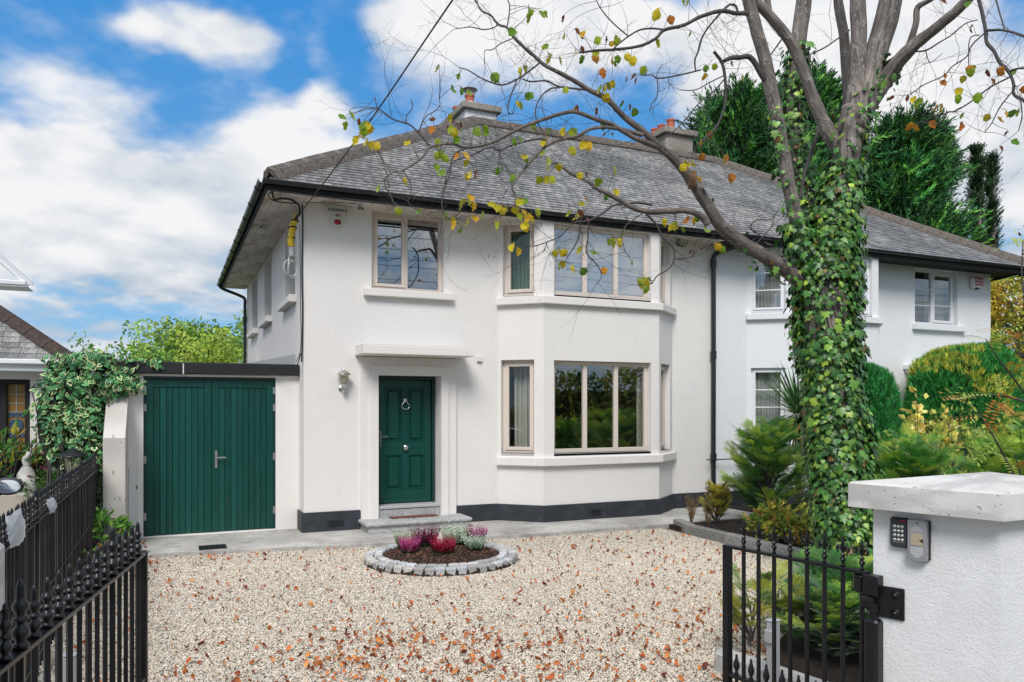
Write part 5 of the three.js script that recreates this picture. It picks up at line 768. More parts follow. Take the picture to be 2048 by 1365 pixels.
// limbs of the big tree: points [x, y, z, radius] in metres
const TRUNK = [[6.962,-0.164,5.7,0.3652],[6.922,0.251,5.682,0.2988],[6.851,0.694,5.65,0.2822],[6.79,1.247,5.623,0.2767],[6.74,1.801,5.6,0.2601],[6.689,2.354,5.578,0.2546],[6.654,2.797,5.562,0.2546],[6.629,3.129,5.551,0.249],[6.654,3.461,5.562,0.2269],[6.699,3.793,5.582,0.1882],[6.75,4.125,5.605,0.1549],[6.821,4.568,5.637,0.1439],[6.881,4.983,5.664,0.1494],[6.922,5.259,5.682,0.1328]];
const LIMBS = [
{ n: 'left stem', p: [[6.619,3.018,5.546,0.0863],[6.461,3.455,5.513,0.0803],[6.319,3.831,5.495,0.0742],[6.191,4.314,5.48,0.0738],[6.077,4.848,5.466,0.0735],[5.969,5.325,5.453,0.0732],[5.863,5.743,5.44,0.0701],[5.738,6.102,5.426,0.067],[5.626,6.46,5.414,0.064],[5.503,6.971,5.4,0.0581]] },
{ n: 'rear', p: [[6.863,3.399,5.327,0.0924],[6.847,4.077,5.101,0.0945],[6.804,4.693,4.972,0.0882],[6.761,5.285,4.953,0.0845],[6.772,5.759,4.958,0.0845],[6.815,6.293,4.977,0.0918],[6.869,6.767,5.001,0.0918],[6.907,7.418,5.018,0.0882]] },
{ n: 'mid', p: [[6.881,4.678,5.664,0.1023],[6.73,4.872,5.596,0.0877],[6.619,5.093,5.546,0.073],[6.5,5.333,5.518,0.0656],[6.384,5.594,5.504,0.0617],[6.268,5.826,5.489,0.0578],[6.115,6.023,5.47,0.0575],[5.925,6.185,5.448,0.0535],[5.75,6.319,5.428,0.0532],[5.564,6.503,5.407,0.0458]] },
{ n: 'midfork', p: [[5.938,6.176,5.449,0.0379],[5.906,6.317,5.446,0.0378],[5.969,6.625,5.453,0.0379]] },
{ n: 'upright', p: [[6.912,4.9,5.677,0.1577],[6.942,5.287,5.691,0.1157],[6.972,5.674,5.704,0.0946],[6.972,6.062,5.704,0.0841],[6.962,6.449,5.7,0.0841],[6.942,7.113,5.691,0.0789]] },
{ n: 'bigright', p: [[6.912,5.01,5.677,0.1577],[7.023,5.342,5.727,0.1367],[7.104,5.674,5.763,0.1209],[7.174,5.951,5.794,0.1209],[7.191,6.193,5.878,0.1251],[7.196,6.433,5.95,0.119],[7.201,6.93,6.04,0.1076]] },
{ n: 'farright', p: [[6.932,5.066,5.686,0.1262],[7.083,5.315,5.754,0.1009],[7.189,5.518,5.848,0.0879],[7.201,5.689,6.04,0.0779],[7.207,5.781,6.23,0.0643],[7.206,5.84,6.451,0.0548],[7.195,5.9,6.68,0.0495],[7.174,5.986,6.904,0.0482],[7.123,6.117,7.232,0.0426]] },
{ n: 'farfork', p: [[7.204,5.74,6.112,0.0385],[7.206,5.87,6.183,0.0344],[7.207,6.005,6.236,0.0323],[7.208,6.155,6.253,0.0304],[7.207,6.167,6.393,0.0261],[7.199,6.18,6.623,0.0254]] },
{ n: 'thinmid', p: [[7.205,5.328,5.37,0.073],[7.254,5.835,5.282,0.058],[7.222,6.304,5.268,0.058],[7.168,6.655,5.244,0.0527],[7.115,7.182,5.22,0.0475]] },
{ n: 'snag', p: [[6.866,5.328,5.219,0.0469],[6.808,5.531,5.193,0.0417],[6.745,5.589,5.165,0.0417]] },
{ n: 'lowbig', p: [[6.72,2.575,5.591,0.1556],[6.603,3.018,5.54,0.1106],[6.319,3.327,5.495,0.0933],[5.969,3.526,5.453,0.0802],[5.589,3.691,5.409,0.0751],[5.332,3.86,5.382,0.0666],[5.163,4.079,5.364,0.0603],[4.996,4.284,5.347,0.058],[4.813,4.479,5.33,0.0479],[4.62,4.609,5.312,0.04],[4.435,4.742,5.296,0.034],[4.208,4.871,5.277,0.0299],[3.995,5.035,5.261,0.0278],[3.819,5.09,5.248,0.0239],[3.634,5.167,5.236,0.0219],[3.451,5.228,5.224,0.0199],[3.329,5.267,5.218,0.018],[3.245,5.321,5.213,0.0165],[3.089,5.42,5.205,0.0149],[3.001,5.491,5.201,0.0141],[2.94,5.561,5.199,0.0127],[2.853,5.574,5.195,0.0112],[2.777,5.645,5.192,0.0091],[2.682,5.673,5.189,0.0077],[2.622,5.76,5.187,0.0069],[2.568,5.843,5.186,0.0062]] },
{ n: 'ia', p: [[4.62,4.609,5.312,0.0304],[4.447,4.646,5.297,0.0283],[4.304,4.68,5.285,0.0263],[4.191,4.728,5.276,0.0247],[4.051,4.786,5.265,0.023],[3.901,4.807,5.254,0.0214],[3.655,4.855,5.237,0.0197],[3.499,4.814,5.227,0.0188],[3.271,4.715,5.214,0.0179],[3.125,4.647,5.207,0.0171],[2.95,4.543,5.199,0.0162],[2.808,4.458,5.194,0.0154],[2.662,4.397,5.189,0.0146],[2.524,4.365,5.185,0.0138],[2.401,4.381,5.182,0.0123],[2.271,4.359,5.179,0.0112],[2.17,4.314,5.178,0.0102],[2.104,4.218,5.177,0.0094],[2.005,4.133,5.176,0.0084],[1.912,4.076,5.176,0.0073],[1.815,4.042,5.176,0.0063],[1.76,3.981,5.177,0.0056],[1.76,3.919,5.177,0.005],[1.797,3.856,5.177,0.0046],[1.838,3.78,5.176,0.004]] },
{ n: 'ja', p: [[4.407,4.718,5.293,0.0226],[4.118,4.749,5.27,0.0186],[3.934,4.737,5.256,0.0177],[3.824,4.708,5.248,0.0169],[3.677,4.616,5.238,0.0168],[3.537,4.574,5.23,0.0167],[3.425,4.531,5.223,0.0159],[3.319,4.455,5.217,0.0151],[3.219,4.351,5.212,0.0136],[3.136,4.254,5.208,0.0125],[3.037,4.123,5.203,0.0106],[2.991,4.042,5.201,0.0095],[3.027,3.964,5.203,0.0085],[3.017,3.877,5.202,0.0071]] },
{ n: 'ka', p: [[5.175,3.859,5.365,0.0389],[5.103,3.937,5.358,0.0349],[4.93,3.986,5.341,0.0328],[4.736,3.97,5.322,0.0317],[4.522,3.942,5.303,0.0303],[4.424,3.944,5.295,0.0283],[4.304,3.965,5.285,0.0263],[4.163,4.023,5.273,0.0243],[4.018,4.08,5.262,0.0223],[3.89,4.123,5.253,0.0203],[3.781,4.192,5.245,0.0169],[3.623,4.235,5.235,0.0146],[3.51,4.296,5.228,0.0116],[3.441,4.332,5.224,0.009]] }
];
const BRANCHES = [
{ n: 'b', p: [[5.812,6.087,5.435,0.0249],[5.669,6.156,5.418,0.023],[5.528,6.139,5.403,0.0211],[5.356,6.139,5.384,0.021],[5.091,6.038,5.357,0.0194],[4.895,5.918,5.337,0.0185],[4.649,5.822,5.314,0.0177],[4.574,5.738,5.308,0.0169],[4.395,5.628,5.292,0.0155],[4.096,5.541,5.268,0.0139],[3.901,5.5,5.254,0.0125],[3.71,5.45,5.24,0.0098]] },
{ n: 'b', p: [[5.54,6.146,5.404,0.0127],[5.515,6.217,5.401,0.0123],[5.448,6.222,5.394,0.0119],[5.29,6.07,5.377,0.0119],[5.115,5.837,5.359,0.0111],[5.055,5.656,5.353,0.0104],[5.02,5.577,5.35,0.009],[5.026,5.463,5.35,0.0076]] },
{ n: 'b', p: [[5.091,5.477,5.357,0.0083],[4.842,5.391,5.332,0.0082],[4.649,5.333,5.314,0.0075],[4.562,5.321,5.307,0.0068],[4.522,5.346,5.303,0.0047]] },
{ n: 'b', p: [[4.579,5.323,5.308,0.0061],[4.579,5.149,5.308,0.0054],[4.504,5.026,5.302,0.0047],[4.487,4.957,5.3,0.0034]] },
{ n: 'b', p: [[4.649,5.832,5.314,0.0095],[4.522,5.822,5.303,0.0095],[4.378,5.784,5.291,0.0087],[4.253,5.702,5.28,0.0087],[4.124,5.591,5.27,0.008],[4.085,5.549,5.267,0.0066]] },
{ n: 'b', p: [[4.242,5.701,5.28,0.0067],[4.068,5.808,5.266,0.0066],[3.957,5.904,5.258,0.0059],[3.901,5.979,5.254,0.0049],[3.874,6.049,5.252,0.0039]] },
{ n: 'b', p: [[5.875,5.475,5.442,0.0321],[5.688,5.698,5.42,0.0283],[5.564,5.675,5.407,0.0264],[5.46,5.655,5.395,0.0246],[5.369,5.611,5.385,0.021]] },
{ n: 'b', p: [[5.247,5.694,5.373,0.0157],[5.32,5.625,5.38,0.0175],[5.363,5.541,5.385,0.0161],[5.393,5.269,5.388,0.0147],[5.369,5.092,5.385,0.0133],[5.259,4.873,5.374,0.0111],[5.127,4.747,5.36,0.009],[5.026,4.674,5.35,0.0069]] },
{ n: 'b', p: [[5.393,5.439,5.388,0.0084],[5.259,5.289,5.374,0.0077],[5.079,5.135,5.355,0.0069],[4.901,4.931,5.338,0.0062],[4.754,4.784,5.324,0.0055],[4.55,4.632,5.306,0.0047]] },
{ n: 'b', p: [[5.381,5.464,5.387,0.007],[5.199,5.361,5.368,0.0063],[5.02,5.258,5.35,0.0055],[4.842,5.235,5.332,0.0041]] },
{ n: 'b', p: [[2.94,5.561,5.199,0.0063],[2.96,5.684,5.2,0.006],[2.965,5.78,5.2,0.0057],[2.93,5.859,5.198,0.005]] },
{ n: 'b', p: [[2.853,5.574,5.195,0.0063],[2.808,5.537,5.194,0.0056],[2.707,5.499,5.19,0.0056],[2.568,5.497,5.186,0.0049],[2.494,5.474,5.184,0.004],[2.411,5.448,5.182,0.0031]] },
{ n: 'b', p: [[3.006,5.473,5.202,0.0057],[2.869,5.391,5.196,0.005],[2.783,5.32,5.193,0.0047],[2.717,5.303,5.19,0.0037],[2.717,5.167,5.19,0.0031]] },
{ n: 'b', p: [[3.271,5.272,5.214,0.0096],[3.151,5.166,5.208,0.0089],[3.048,5.087,5.203,0.0082],[2.894,5.006,5.197,0.0078],[2.767,5.015,5.192,0.0069],[2.667,5.041,5.189,0.0062],[2.543,5.091,5.185,0.0052],[2.46,5.1,5.183,0.004]] },
{ n: 'b', p: [[3.819,5.09,5.248,0.0098],[3.634,5.083,5.236,0.0091],[3.467,5.083,5.225,0.0084],[3.356,5.115,5.219,0.0083],[3.177,5.083,5.21,0.0076],[3.099,5.095,5.206,0.0063]] },
{ n: 'b', p: [[3.494,5.073,5.227,0.0078],[3.387,5.042,5.221,0.0077],[3.298,4.961,5.216,0.007],[3.24,4.842,5.213,0.0064],[3.245,4.721,5.213,0.0057],[3.308,4.623,5.216,0.0048]] },
{ n: 'b', p: [[3.042,5.077,5.203,0.007],[2.981,4.924,5.201,0.0063],[2.95,4.8,5.199,0.0057],[2.955,4.753,5.199,0.005],[2.991,4.735,5.201,0.0038]] },
{ n: 'b', p: [[2.184,4.325,5.178,0.0079],[2.071,4.437,5.177,0.0072],[1.991,4.498,5.176,0.0069],[1.921,4.51,5.176,0.0065],[1.829,4.527,5.176,0.0062],[1.737,4.58,5.177,0.0059],[1.692,4.604,5.177,0.0053],[1.669,4.694,5.178,0.0041]] },
{ n: 'b', p: [[2.071,4.437,5.177,0.0054],[2.108,4.538,5.177,0.0054],[2.146,4.603,5.178,0.0051],[2.227,4.661,5.179,0.0048],[2.275,4.723,5.179,0.0042],[2.266,4.777,5.179,0.003]] },
{ n: 'b', p: [[1.954,4.506,5.176,0.0054],[1.958,4.574,5.176,0.0051],[2.014,4.66,5.177,0.0048],[2,4.726,5.176,0.0039]] },
{ n: 'b', p: [[2.524,4.356,5.185,0.0086],[2.43,4.302,5.182,0.008],[2.387,4.222,5.181,0.0076],[2.372,4.114,5.181,0.0073],[2.338,4.018,5.18,0.007],[2.304,3.922,5.18,0.0064],[2.295,3.805,5.18,0.0058],[2.314,3.715,5.18,0.0052],[2.396,3.668,5.182,0.004]] },
{ n: 'b', p: [[3.361,4.537,5.219,0.0103],[3.282,4.542,5.215,0.0096],[3.136,4.5,5.208,0.0095],[2.955,4.429,5.199,0.0088],[2.869,4.38,5.196,0.0081],[2.767,4.396,5.192,0.0075],[2.642,4.333,5.188,0.0068],[2.553,4.285,5.185,0.0062],[2.421,4.226,5.182,0.0055],[2.348,4.111,5.181,0.0049],[2.314,3.923,5.18,0.0043]] },
{ n: 'b', p: [[2.869,4.38,5.196,0.0063],[2.858,4.327,5.196,0.005]] },
{ n: 'b', p: [[1.921,4.073,5.176,0.0051],[1.968,4.02,5.176,0.0048],[2,3.947,5.176,0.0045],[1.991,3.855,5.176,0.0042],[1.977,3.795,5.176,0.0039],[2.038,3.742,5.177,0.003]] },
{ n: 'b', p: [[4.516,4.014,5.303,0.0135],[4.35,4.02,5.288,0.0128],[4.186,3.995,5.275,0.012],[4.073,3.965,5.266,0.0113],[3.957,3.88,5.258,0.0106],[3.802,3.792,5.247,0.0098],[3.655,3.765,5.237,0.0091],[3.58,3.699,5.232,0.0081],[3.499,3.619,5.227,0.0071],[3.361,3.55,5.219,0.0061],[3.209,3.49,5.211,0.0048]] },
{ n: 'b', p: [[4.447,3.916,5.297,0.0121],[4.562,3.823,5.307,0.0108],[4.637,3.695,5.313,0.0102],[4.766,3.585,5.325,0.0096],[4.777,3.482,5.326,0.0089],[4.725,3.381,5.321,0.0078],[4.574,3.285,5.308,0.0068],[4.516,3.205,5.303,0.0051]] },
{ n: 'b', p: [[3.802,3.787,5.247,0.0072],[3.797,3.633,5.246,0.0069],[3.781,3.473,5.245,0.0065],[3.863,3.394,5.251,0.0062],[3.918,3.332,5.255,0.0056],[3.946,3.249,5.257,0.0046],[3.874,3.15,5.252,0.0033]] },
{ n: 'b', p: [[3.71,3.774,5.24,0.0072],[3.715,3.691,5.241,0.0065],[3.672,3.559,5.238,0.0059],[3.58,3.429,5.232,0.0052],[3.553,3.368,5.231,0.0039]] },
{ n: 'b', p: [[3.361,3.55,5.219,0.0048],[3.335,3.485,5.218,0.0045],[3.319,3.445,5.217,0.0038]] },
{ n: 'b', p: [[4.424,3.934,5.295,0.0067],[4.304,3.843,5.285,0.006],[4.219,3.775,5.278,0.0053],[4.174,3.671,5.274,0.0047],[4.208,3.532,5.277,0.004],[4.276,3.435,5.282,0.0033]] },
{ n: 'b', p: [[4.76,3.476,5.325,0.0051],[4.854,3.476,5.333,0.0048],[4.96,3.504,5.344,0.0041],[5.061,3.589,5.354,0.0035]] },
{ n: 'b', p: [[7.17,5.944,6.937,0.0192],[7.162,5.723,6.992,0.0191],[7.158,5.558,7.025,0.0184],[7.156,5.442,7.036,0.0177],[7.144,5.326,7.113,0.0169],[7.133,5.189,7.178,0.0161],[7.113,5.046,7.28,0.0153],[7.103,4.915,7.328,0.0146],[7.103,4.827,7.328,0.014],[7.08,4.731,7.429,0.0126],[7.049,4.616,7.549,0.0118]] },
{ n: 'b', p: [[7.156,5.553,7.036,0.0133],[7.128,5.476,7.205,0.0124],[7.078,5.31,7.434,0.0108],[7.034,5.17,7.601,0.0088]] },
{ n: 'b', p: [[7.113,5.055,7.28,0.0098],[7.089,5.034,7.392,0.009],[7.049,4.95,7.549,0.0074]] },
{ n: 'b', p: [[7.16,5.537,7.009,0.007],[7.177,5.484,6.871,0.0065],[7.183,5.403,6.82,0.0062],[7.197,5.368,6.646,0.006],[7.202,5.32,6.566,0.0057],[7.208,5.313,6.335,0.0052],[7.206,5.274,6.171,0.0042]] },
{ n: 'b', p: [[7.113,5,7.28,0.0073],[7.152,4.991,7.064,0.0072],[7.179,4.935,6.859,0.0071],[7.195,4.91,6.674,0.0066],[7.2,4.928,6.595,0.006],[7.204,4.849,6.514,0.0051],[7.208,4.911,6.335,0.0041]] },
{ n: 'b', p: [[7.206,5.721,6.183,0.0091],[7.208,5.663,6.347,0.0083],[7.204,5.678,6.514,0.0071],[7.197,5.69,6.646,0.0063],[7.184,5.731,6.804,0.0055],[7.17,5.702,6.937,0.0042]] },
{ n: 'b', p: [[7.208,5.657,6.347,0.0055],[7.207,5.539,6.382,0.0051],[7.207,5.514,6.405,0.0041],[7.203,5.55,6.537,0.0034]] },
{ n: 'b', p: [[7.167,5.546,6.959,0.0051],[7.179,5.568,6.859,0.0052],[7.181,5.381,6.837,0.0049],[7.18,5.205,6.848,0.0039]] },
{ n: 'b', p: [[7.123,5.463,7.232,0.0062],[7.137,5.748,7.151,0.0081],[7.144,5.9,7.113,0.0081]] },
{ n: 'b', p: [[7.103,4.864,7.328,0.0061],[7.133,4.761,7.178,0.0056],[7.147,4.649,7.096,0.005],[7.159,4.583,7.014,0.0038]] },
{ n: 'b', p: [[7.089,4.792,7.392,0.006],[7.082,4.599,7.418,0.0054],[7.091,4.467,7.381,0.0045]] },
{ n: 'b', p: [[6.881,6.117,5.664,0.0088],[6.629,5.923,5.551,0.008],[6.448,5.823,5.512,0.0073],[6.255,5.633,5.487,0.0054]] },
{ n: 'b', p: [[6.128,5.998,5.472,0.0086],[5.969,5.785,5.453,0.0079],[5.856,5.635,5.44,0.0057]] },
{ n: 'b', p: [[6.81,5.176,5.303,0.0227],[6.732,4.889,5.268,0.0208],[6.653,4.631,5.233,0.0189],[6.601,4.316,5.21,0.0151]] },
{ n: 'b', p: [[5.812,3.797,5.435,0.0078],[5.688,3.869,5.42,0.0071],[5.781,3.957,5.431,0.0064],[5.938,3.968,5.449,0.0064],[6.032,4.057,5.46,0.005]] },
{ n: 'b', p: [[5.75,3.686,5.428,0.0064],[5.875,3.802,5.442,0.0061],[5.969,3.916,5.453,0.0054],[6.001,4.027,5.457,0.0043]] }
];
const LEAVES = {
g: [[1.41,4.46,5.31],[1.36,4.38,5.38],[1.41,4.40,5.23],[1.53,4.37,5.35],[1.50,4.32,5.39],[1.70,3.88,5.23],[2.13,3.76,4.98],[2.36,3.76,5.04],[2.53,3.62,5.06],[2.18,4.11,5.31],[2.28,4.08,5.16],[2.69,4.49,5.29],[2.55,4.48,5.34],[2.63,4.50,5.37],[2.41,4.38,5.32],[2.37,4.32,4.98],[2.32,4.34,5.02],[3.25,4.69,5.07],[3.28,4.73,5.08],[2.99,4.46,5.34],[2.97,4.46,5.29],[3.65,4.69,5.18],[3.45,4.68,5.12],[3.38,4.46,5.06],[3.18,4.37,5.03],[2.77,4.13,5.39],[2.90,4.24,5.15],[3.04,4.18,5.12],[3.03,4.14,5.20],[3.07,3.88,5.35],[3.69,3.87,5.25],[3.83,4.14,5.43],[4.11,4.13,5.07],[4.11,3.65,5.10],[4.31,3.42,5.26],[4.44,3.23,5.38],[4.50,3.22,5.12],[4.51,3.16,5.27],[3.96,3.51,5.08],[3.86,3.33,5.09],[3.50,3.33,5.22],[4.83,3.78,5.37],[5.10,3.94,5.31],[5.14,3.78,5.39],[5.20,3.57,5.52],[3.12,5.73,5.30],[3.28,5.84,5.07],[3.09,5.60,5.42],[3.17,5.64,5.42],[3.35,5.80,5.16],[2.97,5.48,5.30],[3.38,5.46,5.20],[2.46,5.02,5.20],[2.45,4.87,5.26],[2.62,4.98,4.95],[2.35,4.81,5.33],[2.77,5.06,5.23],[2.22,5.00,5.32],[3.18,4.98,5.15],[3.08,4.89,5.31],[3.96,5.14,5.32],[3.82,5.44,5.14],[3.84,5.57,5.33],[4.09,5.40,5.24],[4.55,5.49,5.13],[5.03,5.43,5.52],[4.84,5.73,5.52],[4.26,4.90,5.40],[4.27,5.06,5.16],[3.97,4.80,5.21],[3.02,4.80,5.32],[4.09,5.43,5.34],[7.03,5.82,6.95],[7.15,5.24,6.92],[6.96,5.14,7.02],[7.30,5.19,6.24],[7.38,5.21,6.13],[7.41,5.19,6.22],[7.30,4.88,6.70],[7.34,4.46,7.15],[6.96,4.93,6.91],[7.07,4.93,7.00],[7.34,5.14,7.15],[7.23,4.70,7.30],[7.06,4.64,7.36]],
y: [[1.62,4.53,4.96],[1.64,4.46,5.12],[1.68,4.47,5.02],[1.53,4.27,5.28],[1.49,4.25,5.33],[1.60,4.28,5.21],[1.61,4.19,5.36],[1.62,4.25,5.24],[1.99,4.06,4.95],[1.97,4.30,5.26],[1.82,3.65,5.42],[2.36,3.59,5.40],[2.35,3.64,5.34],[2.32,4.31,5.04],[2.33,4.60,5.25],[2.40,4.47,5.28],[2.34,4.45,5.37],[2.32,4.47,4.95],[2.54,4.22,5.22],[2.44,4.24,5.32],[2.46,4.03,5.39],[2.49,4.05,5.39],[2.44,3.78,5.34],[2.56,3.88,5.10],[2.53,3.80,5.35],[2.49,3.84,5.40],[2.55,3.88,5.19],[2.56,3.68,5.30],[2.66,3.75,4.95],[2.63,3.71,5.37],[2.76,3.85,5.18],[2.84,3.88,5.07],[2.83,3.82,5.24],[2.91,3.74,4.97],[3.32,4.50,5.23],[3.30,4.48,5.33],[3.11,4.32,5.25],[3.25,4.27,5.43],[3.35,4.28,5.26],[3.41,4.25,5.34],[3.42,4.22,5.04],[3.37,4.20,5.07],[3.37,4.17,5.22],[3.50,4.41,5.44],[3.48,4.62,5.34],[3.72,4.50,5.36],[4.04,4.28,5.39],[3.63,4.20,5.36],[4.19,4.16,5.11],[3.02,3.87,5.37],[2.77,3.78,5.40],[3.00,3.90,5.00],[2.90,3.83,5.17],[3.11,3.90,4.98],[3.06,3.80,5.25],[3.14,3.83,5.02],[3.19,3.81,5.14],[3.25,3.80,5.08],[3.29,3.87,5.10],[2.86,3.68,5.20],[3.04,3.62,5.39],[3.04,3.66,5.34],[3.79,3.99,5.08],[3.75,3.84,5.06],[3.72,3.90,5.05],[4.59,3.84,5.38],[4.85,3.84,5.26],[4.86,3.84,5.20],[3.51,3.49,5.16],[3.50,3.48,5.08],[3.58,3.46,5.22],[3.78,3.52,5.17],[3.56,3.37,5.15],[3.58,3.30,5.34],[4.16,3.66,5.08],[4.28,3.70,5.08],[4.01,3.57,5.45],[4.52,3.26,5.09],[4.48,3.27,5.09],[4.47,3.18,5.22],[4.34,3.18,5.49],[3.14,3.49,5.02],[2.92,3.44,5.37],[5.06,4.56,5.15],[5.00,4.50,5.27],[4.84,4.40,5.52],[4.74,4.38,5.47],[5.14,4.33,5.30],[5.07,4.34,5.32],[5.11,3.93,5.25],[4.92,3.89,5.15],[5.16,3.62,5.49],[5.12,3.59,5.58],[3.46,5.46,5.03],[3.29,5.24,5.44],[3.57,5.43,5.06],[3.57,5.33,5.41],[3.62,5.67,5.09],[3.80,5.70,5.12],[3.19,5.28,5.03],[3.10,5.19,5.18],[3.14,4.93,5.03],[3.47,5.00,5.36],[3.71,4.93,5.16],[4.08,5.60,5.34],[4.19,5.72,5.10],[4.10,5.64,5.15],[3.87,5.45,5.26],[4.07,5.44,5.25],[4.08,5.38,5.48],[4.15,5.37,5.48],[4.30,5.48,5.24],[4.03,5.18,5.27],[4.16,5.28,5.11],[4.00,5.18,5.21],[3.86,5.06,5.41],[3.95,5.03,5.32],[4.09,5.09,5.15],[3.78,4.55,5.23],[4.46,5.87,5.51],[4.70,6.11,5.17],[4.97,6.25,5.20],[4.83,6.06,5.51],[4.57,5.70,5.29],[5.14,5.39,5.41],[5.37,5.61,5.26],[5.31,4.56,5.46],[5.30,4.55,5.49],[5.59,5.47,5.42],[7.41,5.30,6.63],[7.00,5.02,6.86],[7.04,5.13,6.35],[7.26,5.04,6.48],[7.38,5.08,6.36],[7.14,4.66,7.15],[7.09,4.67,7.27],[7.33,4.78,6.95]],
o: [[2.26,4.54,5.05],[2.39,4.21,5.39],[5.32,4.89,5.21],[4.99,4.67,5.48],[5.33,4.54,5.47],[5.09,4.43,5.21],[5.07,4.56,5.39],[5.57,4.45,5.28],[4.62,5.88,5.46],[3.97,5.53,5.09],[3.88,5.24,5.40],[7.02,5.19,6.92],[7.20,5.25,6.53],[7.06,5.08,7.20],[7.23,4.92,6.20],[7.39,4.97,6.05],[7.30,4.92,6.33],[6.95,4.66,6.93],[6.99,4.78,7.45],[7.22,5.33,6.55],[3.76,3.99,5.25],[4.03,3.34,5.17],[5.41,4.38,5.40],[4.83,3.83,5.52]],
b: [[2.13,4.51,5.30],[2.40,4.58,5.02],[1.96,4.31,5.25],[2.47,4.60,5.06],[1.58,4.55,4.94],[2.65,4.12,5.13],[2.67,4.16,5.11],[2.49,4.59,5.13],[2.36,4.55,5.27],[3.64,5.87,5.05],[3.65,5.65,5.25],[3.82,5.67,5.06],[3.95,5.59,5.34],[3.98,4.98,5.09],[4.07,4.72,5.14],[4.10,4.68,5.22],[4.98,3.55,5.37],[4.95,3.55,5.50],[4.31,5.32,5.16],[4.30,5.24,5.35],[4.38,5.34,5.22],[5.33,5.52,5.54],[3.61,3.82,5.42],[3.69,3.74,5.40],[3.84,4.30,5.11],[3.61,3.82,5.38],[5.10,3.60,5.18],[7.15,6.06,6.55],[7.22,5.65,6.82],[7.11,5.62,6.93],[7.21,5.18,7.00],[6.95,4.96,7.22],[7.16,5.28,6.01],[7.40,5.34,5.99],[6.98,4.32,7.28],[7.19,4.51,7.22],[3.68,5.45,5.32],[3.62,4.86,5.33],[4.13,4.90,5.48]]
};
// ================================================================ foliage builders
class Foliage {
  constructor() { this.P = []; this.C = []; this.N = []; }
  tri(a, b, c, k) { this.P.push(a.x, a.y, a.z, b.x, b.y, b.z, c.x, c.y, c.z); for (let i = 0; i < 3; i++) this.C.push(k.r, k.g, k.b); }
  // pointed leaf from base p along d, width across s
  leaf(p, d, s, L, w, k, fold = 0.25) { const n = V().crossVectors(d, s).normalize(), m = p.clone().addScaledVector(d, L * 0.45), t = p.clone().addScaledVector(d, L), a = m.clone().addScaledVector(s, w / 2).addScaledVector(n, w * fold), b = m.clone().addScaledVector(s, -w / 2).addScaledVector(n, w * fold); this.tri(p, a, t, k); this.tri(p, t, b, k); }
  needle(p, d, s, L, w, k) { this.tri(p.clone().addScaledVector(s, w / 2), p.clone().addScaledVector(s, -w / 2), p.clone().addScaledVector(d, L), k); }
  geo() { const g = new THREE.BufferGeometry(); g.setAttribute('position', new THREE.Float32BufferAttribute(this.P, 3)); g.setAttribute('color', new THREE.Float32BufferAttribute(this.C, 3)); g.computeVertexNormals(); return g; }
}
const hexes = (...a) => a.map((c) => new THREE.Color(c));
const pick = (a, R) => a[Math.floor(R() * a.length)];
const dirOf = (R) => { const z = R() * 2 - 1, a = R() * 6.2832, r = Math.sqrt(1 - z * z); return V(r * Math.cos(a), z, r * Math.sin(a)); };
const perp = (d, R) => V().crossVectors(d, dirOf(R)).normalize();
// flat spray of needles (yew, fir): an axis with side shoots in one plane
function spray(F, p, d, s, L, tones, R, o = {}) {
  const nSide = o.side ?? 7, nl = o.needle ?? 0.028, nw = o.width ?? 0.009, k0 = pick(tones, R).clone().multiplyScalar(0.75 + 0.5 * R());
  const axis = (q, dd, ss, len) => { const n = Math.max(4, Math.round(len / (o.gap ?? 0.016))); for (let i = 0; i < n; i++) { const t = i / n, c = q.clone().addScaledVector(dd, len * t), k = k0.clone().multiplyScalar((0.75 + 0.5 * R()) * (0.85 + 0.35 * t)), sc = nl * (1.1 - 0.5 * t) * (0.8 + 0.4 * R()); for (const g of [-1, 1]) { const nd = dd.clone().multiplyScalar(0.75).addScaledVector(ss, g).addScaledVector(V(0, 1, 0), (R() - 0.5) * 0.5).normalize(); F.needle(c, nd, dd, sc, nw, k); } } };
  axis(p, d, s, L);
  for (let i = 0; i < nSide; i++) { const t = 0.12 + 0.75 * i / nSide; for (const g of [-1, 1]) { const q = p.clone().addScaledVector(d, L * t), dd = d.clone().multiplyScalar(0.8).addScaledVector(s, g * (0.7 + 0.3 * R())).addScaledVector(V(0, 1, 0), (R() - 0.5) * 0.25).normalize(); axis(q, dd, V().crossVectors(dd, V().crossVectors(d, s)).normalize(), L * 0.5 * (1 - t) + 0.05 * R() + 0.03); } }
}
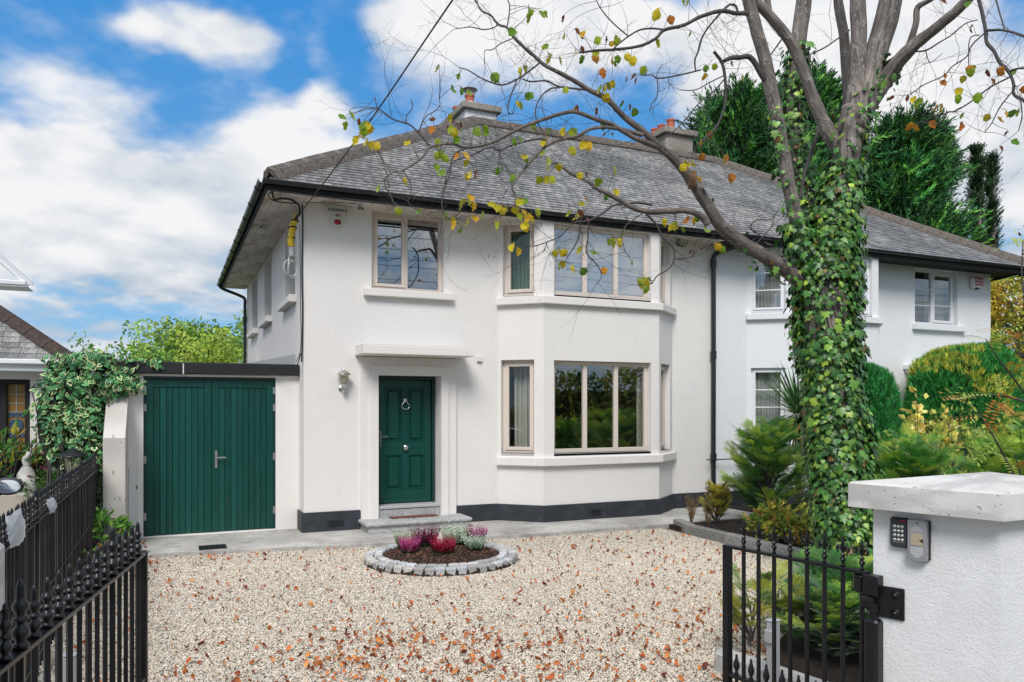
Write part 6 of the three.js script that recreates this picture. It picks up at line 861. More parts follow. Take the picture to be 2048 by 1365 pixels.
function conifer(name, label, cat, base, o, group) {                  // feathery shrub: arching boughs that carry flat sprays
  const R = rng(o.seed), F = new Foliage(), stems = [], t = thing(name, label, cat, base, 0, group), H = o.h, Wd = o.w;
  for (let b = 0; b < o.boughs; b++) {
    const a = R() * 6.283, hh = (o.low ?? 0.06) * H + H * 0.9 * Math.pow(R(), o.top ?? 0.9), prof = Math.pow(Math.max(0, 1 - hh / (H * 1.06)), 0.55), L = Wd * prof * (0.55 + 0.45 * R()) + 0.12, rise = (o.rise ?? 0.35) + 0.5 * R();
    const d = V(Math.cos(a), rise, Math.sin(a) * (o.flat ?? 1)).normalize(), s0 = V(0, hh * 0.82, 0), end = s0.clone().addScaledVector(d, L);
    stems.push(limb([[0, hh * 0.6, 0, 0.012], [s0.x + d.x * L * 0.4, s0.y + d.y * L * 0.35, s0.z + d.z * L * 0.4, 0.007], [end.x, end.y, end.z, 0.002]], 4, 2));
    const n = Math.max(3, Math.round(L / 0.085));
    for (let i = 0; i < n; i++) { const f = (i + 0.6) / n; if (f < 0.22) continue; const p = s0.clone().addScaledVector(d, L * f); p.y += (R() - 0.5) * 0.05; for (const g of f > 0.85 ? [0] : [-1, 1]) { const side = V(-Math.sin(a), 0, Math.cos(a)), dd = d.clone().addScaledVector(side, g * (0.75 + 0.4 * R())).add(V(0, (R() - 0.35) * 0.5, 0)).normalize(), sp = V().crossVectors(dd, V(0, 1, 0)).add(V(0, (R() - 0.5) * 0.7, 0)).normalize(); const tip = R() < (o.tips ?? 0.4) * (f > 0.6 ? 1.3 : 0.35); spray(F, p, dd, sp, (o.spray ?? 0.2) * (0.7 + 0.6 * R()), tip ? o.light : o.dark, R, o); } }
  }
  part('stems', fuse(stems), M.twig, t); stuffed(part('needles', F.geo(), M.needleV, t)); return t;
}
function leafy(name, label, cat, base, o, group) {                    // broad leaved shrub: stems with leaves in clumps
  const R = rng(o.seed), F = new Foliage(), stems = [], t = thing(name, label, cat, base, 0, group);
  for (let b = 0; b < o.stems; b++) {
    const a = R() * 6.283, r = Math.sqrt(R()), tip = V(Math.cos(a) * r * o.w, o.h * (1 - 0.45 * r * r) * (0.6 + 0.45 * R()), Math.sin(a) * r * o.w * (o.flat ?? 1)), root = V(tip.x * 0.25, 0, tip.z * 0.25), mid = root.clone().lerp(tip, 0.55).add(V((R() - 0.5) * 0.1, 0.06, (R() - 0.5) * 0.1));
    stems.push(limb([[root.x, root.y, root.z, o.stemR ?? 0.008], [mid.x, mid.y, mid.z, (o.stemR ?? 0.008) * 0.65], [tip.x, tip.y, tip.z, 0.002]], 5, 3));
    const n = o.leaves; const twigs = [tip]; for (let i = 0; i < (o.fork ?? 3); i++) { const q = mid.clone().lerp(tip, R()).add(dirOf(R).multiplyScalar(o.w * 0.22)); twigs.push(q); stems.push(limb([[mid.x, mid.y, mid.z, 0.003], [q.x, q.y, q.z, 0.0015]], 4, 1)); }
    for (let i = 0; i < n; i++) { const q = pick(twigs, R), p = mid.clone().lerp(q, 0.35 + 0.75 * R()).add(dirOf(R).multiplyScalar(o.scatter ?? 0.05)); const out = p.clone().setY(p.y * 0.3).normalize().add(dirOf(R).multiplyScalar(0.9)).add(V(0, o.up ?? 0.1, 0)).normalize(), k = pick(R() < (o.mix ?? 0.25) ? o.light : o.dark, R).clone().multiplyScalar(0.7 + 0.6 * R()); F.leaf(p, out, perp(out, R), o.size * (0.6 + 0.8 * R()), o.size * (o.wide ?? 0.55) * (0.7 + 0.6 * R()), k, 0.2); }
  }
  part('stems', fuse(stems), o.bare ?? M.twig, t); stuffed(part('leaves', F.geo(), M.leafV, t)); return t;
}
// ================================================================ trees behind the houses
function cypress(label, base, o) {
  const R = rng(o.seed), t = thing('cypress_tree', label, 'tree', base), F = new Foliage(), limbs = [], H = o.h;
  part('trunk', limb([[0, -0.2, 0, 0.35], [0.1, H * 0.4, 0, 0.25], [0, H * 0.95, 0.1, 0.04]], 10, 6), M.bark, t);
  for (let b = 0; b < o.boughs; b++) {
    const hh = H * (o.from ?? 0.2) + H * (0.98 - (o.from ?? 0.2)) * Math.pow(R(), 0.85), f = hh / H, a = R() * 6.283, wob = 0.5 + 0.85 * vnoise(a * 1.7 + 9, f * 7, 4096, o.seed), L = o.w * wob * Math.pow(Math.max(0.02, 1 - Math.pow(f, o.pow ?? 3)), 0.7) * (0.6 + 0.4 * R()), d = V(Math.cos(a), o.rise ?? 0.5, Math.sin(a)).normalize(), s = V(0, hh - L * 0.25, 0), tone = 0.45 + 0.95 * R();
    limbs.push(limb([[s.x, s.y, s.z, 0.05], [s.x + d.x * L * 0.9, s.y + d.y * L * 0.9, s.z + d.z * L * 0.9, 0.012]], 4, 1));
    const n = o.plumes;
    for (let i = 0; i < n; i++) {                                    // plumes: small drooping-and-rising tufts of scale foliage
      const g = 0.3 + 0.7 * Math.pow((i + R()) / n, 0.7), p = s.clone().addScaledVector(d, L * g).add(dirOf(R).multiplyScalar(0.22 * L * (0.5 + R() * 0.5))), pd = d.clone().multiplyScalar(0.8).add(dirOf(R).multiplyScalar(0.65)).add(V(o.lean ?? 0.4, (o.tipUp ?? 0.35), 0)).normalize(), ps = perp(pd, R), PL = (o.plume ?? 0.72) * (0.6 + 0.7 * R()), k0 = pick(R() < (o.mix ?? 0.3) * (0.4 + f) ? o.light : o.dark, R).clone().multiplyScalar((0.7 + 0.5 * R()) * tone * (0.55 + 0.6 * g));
      for (let j = 0; j < 20; j++) { const u = (j + R()) / 20, q = p.clone().addScaledVector(pd, PL * u).add(dirOf(R).multiplyScalar(0.05 * PL)), nd = pd.clone().addScaledVector(ps, (j % 2 ? 1 : -1) * (0.75 - 0.4 * u)).add(dirOf(R).multiplyScalar(0.3)).normalize(), k = k0.clone().multiplyScalar(0.75 + 0.5 * R()); F.needle(q, nd, perp(nd, R), PL * 0.34 * (1.1 - 0.5 * u), PL * 0.075, k); }
    }
  }
  part('limb', fuse(limbs), M.twig, t); stuffed(part('crown', F.geo(), M.leafDull, t)); return t;
}
{
  const dark = hexes('#245a2c', '#2c6a32', '#1d4a26', '#347434'), light = hexes('#5a9638', '#6aa840', '#4a8a36');
  // a row of tall cypresses about thirty metres off
  const C = { boughs: 340, plumes: 17, dark, light };
  cypress('tall dark cypress between the grey chimney and the ivy clad trunk', [21.0, 0, -12.6], { ...C, seed: 2, h: 14.4, w: 3.8, from: 0.42, pow: 4 });
  cypress('tallest dark cypress seen between the stems of the big tree', [24.4, 0, -12.4], { ...C, seed: 5, h: 15.8, w: 3.5, from: 0.42, pow: 4 });
  cypress('broad dark cypress leaning out over the far end of the slate roof', [27.2, 0, -9.9], { ...C, seed: 9, h: 13.3, w: 3.3, boughs: 380, from: 0.36, pow: 6, lean: 0.5 });
  const slim = hexes('#2a4a28', '#33552a', '#3a5a30', '#27452a');
  cypress('first slim columnar cypress beyond the end of the roof', [30.0, 0, -8.9], { ...C, seed: 12, h: 12.4, w: 0.85, boughs: 150, plumes: 9, from: 0.4, dark: slim, light: slim, rise: 2.4, pow: 3, lean: 0, plume: 0.42 });
  cypress('second slim columnar cypress at the edge of the group beyond the roof', [30.75, 0, -8.8], { ...C, seed: 14, h: 12.2, w: 0.7, boughs: 150, plumes: 9, from: 0.4, dark: slim, light: slim, rise: 2.4, pow: 3, lean: 0, plume: 0.4 });
}
function broadTree(label, base, o) {
  const R = rng(o.seed), t = thing('tree', label, 'tree', base), F = new Foliage(), L = [], H = o.h;
  part('trunk', limb([[0, -0.1, 0, 0.16], [0.05, H * 0.4, 0, 0.11], [0, H * 0.8, 0, 0.03]], 8, 5), M.bark, t);
  for (let b = 0; b < o.limbs; b++) { const a = R() * 6.283, f = (o.from ?? 0.35) + (0.95 - (o.from ?? 0.35)) * R(), r = o.w * Math.sin(Math.PI * Math.min(0.93, 0.25 + 0.7 * (f - 0.2))) * (0.5 + 0.5 * R()), e = V(Math.cos(a) * r, H * f + 0.3 * r, Math.sin(a) * r); L.push(limb([[0, H * f * 0.75, 0, 0.03], [e.x * 0.5, e.y * 0.93, e.z * 0.5, 0.018], [e.x, e.y, e.z, 0.005]], 4, 2)); for (let c = 0; c < o.clumps; c++) { const q = V(e.x * 0.35, H * f * 0.85, e.z * 0.35).lerp(e, 0.25 + 0.85 * R()).add(dirOf(R).multiplyScalar(o.spread)); const k0 = pick(R() < (o.mix ?? 0.3) ? o.light : o.dark, R).clone().multiplyScalar(0.75 + 0.5 * R()); for (let i = 0; i < o.leaves; i++) { const p = q.clone().add(dirOf(R).multiplyScalar(o.clump * Math.cbrt(R()))), d = dirOf(R).add(V(0, -0.2, 0)).normalize(); F.leaf(p, d, perp(d, R), o.size * (0.6 + 0.8 * R()), o.size * 0.5 * (0.7 + 0.6 * R()), k0.clone().multiplyScalar(0.8 + 0.4 * R()), 0.2); } } }
  part('limb', fuse(L), M.twig, t); stuffed(part('crown', F.geo(), M.leafV, t)); return t;
}
{
  const lg = hexes('#a4c450', '#b4d058', '#c8d868'), dg = hexes('#6a9a3c', '#78a844', '#588a36');
  broadTree('airy light green tree behind the garage nearest the white house', [3.2, 0, -16.5], { seed: 21, h: 5.3, w: 2.4, limbs: 44, clumps: 7, leaves: 30, spread: 0.3, clump: 0.3, size: 0.17, dark: dg, light: lg, mix: 0.5 });
  broadTree('loose green tree behind the middle of the garage roof', [0.4, 0, -16.0], { seed: 22, h: 4.7, w: 2.0, limbs: 40, clumps: 7, leaves: 30, spread: 0.3, clump: 0.3, size: 0.16, dark: dg, light: lg, mix: 0.45 });
  broadTree('rounded yellow green bush behind the garage roof', [1.1, 0, -11.5], { seed: 23, h: 3.9, w: 1.7, limbs: 36, clumps: 6, leaves: 30, spread: 0.25, clump: 0.28, size: 0.12, dark: lg, light: hexes('#c2cf58', '#aabf4a'), mix: 0.5 });
  broadTree('dark leaved shrub behind the left end of the garage roof', [-0.9, 0, -10.0], { seed: 24, h: 3.5, w: 1.5, limbs: 30, clumps: 5, leaves: 26, spread: 0.25, clump: 0.25, size: 0.12, dark: dg, light: lg, mix: 0.2 });
  const yel = hexes('#cdbc3a', '#dcc444', '#b5ae38', '#d4aa3a'), ygr = hexes('#8f9a30', '#a0aa3a', '#7a8628', '#b5ae40');
  broadTree('tall yellowing hedge tree beyond the far corner of the white house', [22.5, 0, -2.3], { seed: 25, h: 6.2, w: 2.3, from: 0.12, limbs: 60, clumps: 7, leaves: 34, spread: 0.35, clump: 0.3, size: 0.15, dark: ygr, light: yel, mix: 0.45 });
  broadTree('bare topped small tree with a few red leaves beyond the roof end', [29.9, 0, -6.4], { seed: 26, h: 9.2, w: 1.6, from: 0.55, limbs: 20, clumps: 2, leaves: 5, spread: 0.4, clump: 0.3, size: 0.2, dark: hexes('#8a7a4a', '#7a5a3a'), light: hexes('#a05a34', '#8f8a50'), mix: 0.4 });
}
// ================================================================ planted border
{
  const yewD = hexes('#549a38', '#62a63e', '#468834', '#72b244'), yewL = hexes('#bcd44e', '#cade5a', '#a8c848'), gold = hexes('#d0c84c', '#dcd058', '#b5bc44');
  conifer('yew_shrub', 'dark green yew shrub in front of the downstairs windows of the white house', 'shrub', [8.55, 0.02, 2.6], { seed: 31, h: 1.8, w: 1.0, boughs: 80, dark: yewD, light: yewL, tips: 0.4, rise: 0.65 }, undefined);
  conifer('yew_shrub', 'second dark yew shrub close to the left side of the ivy clad trunk', 'shrub', [8.75, 0.02, 3.9], { seed: 32, h: 1.75, w: 0.85, boughs: 70, dark: yewD, light: yewL, tips: 0.4, rise: 0.5 });
  conifer('yew_shrub', 'feathery bright green yew right behind the gate pillar cap', 'shrub', [8.8, 0.02, 6.3], { seed: 33, h: 1.72, w: 1.0, boughs: 75, dark: yewD, light: yewL, tips: 0.5, rise: 0.6 });
  conifer('yew_shrub', 'large spreading yew above the pillar cap with pale tips', 'shrub', [10.2, 0.02, 6.1], { seed: 34, h: 1.95, w: 1.4, boughs: 105, dark: yewD, light: yewL, tips: 0.5, rise: 0.5 });
  conifer('yew_shrub', 'mid green yew between the ivy clad trunk and the pillar', 'shrub', [8.55, 0.02, 5.2], { seed: 35, h: 1.7, w: 0.85, boughs: 65, dark: yewD, light: yewL, tips: 0.25, rise: 0.7 });
  conifer('yew_shrub', 'dark yew at the edge of the picture behind the pillar', 'shrub', [11.5, 0.02, 7.2], { seed: 36, h: 1.95, w: 1.2, boughs: 95, dark: yewD, light: yewL, tips: 0.3, rise: 0.5 });
  conifer('low_yew', 'low dark yew at the foot of the ivy clad trunk behind the gate bars', 'shrub', [5.35, 0.02, 7.0], { seed: 37, h: 0.52, w: 0.6, boughs: 80, dark: hexes('#3a7a2e', '#448834', '#2f6828'), light: hexes('#6fa83c', '#86b844'), tips: 0.25, rise: 0.25 });
  conifer('low_yew', 'low dark yew against the inner side of the white pillar', 'shrub', [4.78, 0.02, 7.55], { seed: 38, h: 0.45, w: 0.55, boughs: 70, dark: hexes('#3a7a2e', '#448834', '#2f6828'), light: yewL, tips: 0.2, rise: 0.25 });
  conifer('low_yew', 'low yew between the white concrete kerb and the ivy clad trunk', 'shrub', [5.95, 0.02, 6.75], { seed: 42, h: 0.42, w: 0.45, boughs: 50, dark: hexes('#3a7a2e', '#448834', '#2f6828'), light: yewL, tips: 0.3, rise: 0.3 });
  conifer('golden_shrub', 'thin yellow green shrub beside the grey sensor post', 'shrub', [4.1, 0.0, 7.25], { seed: 39, h: 0.6, w: 0.2, boughs: 11, dark: hexes('#6a8a2a', '#7f9a34'), light: gold, tips: 0.6, rise: 1.0, spray: 0.13 });
  conifer('golden_shrub', 'second thin yellow green shrub right of the grey sensor post', 'shrub', [4.45, 0.0, 7.15], { seed: 40, h: 0.62, w: 0.2, boughs: 12, dark: hexes('#6a8a2a', '#7f9a34'), light: gold, tips: 0.6, rise: 1.0, spray: 0.13 });
  conifer('golden_shrub', 'small golden conifer with brown feet beside the downpipe of the cream house', 'shrub', [8.05, 0.03, 1.95], { seed: 41, h: 0.62, w: 0.30, boughs: 40, dark: hexes('#a89a4a', '#b59e58', '#9a8a4a'), light: gold, tips: 0.6, rise: 1.2, spray: 0.12 });
  // dry brown sprigs
  const dry = (p, h, n, seed, label) => { const R = rng(seed), t = thing('dry_shrub', label, 'shrub', p), S = [], F = new Foliage(), cols = hexes('#8a6a4a', '#9c7c54', '#7a5a40', '#a08a58'); for (let i = 0; i < n; i++) { const a = R() * 6.283, l = h * (0.6 + 0.45 * R()), e = V(Math.cos(a) * l * 0.42 * R(), l, Math.sin(a) * l * 0.42 * R()); S.push(limb([[e.x * 0.1, 0, e.z * 0.1, 0.004], [e.x * 0.4, l * 0.5, e.z * 0.4, 0.003], [e.x, e.y, e.z, 0.0014]], 4, 3)); for (let j = 0; j < 26; j++) { const f = 0.3 + 0.7 * R(), q = V(e.x * f, l * f, e.z * f), d = dirOf(R).add(V(0, 0.6, 0)).normalize(); F.leaf(q, d, perp(d, R), 0.022 + 0.02 * R(), 0.008, pick(cols, R).clone().multiplyScalar(0.7 + 0.6 * R())); } } part('stems', fuse(S), std({ color: new THREE.Color(0.16, 0.10, 0.06), roughness: 0.9 }), t); stuffed(part('leaves', F.geo(), M.leafDull, t)); };
  dry([7.62, 0.02, 1.86], 0.52, 26, 51, 'taller dry brown sprig against the dark plinth'); dry([7.86, 0.02, 1.98], 0.34, 16, 52, 'short dry brown sprig between the tall sprig and the golden conifer'); dry([8.0, 0.02, 2.9], 0.3, 16, 53, 'low russet dry shrub behind the granite kerb');
  const hydD = hexes('#6f8f34', '#86a03c', '#5d7f2e'), hydL = hexes('#c2bf4c', '#d4b84c', '#b0b840', '#c99a4c');
  leafy('yellowing_shrub', 'low yellow green shrub behind the granite kerb left of the ivy clad trunk', 'shrub', [7.95, 0.02, 3.55], { seed: 61, stems: 34, h: 0.6, w: 0.55, leaves: 34, size: 0.085, dark: hydD, light: hydL, mix: 0.45, wide: 0.6 });
  leafy('yellowing_shrub', 'second low yellow shrub close to the foot of the ivy clad trunk', 'shrub', [8.1, 0.02, 4.45], { seed: 62, stems: 34, h: 0.6, w: 0.55, leaves: 34, size: 0.085, dark: hydD, light: hydL, mix: 0.6, wide: 0.6 });
  leafy('yellowing_shrub', 'small russet yellow shrub between the two low yellow ones', 'shrub', [7.9, 0.02, 4.1], { seed: 63, stems: 14, h: 0.36, w: 0.3, leaves: 22, size: 0.06, dark: hexes('#b08a4a', '#a0783c', '#8f7a3a'), light: hydL, mix: 0.5 });
  leafy('yellowing_shrub', 'lowest green yellow plant at the corner of the granite kerb by the path', 'shrub', [8.35, 0.02, 2.95], { seed: 73, stems: 18, h: 0.4, w: 0.4, leaves: 28, size: 0.07, dark: hydD, light: hydL, mix: 0.5 });
  leafy('yellowing_shrub', 'russet leaved plant along the inside of the granite kerb nearest the gate', 'shrub', [7.9, 0.02, 4.95], { seed: 74, stems: 18, h: 0.42, w: 0.38, leaves: 28, size: 0.07, dark: hexes('#b89a4a', '#a8843c', '#98883a'), light: hydL, mix: 0.5 });
  leafy('lime_shrub', 'bright lime green shrub with round leaves behind the pillar cap', 'shrub', [9.6, 0.02, 5.4], { seed: 75, stems: 30, h: 1.95, w: 0.7, leaves: 34, size: 0.075, dark: hexes('#8fae44', '#a4bf4c', '#7a9a3a'), light: hexes('#c8d060', '#d4d468'), mix: 0.45 });
  leafy('lime_shrub', 'yellow green loose shrub at the right behind the pillar cap', 'shrub', [11.6, 0.02, 5.0], { seed: 76, stems: 30, h: 2.1, w: 0.9, leaves: 34, size: 0.085, dark: hexes('#8fae44', '#a4bf4c', '#7a9a3a'), light: hexes('#c8d060', '#d8c85c'), mix: 0.4 });
  leafy('maple_shrub', 'tall pale yellow leaved maple shrub right of the ivy clad trunk', 'shrub', [10.3, 0.02, 4.0], { seed: 64, stems: 13, h: 2.35, w: 0.42, leaves: 34, size: 0.11, dark: hexes('#f0e87a', '#e8e070', '#c8d460'), light: hexes('#f6ea90', '#f0d070', '#f8f0b0'), mix: 0.5, wide: 0.75, stemR: 0.014, bare: std({ color: new THREE.Color(0.22, 0.11, 0.06), roughness: 0.9 }) });
  leafy('laurel_shrub', 'light green leafy shrub under the maple beside the trunk', 'shrub', [9.9, 0.02, 4.5], { seed: 65, stems: 30, h: 2.0, w: 0.75, leaves: 34, size: 0.085, dark: hexes('#7a9a3c', '#90aa44', '#65862f'), light: hexes('#b8bf58', '#a9b84e'), mix: 0.4 });
  leafy('vine_shrub', 'sparse climbing plant with a few green leaves before the white wall', 'shrub', [11.9, 0.02, 3.4], { seed: 66, stems: 8, h: 2.45, w: 0.4, leaves: 14, size: 0.13, dark: hexes('#6f9a3c', '#86a844'), light: hexes('#b5c05a', '#9fb04a'), mix: 0.4, wide: 0.8 });
  // ground cover plants at the wall pier and the railing foot
  leafy('weed', 'bright green weed growing at the foot of the wall pier', 'plant', [-0.78, 0.0, 0.5], { seed: 67, stems: 26, h: 0.62, w: 0.32, leaves: 16, size: 0.09, dark: hexes('#4f8f2c', '#5fa034', '#3f7a24'), light: hexes('#86b844', '#9cc450'), mix: 0.4, wide: 0.6 });
  leafy('weed', 'dark trailing plant along the foot of the railing', 'plant', [-0.72, 0.0, 2.2], { seed: 68, stems: 30, h: 0.3, w: 0.8, flat: 1.5, leaves: 16, size: 0.07, dark: hexes('#3f6a24', '#4c7a2c', '#6a4a2a'), light: hexes('#7a9a3c', '#a0643a'), mix: 0.4 });
  // clipped conifers
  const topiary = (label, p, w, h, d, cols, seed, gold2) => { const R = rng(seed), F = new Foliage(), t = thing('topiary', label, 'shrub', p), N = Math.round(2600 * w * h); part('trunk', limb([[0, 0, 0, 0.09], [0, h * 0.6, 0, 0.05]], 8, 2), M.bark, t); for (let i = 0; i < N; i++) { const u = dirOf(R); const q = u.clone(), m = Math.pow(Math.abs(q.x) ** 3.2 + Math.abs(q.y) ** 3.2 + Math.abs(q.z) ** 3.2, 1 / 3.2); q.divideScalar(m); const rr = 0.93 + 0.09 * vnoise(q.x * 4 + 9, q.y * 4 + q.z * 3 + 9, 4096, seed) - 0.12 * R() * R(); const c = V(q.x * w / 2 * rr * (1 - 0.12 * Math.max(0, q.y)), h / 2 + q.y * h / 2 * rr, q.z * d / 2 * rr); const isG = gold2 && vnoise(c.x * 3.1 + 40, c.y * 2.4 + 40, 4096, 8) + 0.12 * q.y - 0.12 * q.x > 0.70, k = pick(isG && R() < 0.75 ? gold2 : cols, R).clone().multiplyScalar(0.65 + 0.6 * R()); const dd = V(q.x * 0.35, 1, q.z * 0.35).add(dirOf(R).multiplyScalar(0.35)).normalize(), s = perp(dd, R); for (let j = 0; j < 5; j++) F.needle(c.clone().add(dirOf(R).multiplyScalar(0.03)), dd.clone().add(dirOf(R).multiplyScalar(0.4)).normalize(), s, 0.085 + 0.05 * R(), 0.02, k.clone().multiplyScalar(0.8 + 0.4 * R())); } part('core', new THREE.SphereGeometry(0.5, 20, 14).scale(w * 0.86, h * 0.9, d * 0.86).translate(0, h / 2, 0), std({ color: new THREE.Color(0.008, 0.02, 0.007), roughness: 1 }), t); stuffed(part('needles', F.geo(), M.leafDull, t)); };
  topiary('large clipped conifer patched green and gold before the white house', [15.2, 0.25, 1.1], 2.2, 2.95, 1.9, hexes('#2f8a3a', '#3a983e', '#277830', '#46a446'), 71, hexes('#c4c84a', '#d4cc54', '#98b440'));
  topiary('clipped dark green conifer dome just right of the ivy clad trunk', [12.2, 0.0, 1.2], 1.1, 2.7, 1.1, hexes('#2f8a3c', '#379444', '#247434'), 72);
  // spiky palm
  {
    const R = rng(81), t = thing('cordyline', 'spiky cordyline palm half hidden by the ivy clad trunk', 'palm', [9.42, 0, 2.35]), F = new Foliage(), cols = hexes('#4f7a3c', '#5f8a44', '#3f6a34', '#7a9a58'), old = hexes('#a08a44', '#8f7438', '#b09a54');
    part('trunk', limb([[0, -0.05, 0, 0.09], [0.02, 0.9, 0, 0.075], [0, 1.75, 0, 0.08]], 10, 4, 0.2), M.bark, t);
    for (let i = 0; i < 190; i++) { const a = R() * 6.283, e = -0.75 + 1.95 * R(), d = V(Math.cos(a) * Math.cos(e), Math.sin(e), Math.sin(a) * Math.cos(e)), L = 0.75 + 0.3 * R(), s = V(-Math.sin(a), 0, Math.cos(a)), k = (e < -0.35 && R() < 0.6 ? pick(old, R) : pick(cols, R)).clone().multiplyScalar(0.7 + 0.6 * R()); const p0 = V(0, 1.78 + 0.08 * R(), 0), pts = [0, 0.35, 0.7, 1].map((f) => p0.clone().addScaledVector(d, L * f).add(V(0, -0.16 * f * f * L * (e < 0.5 ? 1 : 0.3), 0))), w = [0.03, 0.042, 0.03, 0.002]; for (let j = 0; j < 3; j++) { const A = pts[j].clone().addScaledVector(s, w[j] / 2), B = pts[j].clone().addScaledVector(s, -w[j] / 2), C = pts[j + 1].clone().addScaledVector(s, w[j + 1] / 2), D = pts[j + 1].clone().addScaledVector(s, -w[j + 1] / 2); F.tri(A, B, C, k); F.tri(B, D, C, k); } }
    stuffed(part('leaves', F.geo(), M.leafV, t));
    const fl = []; for (let i = 0; i < 130; i++) { const q = V(0.22 + 0.12 * (R() - 0.5), 1.95 - 0.55 * R(), 0.45 + 0.12 * (R() - 0.5)); fl.push(new THREE.IcosahedronGeometry(0.013, 0).translate(q.x - 0.25, q.y, q.z)); } stuffed(part('flower_spray', fuse(fl), std({ color: new THREE.Color(0.5, 0.45, 0.33), roughness: 0.9 }), t));
  }
  // rowan with compound leaves
  {
    const R = rng(91), t = thing('rowan_tree', 'young rowan with orange and green feathery leaves at the right edge', 'tree', [8.7, 0, 8.3]), F = new Foliage(), B = [], cols = hexes('#86a83c', '#9cb844', '#a8c04c', '#b8bc48', '#c8a844', '#d08a3c', '#98b040');
    const W = (x, y, d) => { const u = (x - 1024) / 1536, v = (813 - y) / 1536; return [d * (Math.sin(YAW) + u * Math.cos(YAW)) - 8.7, 1.95 + v * d, 11.9 - d * (Math.cos(YAW) - u * Math.sin(YAW)) - 8.3]; };
    const lines = [[[2150, 1010, 7.2], [2090, 850, 7.0], [2030, 760, 6.9], [1995, 715, 6.8], [1972, 678, 6.8]], [[2090, 850, 7.0], [2045, 560, 6.9], [2047, 480, 6.9]], [[2070, 1060, 7.1], [2010, 915, 7.0], [1985, 870, 6.9], [1952, 815, 6.9]], [[2090, 820, 7.0], [2020, 795, 6.8], [1975, 790, 6.8], [1920, 800, 6.8]], [[2100, 800, 7], [2040, 700, 6.7], [2020, 660, 6.7]], [[2070, 1060, 7.1], [2030, 905, 6.9]], [[2110, 900, 7], [2050, 830, 6.8], [2030, 835, 6.8]]];
    for (const l of lines) { const p = l.map((q, i) => [...W(...q), 0.013 - 0.009 * i / (l.length - 1)]); B.push(limb(p, 6, 4)); const n = 7; for (let i = 0; i < n; i++) { const f = 0.35 + 0.65 * i / (n - 1), k = Math.min(l.length - 2, Math.floor(f * (l.length - 1))), g = f * (l.length - 1) - k, q = V(...p[k].slice(0, 3)).lerp(V(...p[k + 1].slice(0, 3)), g), d = V(R() - 0.65, (R() - 0.35) * 0.6, R() - 0.5).normalize(), s = V().crossVectors(d, V(0, 1, 0.4)).normalize(), L = 0.2 + 0.08 * R(), kc = pick(cols, R); for (let j = 1; j <= 7; j++) for (const sg of [-1, 1]) { const b = q.clone().addScaledVector(d, L * j / 7).add(V(0, -0.05 * (j / 7) ** 2, 0)), ld = s.clone().multiplyScalar(sg).addScaledVector(d, 0.35).add(V(0, -0.15, 0)).normalize(); F.leaf(b, ld, d, 0.07 * (1 - 0.4 * Math.abs(j / 7 - 0.5)), 0.022, kc.clone().multiplyScalar(0.75 + 0.5 * R()), 0.15); } F.leaf(q.clone().addScaledVector(d, L), d, s, 0.06, 0.02, kc); } }
    part('trunk', limb([[0, -0.05, 0, 0.03], [0.1, 0.6, 0, 0.025], [...W(2150, 1010, 7.2), 0.015]], 8, 3), M.bark, t); part('branches', fuse(B), M.twig, t); stuffed(part('leaves', F.geo(), M.leafV, t));
  }
}
